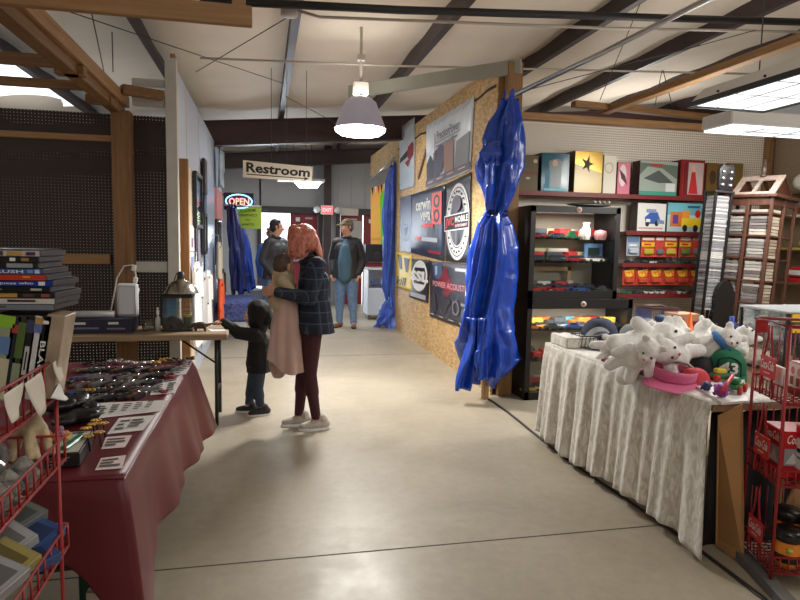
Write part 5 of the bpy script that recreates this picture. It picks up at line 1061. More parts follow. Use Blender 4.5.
# local frame: local -Y face looks to camera left, local +X face to the right
T = Thing('cassette_tower', 'tall revolving wooden tower of cassettes with a little house roof', 'cassette tower', tc_)
def L3(x, y, z): return tc_ + RZ @ V((x, y, z))
def lbox(x, y, z, sx, sy, sz, m, b=.003): return MB().box(L3(x, y, z), (sx, sy, sz), m, RZ, b)
for sx in (-1, 0, 1):
    for sy in (-1, 0, 1):
        if sx or sy: T.part('upright', lbox(sx*half, sy*half, .97, .028, .028, 1.94, wdk))
ZL = [.35, .55, .76, .97, 1.18, 1.39, 1.60, 1.81]
for z in ZL: T.part('shelf', lbox(0, 0, z-.012, half*2, half*2, .018, wdk))
T.part('top_board', lbox(0, 0, 1.955, half*2+.09, half*2+.09, .03, wdk, .006)); T.part('base', lbox(0, 0, .05, half*2+.06, half*2+.06, .1, wdk, .006))
for sy in (-1,): T.part('arch_trim', lbox(0, -half, 1.9, half*2, .02, .06, wdk))
T.part('arch_trim', lbox(half, 0, 1.9, .02, half*2, .06, wdk))
pal = [col(140, 136, 132, .5), col(110, 106, 104, .5), col(156, 150, 142, .5), col(84, 76, 74, .5)]; pal2 = [col(180, 170, 152, .5), col(150, 136, 120, .5), col(190, 180, 164, .5)]
for zi in range(2, len(ZL)):
    z0 = ZL[zi]; z1 = (ZL+[1.9])[zi+1] if zi+1 < len(ZL) else 1.88
    for cx in (-.5, .5):
        p = L3(cx*half, -half+.055, 0); stack(p.x, p.y, z0-.002, z1-.03, .15, .1, 'cassettes on the front of the wooden tower', 'grey cassette case in the front columns of the wooden tower', 'cassette_case', pal, math.radians(-69), .0292, jitter=.008)
    p = L3(half-.055, -.5*half, 0); stack(p.x, p.y, z0-.002, z1-.03, .1, .15, 'cassettes on the right side of the wooden tower', 'pale cassette case in the right side of the wooden tower', 'cassette_case', pal2, math.radians(-69), .0292, jitter=.008)
rf = wood('roof_wood', P(168, 150, 140), 'X', rough=.45); zt = 1.97; rw2, rh = .19, .2
mb = MB(); 
for s in (-1, 1):
    n = V((0, -s*rh, rw2)).normalized(); q = [L3(x, s*rw2*t, zt+rh*(1-t)) for x, t in ((-.2, 1.05), (.2, 1.05), (.2, 0), (-.2, 0))]
    A = Art(MB(), *q, (0, 0, 1))
    for (u0, v0, u1, v1) in ((0, 0, 1, .2), (0, .8, 1, 1), (0, .2, .14, .8), (.46, .2, .54, .8), (.86, .2, 1, .8)): mb.prism([A.p(u0, v0), A.p(u1, v0), A.p(u1, v1), A.p(u0, v1)], -A.n*.016, rf if s < 0 else wdk)
T.part('roof', mb, 'pale house-shaped roof'); mb = MB()
for x in (-.17, .17): mb.prism([L3(x, -rw2, zt), L3(x, rw2, zt), L3(x, 0, zt+rh-.02)], RZ @ V((.01, 0, 0)), wdk)
T.part('gable', mb)
T.part('finial', MB().lathe([(.0, 0), (.03, 0), (.035, .02), (.022, .04), (.028, .07), (.03, .1), (.016, .125), (.018, .15), (.024, .155), (.024, .17), (0, .175)], L3(0, 0, zt+rh-.015), col(84, 66, 54, .3), 16))
# both towers lean a little towards the aisle at their feet
def lean(objs, pivot, ang):
    M_ = Mx.Translation(pivot) @ Mx.Rotation(ang, 4, 'Y') @ Mx.Translation(-V(pivot))
    for o in objs: o.matrix_basis = M_ @ o.matrix_basis
by = lambda *g: [o for o in COL.objects if o.parent is None and o.get('group') in g]
lean([o for o in COL.objects if o.name.startswith('guitar_disc_tower')]+by('disc cases in the guitar tower'), V((gx, GY, 1.9)), .055)
lean([o for o in COL.objects if o.name.startswith('cassette_tower')]+by('cassettes on the front of the wooden tower', 'cassettes on the right side of the wooden tower'), V((tc_.x, tc_.y, 1.9)), .06)
# --- right side wall shelves
for i, (py, lab, c_) in enumerate(((192, 'upper brown', (110, 84, 60)), (216, 'white', (210, 206, 196)), (249, 'yellow', (216, 196, 110)), (284, 'lower brown', (120, 90, 64)))):
    z = at(800, py, X=5.5).z; single('wall_shelf', MB().box((5.57, 5.2, z), (.24, 1.6, .025), col(*c_, .5), b=.003), lab+' shelf on the right side pegboard', 'shelf')
z = at(800, 192, X=5.5).z+.014; me = bake([('e', (5.55, 5.55, z+.09), (.1, .12, .1)), ('c', (5.55, 5.46, z+.05), .06, (5.55, 5.42, z+.04), .05)], .012, col(216, 216, 206, .3), 2, name='helmet'); o = bpy.data.objects.new('helmet', me); COL.objects.link(o); props(o, 'white helmet on the upper brown shelf at the right edge', 'helmet')
for i, (py, y, c_, lab) in enumerate(((216, 5.5, (150, 30, 34), 'dark red rounded cap on the white shelf at the right edge'), (249, 5.45, (226, 210, 50), 'yellow ball on the yellow shelf at the right edge'))):
    z = at(800, py, X=5.5).z+.014; single('ball' if i else 'cap', MB().ball((5.52, y, z+.045), (.06, .06, .045), col(*c_, .5)), lab, 'ball' if i else 'cap')
for i, (py, y, w2, h, c_, lab) in enumerate(((284, 5.5, .26, .16, (196, 44, 44), 'red carton on the lower brown shelf'), (284, 5.15, .2, .18, (150, 40, 40), 'dark red carton nearer on the lower brown shelf'), (249, 5.1, .2, .12, (120, 130, 120), 'grey carton on the yellow shelf'))):
    z = at(800, py, X=5.5).z+.0135; T = Thing('carton', lab, 'box', (5.56, y, z)); T.part('box', MB().box((5.56, y, z+h/2), (.16, w2, h), col(*c_, .5), b=.003)); mb = MB(); Art(mb, (5.479, y+w2/2, z+h), (5.479, y-w2/2, z+h), (5.479, y-w2/2, z), (5.479, y+w2/2, z), (-1, 0, 0)).rect(.15, .2, .85, .5, white).rect(.25, .6, .75, .7, ink); T.part('front_label', mb)
# --- long table under the velvet skirt
ZR = .745; TX0, TX1, TY0, TY1 = 2.09, 3.6, 2.5, 4.28
vel = mat('crushed_velvet', P(178, 172, 160), .55, sheen=.6, spec=.4); nt = vel.node_tree; b = nt.nodes['Principled BSDF']; tc = nt.nodes.new('ShaderNodeTexCoord'); mp = nt.nodes.new('ShaderNodeMapping'); mp.inputs['Scale'].default_value = (34, 34, 12)
n = nt.nodes.new('ShaderNodeTexNoise'); n.inputs['Scale'].default_value = 1; n.inputs['Detail'].default_value = 4; n.inputs['Distortion'].default_value = 1.2; r = nt.nodes.new('ShaderNodeValToRGB'); e = r.color_ramp.elements; e[0].position = .4; e[1].position = .62; e[0].color = P(186, 180, 168)+(1,); e[1].color = P(222, 218, 210)+(1,)
nt.links.new(tc.outputs['Object'], mp.inputs[0]); nt.links.new(mp.outputs[0], n.inputs['Vector']); nt.links.new(n.outputs['Fac'], r.inputs['Fac']); nt.links.new(r.outputs['Color'], b.inputs['Base Color'])
T = Thing('folding_table', 'long display table hidden by the grey velvet skirt on the right', 'table', ((TX0+TX1)/2, (TY0+TY1)/2, 0))
T.part('table_top', MB().box(((TX0+TX1)/2, (TY0+TY1)/2, ZR-.02), (TX1-TX0, TY1-TY0, .034), wood('table_board2', P(150, 120, 90), 'Y'), b=.005))
for x in (TX0+.12, TX1-.12):
    for y in (TY0+.2, TY1-.2): T.part('leg', MB().cyl((x, y, 0), (x, y, ZR-.04), .016, black, 10))
def skirt(u, v):
    Ly = TY1-TY0; Lx = .5; s = u*(Ly+Lx)          # front edge near -> far, then round the far end
    s0 = s
    if s < Ly: p = V((TX0-.012, TY0+s, ZR)); n_ = V((-1, 0, 0))
    else: p = V((TX0-.012+(s-Ly), TY1+.012, ZR)); n_ = V((0, 1, 0))
    q = .020*math.sin(s*24+1.3*math.sin(s*5))+.012*math.sin(s*57+2)
    near = math.exp(-(s/.12)**2)
    low = .03+.05*abs(math.sin(s*2.2+.4)) + (-.02)*near
    return p + n_*((q*(.35+.65*v)+.022+.05*v)*min(1, v*6+.15)) - V((0, 0, (ZR-low)*v)) + V((0, -.10*near*v, 0))
mb = MB().grid(skirt, 260, 26, vel, .003)
mb.grid(lambda u, v: (TX0-.014+u*.45, TY0-.0+v*(TY1-TY0+.012), ZR+.003), 6, 20, vel, .003)
single('table_skirt', mb, 'grey crushed velvet skirt hanging in folds round the right hand table', 'table skirt')
ZT2 = ZR+.0045
def rp(px, py, z=0): return at(px, py, Z=ZT2+z)
q = [rp(*p) for p in ((601, 361), (618, 358), (690, 381), (676, 387))]; mb = MB(); Art(mb, *q, (0, 0, 1)); A0 = Art(MB(), *q, (0, 0, 1)); mb.prism(q, (0, 0, .012), col(116, 34, 38, .5)); single('placemat', mb, 'dark red mat along the table edge under the white plush toys', 'mat')
# raised velvet covered box at the far corner
p = at(560, 350, Z=ZT2); single('covered_riser', MB().grid(lambda u, v: (2.10+u*.30, 4.0+.26*v, ZT2+.075+.004*math.sin(u*20)), 8, 8, vel).box((2.25, 4.13, ZT2+.036), (.3, .26, .07), vel, b=.008), 'low riser covered in the same grey velvet at the far table corner', 'riser')
# black wire basket
p = rp(588, 347); T = Thing('wire_basket', 'small black wire basket tipped beside the navy cap', 'basket', p, None); mb = MB(); Rb = Mx.Rotation(.35, 3, 'Y')
for k in range(7):
    x = -.09+.03*k; mb.tube([p+V((x, -.06, .01)), p+V((x, -.08, .09)), ], .003, black, 6); mb.tube([p+V((x, .06, .01)), p+V((x, .08, .09))], .003, black, 6); mb.tube([p+V((x, -.06, .01)), p+V((x, .06, .01))], .003, black, 6)
for k in range(5): y = -.06+.03*k; mb.tube([p+V((-.09, y, .01)), p+V((.09, y, .01))], .003, black, 6)
T.part('wire_grid', mb); T.part('rim', MB().tube([p+V(q_) for q_ in ((-.1, -.08, .09), (.1, -.08, .09), (.1, .08, .09), (-.1, .08, .09))], .005, black, 6, closed=True))
# caps
def cap(loc, m, brim_m, label, rot, art=None, group=None, sc=1.0):
    T = Thing('baseball_cap', label, 'cap', (0, 0, 0), group)
    def crown(u, v):
        a = u*2*math.pi; t = v*math.pi/2; return (.092*math.cos(a)*math.cos(t)**.7, .1*math.sin(a)*math.cos(t)**.7, .115*math.sin(t)+(.012*max(0, -math.sin(a)))*math.sin(2*t))
    T.part('crown', MB().grid(crown, 36, 12, m))
    def brim(u, v):
        a = math.pi*(1.08+.84*u); r_ = 1+.0*v; x = .092*math.cos(a); y = .1*math.sin(a); k = math.sin(math.pi*u)**.6
        return (x*(1+.06*v), y-.085*v*k, .006-.022*v*(abs(x)/.09)**2+.004)
    T.part('brim', MB().grid(brim, 24, 8, brim_m, .004)); T.part('button', MB().ball((0, 0, .116), (.009, .009, .006), m, 1))
    mb = MB(); 
    if art: art(mb); T.part('emblem', mb)
    T.o.location = loc; T.o.rotation_euler = rot; T.o.scale = (sc,)*3; return T.o
def curved(mb, polys, off=.102):
    """print wrapped on the cap front: u = angle from the front centre, v = height"""
    for pts, m in polys:
        P_ = []
        for u, v in pts:
            t = math.asin(max(0, min(.95, v/.118))); k = math.cos(t)**.7; P_.append((.0955*math.sin(u)*k, -.1045*math.cos(u)*k-.002, v+.012*math.cos(u)*math.sin(2*t)+.001))
        mb.add(P_, [list(range(len(P_)))], m)
navy_c = col(36, 46, 68, .8); gry = col(176, 180, 186, .7); gbr = col(132, 136, 142, .8)
def sea(mb):
    def wing(u0, u1, f_lo, f_hi, m, n=14):
        q = [(u0+(u1-u0)*k/n, k/n) for k in range(n+1)]
        for (ua, ta), (ub, tb) in zip(q, q[1:]): curved(mb, [([(ua, f_lo(ta)), (ub, f_lo(tb)), (ub, f_hi(tb)), (ua, f_hi(ta))], m)])
    wing(-.8, .6, lambda t: .034+.016*t, lambda t: .036+.016*t+.034*math.sin(math.pi*t)**.6, gry)
    wing(-.3, .5, lambda t: .0455+.006*t, lambda t: .047+.006*t+.010*math.sin(math.pi*t), col(90, 98, 114, .7))
cap(rp(600, 341, .03), navy_c, gbr, 'navy cap with a pale grey wing emblem lying at the far table end', (.1, -.12, -.55), sea, None, 1.5)
cap(rp(634, 341, .02), col(126, 128, 128, .8), col(146, 148, 146, .8), 'grey cap with a red patch lying behind the navy one', (-.1, .1, .8), lambda mb: curved(mb, [([(-.5, .02), (.0, .02), (.0, .06), (-.5, .06)], col(196, 70, 60, .7))]), None, 1.15)
def n43(mb):
    curved(mb, [([(-.75+.1*k, .012) for k in range(16)]+[(.75-.1*k, .1-.09*((.75-.1*k)/.8)**2*.3) for k in range(16)], col(26, 34, 62, .8))])
    vs, fs = textgeo('43', 0, .03); P_ = []
    for x, y in vs:
        u = (x-.5)*.95; v = .03+.05*y; t = math.asin(v/.118); k = math.cos(t)**.7; P_.append((.0985*math.sin(u)*k, -.1075*math.cos(u)*k-.004, v+.012*math.cos(u)*math.sin(2*t)+.002))
    mb.add(P_, fs, white)
cap(rp(726, 370, .04), col(24, 104, 72, .8), col(24, 104, 72, .8), 'green cap with a navy front reading 43', (.32, .1, -.62), n43, None, 1.12)
cap(rp(703, 376, .0), col(24, 24, 28, .8), col(24, 24, 28, .8), 'black cap lying between the pink visor and the green cap', (.0, -.15, -1.0), None, None, .95)
# pink sun visor
T = Thing('sun_visor', 'pink sun visor lying at the table edge in front of the plush toys', 'visor', (0, 0, 0)); pk = col(206, 100, 140, .6)
T.part('band', MB().grid(lambda u, v: (.105*math.cos(math.pi*(2*u)), .115*math.sin(math.pi*2*u), .008+.05*v+.03*v*math.sin(math.pi*2*u)*-.5), 36, 3, pk, .004))
T.part('brim', MB().grid(lambda u, v: (.105*math.cos(math.pi*(1.02+.96*u))*(1+.15*v), .115*math.sin(math.pi*(1.02+.96*u))-.11*v*math.sin(math.pi*u)**.5, .012-.03*v*abs(math.cos(math.pi*(1.02+.96*u)))**2), 28, 8, pk, .004))
T.part('strap', MB().tube([(.1, .03, .05), (.04, .09, .06), (-.04, .09, .06), (-.1, .03, .05)], .008, col(150, 140, 130, .8), 6)); T.o.location = rp(673, 379, .025); T.o.rotation_euler = (.12, .12, -.85); T.o.scale = (1.12,)*3
cap(rp(695, 385, -.002), col(190, 56, 66, .8), col(190, 56, 66, .8), 'red cap lying nearly flat under the pink visor', (.05, 0, -1.6), None, None, .8)
mb = MB().box(rp(664, 384)+V((0, 0, .012)), (.13, .06, .022), black, .9, .01); single('glasses_case', mb, 'small black case at the table edge below the pink visor', 'case')
# white plush bears
plush = mat('white_plush', P(226, 224, 220), .95, noise=.06, nscale=40, bump=.6, sheen=.4); pbk = col(26, 24, 26, .3)
def bear(label, nose=(60, 50, 50)):
    T = Thing('plush_bear', label, 'plush toy', (0, 0, 0), 'white plush toys heaped on the right table')
    me = bake([('e', (0, 0, .11), (.095, .085, .11)), ('c', (0, 0, .17), .07, (0, -.01, .23), .07), ('e', (0, -.012, .27), (.085, .08, .075)), ('e', (0, -.08, .255), (.042, .035, .032)), ('e', (-.068, .0, .335), (.03, .018, .03)), ('e', (.068, .0, .335), (.03, .018, .03)),
               ('c', (.08, -.01, .18), .036, (.135, -.06, .11), .034), ('c', (-.08, -.01, .18), .036, (-.135, -.06, .11), .034), ('c', (.05, -.02, .05), .05, (.085, -.06, -.04), .044), ('c', (-.05, -.02, .05), .05, (-.085, -.06, -.04), .044), ('e', (0, .09, .07), (.03, .03, .03))], .009, plush, 3, name='plush_body')
    mobj('plush_body', me, V((0, 0, 0)), T.o)
    for s in (-1, 1): T.part('eye', MB().ball((s*.032, -.088, .29), .009, pbk, 1))
    T.part('nose', MB().ball((0, -.113, .265), (.012, .008, .009), col(*nose, .5), 1)); return T.o
B0 = bear('white plush bear lying on its back at the far left of the heap', (196, 120, 110))
B0.location = rp(618, 356, .10); B0.rotation_euler = (-.35, 1.25, -.25); B0.scale = (1.2,)*3
def bdup(px, py, z, rot, sc, label): dup(B0, rp(px, py, z), rot, label, None, sc)
bdup(625, 363, .09, (.85, .55, -.3), .78, 'white plush bear face forward, lowest at the table edge')
bdup(668, 346, .11, (-1.3, .2, -.7), 1.0, 'white plush bear tipped over highest at the back of the heap')
bdup(684, 360, .09, (.1, -1.25, .3), .9, 'white plush bear on its side in the middle of the heap')
bdup(700, 350, .10, (-.6, 1.15, .2), .95, 'white plush bear lying behind the blue scarfed one')
bdup(716, 352, .12, (-1.1, .5, -1.3), .8, 'white plush bear at the right end of the heap near the glass vitrine')
bdup(600, 350, .05, (.2, 1.2, -.5), .6, 'small pale plush bear beside the black wire basket')
B1 = dup(B0, rp(698, 361, .07), (.25, .75, -.3), 'white plush bear wearing a blue scarf, next to the green cap', None, .8)
sc_ = MB().tube([(.08*math.cos(a*.5236), -.005+.08*math.sin(a*.5236), .215) for a in range(12)], .026, col(62, 112, 168, .9), 8, closed=True); sc_.box((.03, -.1, .15), (.05, .018, .12), col(62, 112, 168, .9), (.2, 0, 0), .006); mobj('scarf', sc_, V((0, 0, 0)), B1, 'blue scarf')
# board with toys at the near end
q = [rp(*p) for p in ((690, 384), (744, 380), (748, 403), (722, 405))]; mb = MB(); mb.prism(q, (0, 0, .012), white); single('white_board', mb, 'white board lying at the near right corner of the velvet table', 'board')
def toycar(px, py, c1, c2, label, sc, rz):
    T = Thing('toy_vehicle', label, 'toy', (0, 0, 0)); b1 = col(*c1, .35); T.part('chassis', MB().box((0, 0, .03), (.12, .05, .022), b1, None, .006)); T.part('cabin', MB().box((-.015, 0, .055), (.06, .042, .03), col(*c2, .35), None, .008))
    for x in (-.04, .04):
        for y in (-.03, .03): T.part('wheel', MB().lathe([(0, -.007), (.02, -.007), (.02, .007), (0, .007)], (x, y, .02), col(176, 40, 40, .5), 14, (0, 1, 0)))
    T.o.location = rp(px, py, .013); T.o.rotation_euler = (0, 0, rz); T.o.scale = (sc,)*3
toycar(735, 392, (30, 120, 66), (30, 120, 66), 'green toy vehicle with red wheels nearest the wire rack', 1.1, .6); toycar(722, 381, (34, 110, 70), (210, 190, 60), 'green toy vehicle with a yellow top behind the purple toy', 1.0, -.3)
for i, (px, py, c_, s_, lab) in enumerate(((721, 390, (146, 60, 150), .034, 'purple knobbly toy ball on the white board'), (706, 386, (40, 52, 100), .024, 'dark blue toy figure at the left of the white board'), (736, 372, (226, 206, 190), .03, 'pale pink toy head just under the green cap'), (731, 382, (210, 120, 60), .02, 'orange toy piece behind the purple ball'))):
    p = rp(px, py, .012+s_); mb = MB().ball(p, s_, col(*c_, .45), 2); 
    for k in range(9): a = k*2.4; zz = -0.8+k*.2; rr_ = math.sqrt(max(0, 1-zz*zz)); mb.ball(p+V((math.cos(a)*rr_, math.sin(a)*rr_, zz))*s_, s_*.32, col(*c_, .45), 1)
    single('toy', mb, lab, 'toy', p-V((0, 0, s_)))
single('toy_rod', MB().tube([rp(722, 392, .05), rp(733, 375, .11)], [.012, .008], col(196, 44, 70, .4), 8), 'red toy rod leaning on the purple ball', 'toy')
# goods at the back of the table
p = rp(655, 335); gy = 4.22
def atz(px, Y): q_ = at(px, 320, Y=Y); return V((q_.x, Y, ZT2))
p = atz(656, 4.15); wx = .22
T = Thing('glass_terrarium', 'open topped glass tank with a dark frame at the back of the velvet table', 'glass tank', p)
for z in (.004, .27): T.part('rim', MB().tube([p+V((sx*wx*.5, sy*.1, z+.006)) for sx, sy in ((-1, -1), (1, -1), (1, 1), (-1, 1))], .011, col(92, 60, 56, .5), 6, closed=True))
mb = MB()
for sx, sy, a, c in ((0, -.1, wx, .004), (0, .1, wx, .004), (-wx/2, 0, .004, .2), (wx/2, 0, .004, .2)): mb.box(p+V((sx, sy, .14)), (a, c, .27), gl)
T.part('glass_tank', mb); R_ = random.Random(3)
for k in range(5): single('crumpled_bag', MB().ball(p+V((R_.uniform(-.06, .06), R_.uniform(-.05, .05), .05+.035*k)), (.055, .045, .03), (col(206, 206, 204), col(60, 80, 120), col(176, 180, 176))[k % 3], 2, R_.random()*3), ('white', 'blue', 'pale grey', 'white', 'blue')[k]+' crumpled pouch inside the glass tank', 'pouch', None, ('white', 'blue', 'pale grey', 'white', 'blue')[k]+' pouches in the glass tank')
p = atz(681, 4.1); T = Thing('wooden_crate', 'red and tan slatted gift crate beside the glass tank', 'crate', p)
T.part('box', MB().box(p+V((0, 0, .12)), (.19, .16, .24), col(196, 150, 116, .6), b=.004)); mb = MB()
for k in range(4): mb.box(p+V((-.085, -.083, .03+.06*k)), (.03, .006, .028), col(150, 50, 46))
mb.box(p+V((.05, -.083, .13)), (.07, .006, .11), col(130, 50, 56)); T.part('printed_front', mb)
single('orange_cone', MB().lathe([(.036, 0), (.036, .01), (.026, .012), (.006, .15), (0, .155)], p+V((-.03, -.14, .0)), col(238, 110, 40, .5), 18), 'small orange cone standing in front of the slatted crate', 'cone').location.z += .11
single('cone_stand', MB().box(p+V((-.03, -.14, .055)), (.07, .07, .108), col(70, 60, 56), b=.004), 'small dark block under the orange cone', 'block')
p = atz(699, 4.1); mb = MB(); 
for k in range(14): a = k*2.4; r_ = .03+.035*(k % 3); mb.ball(p+V((r_*math.cos(a), .6*r_*math.sin(a), .1+.03*(k % 4))), (.03, .012, .02), col(214, 200, 170), 1, (a, a*.5, a))
mb.cyl(p, p+V((0, 0, .12)), .012, col(120, 96, 70)); single('dried_flower', mb, 'cream dried flower bunch behind the plush heap', 'flowers')
p = atz(732, 4.0); single('water_bottle', MB().lathe([(0, 0), (.04, 0), (.042, .14), (.03, .17), (.018, .19), (.018, .22), (0, .22)], p, col(40, 80, 170, .3), 18), 'bright blue bottle behind the right end of the plush heap', 'bottle')
p = atz(692, 4.2); 
# acrylic vitrine with bits inside
v0 = at(741, 365, Z=ZT2); VX0, VY0 = 2.72, 2.95; VY1 = 3.4; VX0 = at(741, 320, Y=VY1).x; VX1 = VX0+.5; VY0 = at(787, 330, X=VX0).y; VZ = at(760, 307, Y=VY1).z
T = Thing('acrylic_vitrine', 'big clear acrylic show box with black edges behind the red wire rack', 'show box', ((VX0+VX1)/2, (VY0+VY1)/2, ZT2)); xm, ym = (VX0+VX1)/2, (VY0+VY1)/2; ac = glassmat('acrylic', (.9, .94, .95), .22, .05); mb = MB()
for x, y, a, c in ((xm, VY0, VX1-VX0, .004), (xm, VY1, VX1-VX0, .004), (VX0, ym, .004, VY1-VY0), (VX1, ym, .004, VY1-VY0)): mb.box((x, y, (ZT2+VZ)/2), (a, c, VZ-ZT2), ac)
T.part('clear_walls', mb); T.part('lid', MB().box((xm, ym, VZ+.008), (VX1-VX0+.02, VY1-VY0+.02, .014), mat('frosted_lid', P(190, 196, 200), .25, spec=.8), b=.004))
for x, y in ((VX0, VY0), (VX1, VY0), (VX0, VY1), (VX1, VY1)): T.part('corner_post', MB().box((x, y, (ZT2+VZ)/2), (.016, .016, VZ-ZT2), black))
T.part('inner_shelf', MB().box((xm, ym, ZT2+.17), (VX1-VX0-.03, VY1-VY0-.03, .008), col(40, 40, 42, .4))); T.part('base_tray', MB().box((xm, ym, ZT2+.006), (VX1-VX0, VY1-VY0, .01), black))
vc = [(60, 54, 64), (110, 96, 90), (40, 38, 44), (150, 146, 150), (90, 60, 40), (206, 190, 60), (70, 70, 80), (120, 60, 60)]
for k in range(14):
    zz = ZT2+.0115 if k < 7 else ZT2+.1745; x = VX0+.06+.083*(k % 7); y = VY0+.1+.12*(k % 2); c_ = vc[k % 8]; nm = ('dark violet', 'taupe', 'black', 'silver', 'brown', 'yellow', 'slate', 'dull red')[k % 8]
    mb = MB().lathe([(0, 0), (.03, 0), (.034, .03), (.02, .06), (.026, .08), (.012, .105), (0, .11)], (x, y, zz), col(*c_, .35), 14); single('trinket_jar', mb, '%s little jar on the %s of the acrylic show box' % (nm, 'floor' if k < 7 else 'upper shelf'), 'jar', None, '%s jars on the %s' % (nm, 'floor' if k < 7 else 'upper shelf'))
for k, py in enumerate((318, 329)): p = at(797, py, Y=VY0-.02); single('price_tag', MB().box(p, (.07, .004, .045), col(230, 180, 40, .6)), ('upper', 'lower')[k]+' yellow tag on the front of the acrylic show box', 'tag')
# --- cardboard leaning at the table end
card = mat('cardboard', P(176, 132, 84), .8, noise=.08, nscale=6)
A1, A2, A3, A4 = at(718, 416, Y=2.5), at(743, 404, Y=2.46), at(744, 570, Y=2.37), at(716, 540, Y=2.55); A3.z = .005; A4.z = .005
single('cardboard_sheet', MB().prism([A1, A2, A3, A4], (.006, .012, 0), card), 'brown cardboard sheet leaning at the near end of the velvet table', 'cardboard')
single('cardboard_carton', MB().box((2.66, 2.62, .25), (.5, .1, .5), col(150, 112, 72, .8), b=.004), 'brown carton standing behind the red wire rack', 'carton')
struct('trim_6', MB().box((2.2, 2.3, .025), (.06, 1.2, .05), col(96, 96, 94, .6), -.28, .003))
single('shade_sheet', MB().grid(lambda u, v: (2.13+1.3*u, 2.56+.012*math.sin(u*40), .01+.68*v), 40, 3, col(22, 20, 22, .9), .003), 'black sheet added as the shade under the near end of the velvet table', 'shade sheet')  # dark sheet added where only shade fills the gap under the table
# --- red wire beverage rack
rwc = mat('red_enamel_wire', P(150, 32, 36), .35); F0 = V((2.255, 2.455, 0)); N0 = V((2.165, 2.175, 0)); e1 = (N0-F0); Lr = e1.length; e1.normalize(); e2 = V((-e1.y, e1.x, 0)); e2 = e2 if e2.x > 0 else -e2; W_ = .42; HT = 1.165
def rk(s, t, z): return F0 + e1*(s*Lr) + e2*(t*W_) + V((0, 0, z))
def rkpx(px, py, off=0):
    d = FWD*F + RGT*(px-400) + DWN*(py-300); o_ = F0 - e2*off; k = (o_-CAMPOS).dot(e2)/d.dot(e2); return CAMPOS+d*k
T = Thing('beverage_rack', 'red wire soda display rack with three tiers at the right edge', 'display rack', rk(.5, .5, 0))
for s, t in ((0, 0), (1, 0), (0, 1), (1, 1)): T.part('post', MB().cyl(rk(s, t, 0), rk(s, t, HT), .007, rwc, 8))
mb = MB().tube([rk(s, t, HT) for s, t in ((0, 0), (1, 0), (1, 1), (0, 1))], .007, rwc, 8, closed=True); mb.box(rk(0, .0, HT-.03)+e1*.05, (.06, .006, .06), rwc); T.part('top_frame', mb)
for z in (.08, .47, .83):
    mb = MB()
    for zz in (z, z+.07): mb.tube([rk(s, t, zz) for s, t in ((0, 0), (1, 0), (1, 1), (0, 1))], .0055, rwc, 8, closed=True)
    for k in range(1, 9): mb.cyl(rk(k/9, 0, z), rk(k/9, 1, z), .003, rwc, 6); 
    for k in range(1, 12): mb.cyl(rk(0, k/12, z), rk(1, k/12, z), .003, rwc, 6)
    T.part('tray_grid', mb); mb = MB()
    for k in range(1, 9): mb.cyl(rk(k/9, 0, z), rk(k/9, 0, z+.07), .003, rwc, 6)
    for k in range(0, 13): mb.cyl(rk(1, k/12, z), rk(1, k/12, z+.07), .003, rwc, 6); mb.cyl(rk(0, k/12, z), rk(0, k/12, z+.28), .003, rwc, 6)
    T.part('basket_wires', mb)
    # bottle outline on the side with its sign plate
    for sg in (-1, 1):
        pts = [(.05, .34), (.05, .28), (.10, .22), (.19, .15), (.15, .08), (.2, .02), (.17, 0)]; mb = MB().tube([rk(.5+sg*q_, -.02, z+h_*.95) for q_, h_ in pts], .005, rwc, 8); T.part('bottle_wire', mb, 'bottle-shaped wire')
    q = [rk(.32, -.04, z+.185), rk(.78, -.04, z+.185), rk(.78, -.04, z+.09), rk(.32, -.04, z+.09)]; mb = MB(); A = panel(mb, *q, -e2, col(196, 30, 38, .35), .003); A.text('Coca-Cola', .08, .18, .92, .62, white, shear=.35, bold=.012); A.rect(.3, .76, .7, .8, white); p_ = T.part('sign_plate', mb)
def rbox(name, label, s, t, z, a, c, h, m, art, cat='box'):
    Q = Thing(name, label, cat, rk(s, t, z)); R_ = Mx((e1, e2, V((0, 0, 1)))).transposed(); cc = rk(s, t, z+h/2); Q.part('carton', MB().box(cc, (a, c, h), m, R_, .004)); mb = MB()
    f = lambda x, z_: cc + e1*(x*a/2) - e2*(c/2) + V((0, 0, z_*h/2)); art(Art(mb, f(-.96, .96), f(.96, .96), f(.96, -.96), f(-.96, -.96), -e2)); g = lambda y, z_: cc + e1*(a/2) + e2*(y*c/2) + V((0, 0, z_*h/2)); art(Art(mb, g(-.96, .96), g(.96, .96), g(.96, -.96), g(-.96, -.96), e1)); Q.part('printed_sides', mb); return Q
cred = col(186, 28, 36, .35); cwh = col(222, 216, 212, .4); steel_ = col(150, 150, 156, .35)
def ar1(A): A.rect(0, 0, 1, .3, cred); A.text('Coca-Cola', .12, .05, .88, .25, white, shear=.35, bold=.012); A.rect(.06, .36, .94, .74, steel_); A.poly([(.1, .7), (.3, .45), (.5, .66), (.7, .42), (.92, .7)], col(206, 204, 200)); A.rect(0, .78, 1, 1, cred)
rbox('soda_carton', 'red soda carton with a snowy picture on the middle tier', .42, .3, .479, .17, .16, .21, cred, ar1)
def ar2(A): A.rect(.08, .2, .92, .8, cwh); A.rect(.2, .4, .8, .48, ink); A.rect(.25, .55, .75, .6, col(120, 116, 116))
rbox('soda_carton', 'red rimmed white picture carton nearest on the middle tier', .84, .62, .479, .12, .3, .24, cred, ar2)
def ar3(A):
    A.rect(0, 0, 1, .78, cwh)
    for k in range(3): A.disc(.2+.3*k, .25, .09, .12, col(206, 120, 126)); A.rect(.1+.3*k, .44, .26+.3*k, .7, col(150, 60, 66))
    A.rect(0, .8, 1, 1, col(120, 30, 36))
rbox('gift_tin', 'white and red patterned gift tin on the top tier', .62, .55, .839, .19, .24, .15, col(140, 34, 40, .4), ar3, 'tin')
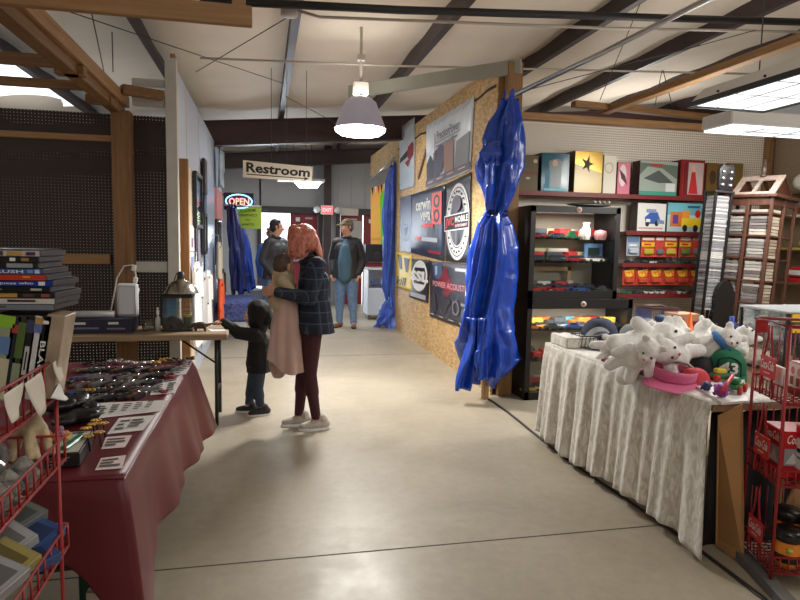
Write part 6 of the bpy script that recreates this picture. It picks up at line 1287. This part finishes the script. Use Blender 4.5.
def ar4(A): A.poly([(.1, .95), (.1, .1), (.3, .3), (.5, .05), (.6, .3), (.9, .15), (.85, .95)], cwh); A.poly([(.3, .9), (.45, .2), (.55, .3), (.5, .9)], col(40, 60, 60))
rbox('picture_card', 'white printed card with dark figures on the side of the top tier', .4, .1, .839, .14, .02, .13, cwh, ar4, 'card')
# orange and black jars on the bottom tier
jo = col(236, 140, 50, .35); jb = col(28, 24, 24, .3)
for i, (s, t, h, lab) in enumerate(((.38, .35, .17, 'orange jar with a black lid furthest back on the lowest tier'), (.48, .62, .16, 'orange jar with a black lid in the middle of the lowest tier'), (.8, .55, .16, 'orange jar with a black lid nearest on the lowest tier'), (.8, .22, .13, 'short orange jar with a black lid by the rack side'))):
    p = rk(s, t, .087); Q = Thing('cookie_jar', lab, 'jar', p, 'orange and black jars on the lowest tier'); Q.part('jar_body', MB().lathe([(0, 0), (.04, 0), (.052, .03), (.056, h*.5), (.05, h*.8), (.046, h)], p, jo, 22)); Q.part('lid', MB().lathe([(.05, h-.01), (.06, h), (.062, h+.03), (.05, h+.045), (.0, h+.05)], p, jb, 22)); Q.part('band', MB().lathe([(.0535, .03), (.058, .04), (.0585, .06), (.057, .068)], p, jb, 22)); Q.part('knob', MB().ball(p+V((-.03, -.04, .09)), (.016, .016, .014), col(170, 190, 70, .4), 1))
mb = MB().lathe([(0, 0), (.15, 0), (.16, .012), (.15, .02), (0, .02)], rk(.2, .75, .26), wood('round_board', P(170, 128, 84), 'Z'), 28, tuple((e1*.9+V((0, 0, .3))))); single('round_board', mb, 'round wooden board leaning behind the orange jars', 'board')
# =============== PEOPLE ===============
def xf(root, rz):
    M = Mx.Translation(V(root)) @ Mx.Rotation(rz, 4, 'Z'); return lambda p: M @ V(p)
def hand_shapes(w, d, n, s, curl=.5, side=1):
    """w wrist, d pointing direction, n palm normal (towards which fingers curl); five fingers"""
    d = V(d).normalized(); n = V(n); n = (n-d*n.dot(d)).normalized(); a = d.cross(n)*side; sh = []
    pc = w+d*.055*s
    for k in (-1, 0, 1): sh.append(('c', w+d*.012*s+a*.012*s*k, .017*s, w+d*.085*s+a*.024*s*k, .0135*s))
    for k, ln in enumerate((.066, .078, .074, .058)):
        b = w+d*.088*s+a*(.031-.0205*k)*s; m1 = b+(d*math.cos(curl*.6)+n*math.sin(curl*.6))*ln*.5*s; t = m1+(d*math.cos(curl*1.7)+n*math.sin(curl*1.7))*ln*.5*s
        sh += [('c', b-d*.01*s, .0105*s, m1, .0095*s), ('c', m1, .0095*s, t, .008*s)]
    tb = w+d*.025*s+a*.026*s; tm = tb+(d*.7+a*.75+n*.25).normalized()*.036*s; tt = tm+(d*.92+a*.15+n*.35).normalized()*.032*s
    sh += [('c', tb, .015*s, tm, .012*s), ('c', tm, .0115*s, tt, .0095*s)]
    return sh
def head_shapes(c, f, u, s=1.0):
    """c skull centre, f facing direction, u up of the head"""
    f = V(f).normalized(); u = V(u); u = (u-f*u.dot(f)).normalized(); r = f.cross(u); R = Mx((r, f, u)).transposed(); g = lambda x, y, z: c + (r*x+f*y+u*z)*s
    sh = [('e', g(0, -.012, .025), (.076*s, .096*s, .092*s), R), ('e', g(0, .022, -.04), (.06*s, .07*s, .075*s), R), ('e', g(0, .048, -.095), (.032*s, .03*s, .024*s), R),
          ('c', g(0, .088, .0), .010*s, g(0, .108, -.034), .014*s), ('e', g(.032, .074, -.03), (.022*s, .018*s, .022*s), R), ('e', g(-.032, .074, -.03), (.022*s, .018*s, .022*s), R),
          ('c', g(-.035, .082, .026), .009*s, g(.035, .082, .026), .009*s), ('c', g(-.018, .087, -.064), .008*s, g(.018, .087, -.064), .008*s)]
    for k in (-1, 1): sh += [('e', g(k*.078, -.008, -.012), (.009*s, .02*s, .033*s), R)]
    return sh, g, R
def eyes(T, g, s=1.0):
    for k in (-1, 1):
        mb = MB().ball(g(k*.031, .077, .008), .0125*s, white, 2); mb.ball(g(k*.031, .0865, .007), .006*s, col(40, 30, 26, .3), 2); T.part('eye', mb)
    T.part('mouth', MB().tube([g(-.024, .088, -.066), g(0, .0955, -.065), g(.024, .088, -.066)], .004*s, col(150, 84, 78, .5), 6))
SK = mat('skin', P(206, 154, 128), .5, noise=.05, nscale=14)
def legs_shapes(J, w, k=1.0):
    sh = []
    for s in 'LR': sh += [('c', J['hip'+s], .088*w*k, J['knee'+s], .056*w*k), ('c', J['knee'+s], .056*w*k, V(J['knee'+s])*.6+V(J['ank'+s])*.4+V((0, .012*w, 0)), .054*w*k), ('c', J['knee'+s], .054*w*k, J['ank'+s], .037*w*k)]
    sh += [('c', J['hipL'], .1*w*k, J['hipR'], .1*w*k), ('c', V(J['hipL'])*.5+V(J['hipR'])*.5+V((0, 0, .02)), .115*w*k, J['waist'], .112*w*k)]; return sh
def torso_shapes(J, w, k=1.0):
    ch = V(J['chest']); wa = V(J['waist']); sL, sR = V(J['shL']), V(J['shR']); mid = (V(J['hipL'])+V(J['hipR']))/2; ax = (sL-sR).normalized()*.05*w
    sh = [('c', mid-ax, .118*w*k, wa-ax, .108*w*k), ('c', mid+ax, .118*w*k, wa+ax, .108*w*k), ('c', wa-ax, .108*w*k, ch-ax*1.2, .115*w*k), ('c', wa+ax, .108*w*k, ch+ax*1.2, .115*w*k), ('c', ch, .11*w*k, V(J['neck'])-V((0, 0, .05*w)), .07*w*k)]
    sh += [('c', sL*.9+sR*.1, .068*w*k, sR*.9+sL*.1, .068*w*k)]; return sh
def arm_shapes(J, w, s, k=1.0): return [('c', J['sh'+s], .058*w*k, J['el'+s], .045*w*k), ('c', J['el'+s], .044*w*k, J['wr'+s], .03*w*k)]
def base_joints(H):
    return {k: V(p)*H for k, p in dict(ankL=(.06, .0, .045), ankR=(-.06, 0, .045), kneeL=(.058, -.008, .28), kneeR=(-.058, -.008, .28), hipL=(.05, .0, .51), hipR=(-.05, 0, .51), waist=(0, 0, .61), chest=(0, .0, .72), neck=(0, .008, .83), shL=(.108, .005, .80), shR=(-.108, .005, .80), elL=(.14, .015, .63), elR=(-.14, .015, .63), wrL=(.145, -.02, .485), wrR=(-.145, -.02, .485), head=(0, -.012, .925)).items()}
def shoe(T, a, f, m, sole, L=.27, name='shoe'):
    a = V(a); f = V(f).normalized(); r = V((f.y, -f.x, 0)); z0 = a.z*0
    g = lambda x, y, z: V((a.x, a.y, 0)) + r*x + f*y + V((0, 0, z))
    k = L/.27
    me = bake([('c', g(0, -.045*k, .05*k), .042*k, g(0, .06*k, .045*k), .042*k), ('c', g(0, .06*k, .045*k), .042*k, g(0, .15*k, .034*k), .032*k), ('c', g(0, -.025*k, .07*k), .044*k, g(0, -.012*k, .10*k), .042*k), ('c', g(0, .0, .085*k), .036*k, g(0, .05*k, .065*k), .03*k)], .008, m, 2, [(g(0, 0, .012), (0, 0, -1))], name, base=T.base)
    p = T.part(name, me); mb = MB(); out = []
    for t in range(24):
        q = t/24*2*math.pi; y = .052*k+.135*k*math.sin(q); wd = (.046 if y > .02 else .04)*k; out.append(g(wd*math.cos(q), y, .001))
    T.part('sole', mb.prism(out, (0, 0, .02*k), sole), None, p)
    ml = MB(); 
    for j in range(3): ml.tube([g(-.022*k, (.03+.03*j)*k, .085*k-.006*j), g(0, (.033+.03*j)*k, .093*k-.008*j), g(.022*k, (.03+.03*j)*k, .085*k-.006*j)], .004*k, white, 6)
    T.part('laces', ml, None, p)
def xj(J, X): return {k: X(p) for k, p in J.items()}
def hairmesh(g, R, m, base, shapes, vox=.009, cuts=()): return bake(shapes, vox, m, 2, cuts, 'hair', base)
# ---- woman with the baby, facing left
X = xf((.30, 4.84, 0), math.radians(-90)); J = base_joints(1.60)
J.update(ankL=V((.055, .10, .075)), ankR=V((-.075, -.03, .075)), kneeL=V((.055, .045, .44)), kneeR=V((-.07, -.0, .44)), hipL=V((.075, .06, .83)), hipR=V((-.075, .06, .83)), waist=V((0, .07, 1.0)), chest=V((0, .075, 1.16)), neck=V((0, .045, 1.345)), shL=V((.155, .085, 1.29)), shR=V((-.155, .085, 1.29)), elL=V((.215, .03, 1.05)), elR=V((-.19, -.0, 1.03)), wrL=V((.205, -.215, 1.10)), wrR=V((-.03, -.22, 1.05)), head=V((0, -.01, 1.47)))
J = xj(J, X); T = Thing('person', 'person with pinkish red hair in a dark plaid shirt, holding a baby, facing left', 'person', (.30, 4.84, 0)); fw = V((-1, 0, 0))
hs, g, R = head_shapes(J['head'], (-1, -.05, -.62), (-.5, 0, .85), 1.0)
sh = legs_shapes(J, .86)+torso_shapes(J, .86)+arm_shapes(J, .84, 'L')+arm_shapes(J, .84, 'R')+[('c', J['neck']-V((0, 0, .05)), .056, J['head']+V((.02, 0, -.06)), .052)]+hs
sh += hand_shapes(J['wrL'], (-.85, .5, .0), (.4, .9, 0), .92, .6, -1)+hand_shapes(J['wrR'], (-.6, -.7, .2), (.4, -.6, 0), .92, .7, 1)
for s in 'LR': sh += [('c', J['ank'+s], .028, J['ank'+s]+fw*.08-V((0, 0, .045)), .02)]
T.part('body', bake(sh, .0075, SK, 2, (), 'body', T.base)); eyes(T, g)
hr = mat('red_hair', P(196, 118, 100), .6, noise=.38, nscale=34, bump=.8); hc = g(0, -.025, .03); dz = V((0, 0, -1))
hsh = [('e', hc, (.108, .112, .105)), ('e', hc+V((.02, 0, -.05)), (.105, .112, .09))]
for k in range(22):
    an = math.pi*(.30+1.62*k/21)*1.0-math.pi*.46; d_ = V((math.cos(an), math.sin(an), 0)); ln = (.150, .165, .142, .17)[k % 4]
    hsh.append(('c', hc+d_*.088+dz*.02, .034, hc+d_*(.104+.006*(k % 3)+(.03 if d_.x > .2 else 0))+dz*ln, .011))
for k in (-1, 1): hsh.append(('c', hc+V((-.05, k*.07, .03)), .045, hc+V((-.098, k*.082, -.10)), .018))
hsh.append(('c', hc+V((-.07, 0, .045)), .05, hc+V((-.105, -.03, -.02)), .022))
T.part('hair', bake(hsh, .0075, hr, 2, (), 'hair', T.base))
plaid = plaidmat('plaid_flannel', P(26, 30, 44), P(66, 78, 100), P(32, 40, 58))
hem = V((.30+.065, 4.84, .80)); sh = torso_shapes(J, .86, 1.26)+[('c', J['sh'+s], .076, J['el'+s], .058) for s in 'LR']+[('c', J['el'+s], .058, J['wr'+s]*.92+J['el'+s]*.08, .042) for s in 'LR']
for k in (-.07, .07): sh.append(('c', V((.385, 4.84+k, 1.0)), .118, V((.40, 4.84+k, .74)), .145))
sh.append(('c', J['neck']-V((0, 0, .06)), .082, J['neck']+V((.01, 0, -.005)), .07))
cutL = (J['wrL']*.9+J['el'+'L']*.1, (J['wrL']-J['elL']))
sp = T.part('shirt', bake(sh, .009, plaid, 3, [((0, 0, .775), (0, 0, -1))], 'shirt', T.base))
T.part('collar', MB().tube([J['neck']+V((.075*math.cos(a_*.5236), .075*math.sin(a_*.5236), -.012+.02*math.cos(a_*.5236))) for a_ in range(12)], .014, plaid, 8, closed=True), None, sp)
T.part('leggings', bake(legs_shapes(J, .86, 1.18), .009, mat('maroon_knit', P(64, 26, 32), .85), 2, [((0, 0, .088), (0, 0, -1))], 'leggings', T.base))
gs = mat('grey_canvas', P(180, 172, 164), .8, noise=.2, nscale=60)
shoe(T, J['ankL']+V((.03, 0, 0)), (-1, -.12, 0), gs, white, .25); shoe(T, J['ankR']+V((.03, 0, 0)), (-1, -.05, 0), gs, white, .25)
# ---- baby held against the chest
Tb = Thing('baby', 'person: baby in beige held upright against the plaid shirt', 'person', (.13, 4.80, 1.0)); bc = V((.15, 4.80, 1.275))
hs, gb, Rb = head_shapes(bc, (.7, .6, -.2), (-.1, 0, 1), .8)
sh = hs+[('c', V((.145, 4.80, 1.19)), .04, bc-V((0, 0, .05)), .042), ('c', V((.13, 4.80, 1.0)), .085, V((.15, 4.80, 1.17)), .078), ('c', V((.14, 4.77, 1.0)), .05, V((.16, 4.765, .86)), .036), ('c', V((.14, 4.83, 1.0)), .05, V((.16, 4.825, .86)), .036), ('c', V((.13, 4.72, 1.17)), .036, V((.2, 4.69, 1.1)), .03), ('c', V((.13, 4.88, 1.17)), .036, V((.22, 4.9, 1.14)), .03)]
sh += hand_shapes(V((.21, 4.69, 1.09)), (1, 0, -.2), (0, 1, 0), .45, .9, 1); Tb.part('body', bake(sh, .006, SK, 2, (), 'body', Tb.base)); eyes(Tb, gb, .78)
Tb.part('hair', bake([('e', gb(0, -.03, .045), (.064, .074, .068), Rb), ('e', gb(0, -.05, .0), (.062, .055, .065), Rb)], .006, mat('baby_hair', P(84, 68, 58), .8, noise=.3, nscale=40), 2, (), 'hair', Tb.base))
bei = mat('beige_jersey', P(186, 168, 140), .9, noise=.12, nscale=18, bump=.3)
Tb.part('jacket', bake([('c', V((.125, 4.80, 1.02)), .1, V((.145, 4.80, 1.17)), .092), ('c', V((.13, 4.72, 1.18)), .05, V((.195, 4.69, 1.105)), .04), ('c', V((.12, 4.79, 1.22)), .062, V((.15, 4.8, 1.235)), .055)], .008, bei, 3, (), 'jacket', Tb.base))
# blanket hanging from the baby
blm = mat('pink_muslin', P(196, 164, 154), .9, noise=.06, nscale=8, bump=.15)
def blk(u, v):
    a = u*2*math.pi; w_ = .085+.075*v+.012*math.sin(v*3); d_ = .10-.01*v
    k = 1+(.10*math.sin(5*a+2*v)+.07*math.sin(9*a+1))*(.25+v)
    zt = 1.08+.05*math.cos(a-.5)*(1-v); zb = .50+.07*math.sin(a*2+.6)-.03*math.cos(3*a)
    return (.165+.01*v+w_*.9*math.cos(a)*k, 4.785+d_*.85*math.sin(a)*k, zt*(1-v)+zb*v)
single('blanket', MB().grid(blk, 90, 40, blm), 'dusty pink blanket hanging in folds below the held baby', 'blanket')
# ---- child in the hooded coat
CH = V((-.055, 5.30, 0)); X = xf(CH, math.radians(-92)); J = base_joints(.98)
J.update(ankL=V((.05, .03, .06)), ankR=V((-.06, -.08, .06)), kneeL=V((.05, .0, .23)), kneeR=V((-.05, -.05, .23)), hipL=V((.045, .0, .42)), hipR=V((-.045, .0, .42)), waist=V((0, .01, .52)), chest=V((0, .01, .62)), neck=V((0, -.0, .74)), shL=V((.095, .0, .69)), shR=V((-.095, -.01, .69)), elL=V((.09, -.15, .71)), elR=V((-.12, .06, .57)), wrL=V((.07, -.265, .80)), wrR=V((-.045, .0, .49)), head=V((0, -.02, .85)))
J = xj(J, X); T = Thing('person', 'small child in a navy hooded coat reaching onto the wooden table', 'person', CH)
hs, g, R = head_shapes(J['head'], (-1, .25, -.05), (0, 0, 1), .86); fw = V((-1, 0, 0))
sh = legs_shapes(J, .6)+torso_shapes(J, .6)+arm_shapes(J, .62, 'L')+arm_shapes(J, .62, 'R')+[('c', J['neck']-V((0, 0, .03)), .038, J['head']+V((.01, 0, -.05)), .04)]+hs+hand_shapes(J['wrL'], (-1, -.05, .05), (0, 0, -1), .62, .5, 1)+hand_shapes(J['wrR'], (-.2, .3, -1), (-.3, .3, 0), .55, .9, 1)
for s in 'LR': sh += [('c', J['ank'+s], .022, J['ank'+s]+fw*.04-V((0, 0, .03)), .015)]
T.part('body', bake(sh, .006, SK, 2, (), 'body', CH)); eyes(T, g, .86)
coat = mat('navy_coat', P(15, 15, 22), .8, noise=.15, nscale=30)
sh = torso_shapes(J, .6, 1.35)+[('c', J['shL'], .062, J['elL'], .054), ('c', J['elL'], .054, J['wrL'], .036), ('c', J['shR'], .062, J['elR'], .054), ('c', J['elR'], .052, J['wrR'], .04)]
cx = CH+V((.01, 0, 0)); sh += [('c', cx+V((0, -.03, .55)), .1, cx+V((0, -.04, .37)), .105), ('c', cx+V((0, .03, .55)), .1, cx+V((0, .04, .37)), .105)]
cp = T.part('coat', bake(sh, .008, coat, 3, [((0, 0, .375), (0, 0, -1))], 'coat', CH))
T.part('hood', bake([('e', g(0, -.035, .03), (.102, .105, .112), R), ('e', g(0, -.02, -.06), (.09, .085, .08), R), ('c', J['neck']+V((.01, 0, 0)), .075, J['head']+V((.03, 0, -.05)), .08), ('c', g(0, -.1, .06), .05, g(0, -.12, -.05), .06)], .008, coat, 3, [(g(0, .052, 0), g(0, 1, .0)-g(0, 0, 0))], 'hood', CH))
T.part('jeans', bake(legs_shapes(J, .6, 1.5), .008, mat('dark_denim', P(46, 58, 78), .85, noise=.15, nscale=40), 2, [((0, 0, .075), (0, 0, -1))], 'jeans', CH))
ds = col(34, 32, 34, .6); shoe(T, J['ankL']+V((.02, 0, 0)), (-1, -.2, 0), ds, white, .195); shoe(T, J['ankR']+V((.02, 0, 0)), (-1, .15, 0), ds, white, .195)
# ---- men at the far end
def man(root, face_deg, head_dir, H, label, hair_m, jacket_m, trouser_m, shoe_m, pose, shirt=None, hat=None, beard=False):
    X = xf(root, math.radians(face_deg)); J = base_joints(H); J.update(shL=V((.185, 0, .782*H)), shR=V((-.185, 0, .782*H))); J.update(pose); J = xj(J, X); T = Thing('person', label, 'person', root); w = H/1.75*1.08
    hs, g, R = head_shapes(J['head'], head_dir, (0, 0, 1), 1.02); f = (X((0, -1, 0))-X((0, 0, 0)))
    sh = legs_shapes(J, w)+torso_shapes(J, w)+arm_shapes(J, w, 'L')+arm_shapes(J, w, 'R')+[('c', J['neck']-V((0, 0, .05)), .062, J['head']-V((0, 0, .06)), .06)]+hs
    for s in 'LR': d = (J['wr'+s]-J['el'+s]).normalized(); sh += hand_shapes(J['wr'+s], d, f*.3+(X((0, 0, 0))-J['wr'+s]).normalized()*.6, 1.02, .6, 1 if s == 'L' else -1)+[('c', J['ank'+s], .032, J['ank'+s]+f*.1-V((0, 0, .055)), .018)]
    T.part('body', bake(sh, .0095, SK, 2, (), 'body', T.base)); eyes(T, g, 1.0)
    T.part('hair', bake([('e', g(0, -.035, .045), (.083, .092, .088), R), ('e', g(0, -.06, -.01), (.08, .065, .075), R), ('c', g(-.06, .03, .085), .026, g(.06, .03, .085), .026)]+[('c', g(k*.076, .01, .03), .018, g(k*.078, .012, -.02), .012) for k in (-1, 1)], .009, hair_m, 2, (), 'hair', T.base))
    sh = [('c', J['sh'+s], .07*w, J['el'+s], .066*w) for s in 'LR']+[('c', J['sh'+s], .062*w, J['neck']-V((0, 0, .03)), .06*w) for s in 'LR']+[('c', J['el'+s], .064*w, J['wr'+s], .05*w) for s in 'LR']+torso_shapes(J, w, 1.22)+[('c', J['neck']-V((0, 0, .07)), .09, J['neck']+V((0, 0, .0)), .078)]
    mid = (J['hipL']+J['hipR'])/2; ax = (J['shL']-J['shR']).normalized()*.07
    for k in (-1, 1): sh.append(('c', J['waist']+ax*k, .135*w, mid+ax*k*1.2-V((0, 0, .16)), .165*w))
    jp = T.part('jacket', bake(sh, .0105, jacket_m, 3, [((0, 0, mid.z-.09), (0, 0, -1))], 'jacket', T.base))
    T.part('collar', MB().tube([J['neck']+V((.085*math.cos(q*.5236), .085*math.sin(q*.5236), 0)) for q in range(12)], .018, jacket_m, 8, closed=True), None, jp)
    if shirt:
        T.part('shirt_front', bake([('c', J['waist']+f*.095-V((0, 0, .25)), .11*w, J['waist']+f*.10, .118*w), ('c', J['waist']+f*.10, .118*w, J['chest']+f*.08, .10*w), ('c', J['chest']+f*.06, .09*w, J['neck']+f*.045-V((0, 0, .06)), .055*w)], .0105, shirt, 3, (), 'shirt_front', T.base))
    T.part('trousers', bake(legs_shapes(J, w, 1.34), .0105, trouser_m, 2, [((0, 0, .06), (0, 0, -1))], 'trousers', T.base))
    for s, sd in (('L', .25), ('R', -.25)): shoe(T, J['ank'+s], f+(X((sd, 0, 0))-X((0, 0, 0))), shoe_m, col(60, 48, 40), .29)
    return T, J, g, R, f, w
denim = mat('blue_denim', P(104, 130, 164), .85, noise=.18, nscale=20); dkj = mat('dark_jacket', P(38, 40, 44), .6, noise=.15, nscale=12); brs = col(120, 84, 56, .6)
po = dict(elL=V((.27, .06, 1.14)), wrL=V((.22, -.06, .93)), elR=V((-.27, .06, 1.14)), wrR=V((-.22, -.06, .93)), ankL=V((.13, 0, .08)), ankR=V((-.12, 0, .08)))
T, J, g, R, f, w_ = man((1.36, 10.4, 0), -22, (-.9, -.42, -.05), 1.83, 'person in a camouflage cap, open dark jacket and blue jeans, far down the aisle', mat('greying_hair', P(96, 84, 74), .8), dkj, denim, brs, po, mat('teal_shirt', P(74, 104, 124), .85))
camo = mat('camouflage', P(116, 104, 82), .9, noise=.6, nscale=26)
T.part('cap', bake([('e', g(0, -.015, .06), (.096, .112, .082), R), ('c', g(-.045, .09, .05), .012, g(.045, .09, .05), .012), ('c', g(-.04, .165, .035), .010, g(.04, .165, .035), .010), ('c', g(-.045, .09, .05), .012, g(-.04, .165, .035), .010), ('c', g(.045, .09, .05), .012, g(.04, .165, .035), .010), ('c', g(0, .08, .05), .014, g(0, .17, .036), .010)], .008, camo, 2, [(g(0, 0, .018), g(0, 0, -1)-g(0, 0, 0))], 'cap', T.base), 'camouflage cap')
T.part('badge', MB().ball(J['chest']+f*.15+V((.09, 0, .05)), (.02, .012, .02), white, 1))
po2 = dict(elL=V((.26, .05, 1.12)), wrL=V((.2, -.1, .92)), elR=V((-.26, .05, 1.12)), wrR=V((-.2, -.1, .92)))
man((.19, 10.35, 0), 48, (1, .1, -.02), 1.80, 'person in a charcoal jacket with short dark hair, facing right in the far doorway light', mat('dark_hair', P(40, 34, 34), .7), mat('charcoal_jacket', P(52, 54, 58), .6, noise=.12, nscale=12), mat('faded_denim', P(120, 144, 172), .85), col(60, 50, 44, .6), po2)
man((.12, 11.6, 0), 150, (-.2, 1, 0), 1.68, 'person in a bright blue coat half hidden behind the charcoal jacket', mat('brown_hair', P(120, 88, 66), .7), mat('blue_coat', P(66, 104, 168), .7, noise=.1, nscale=12), denim, brs, {})
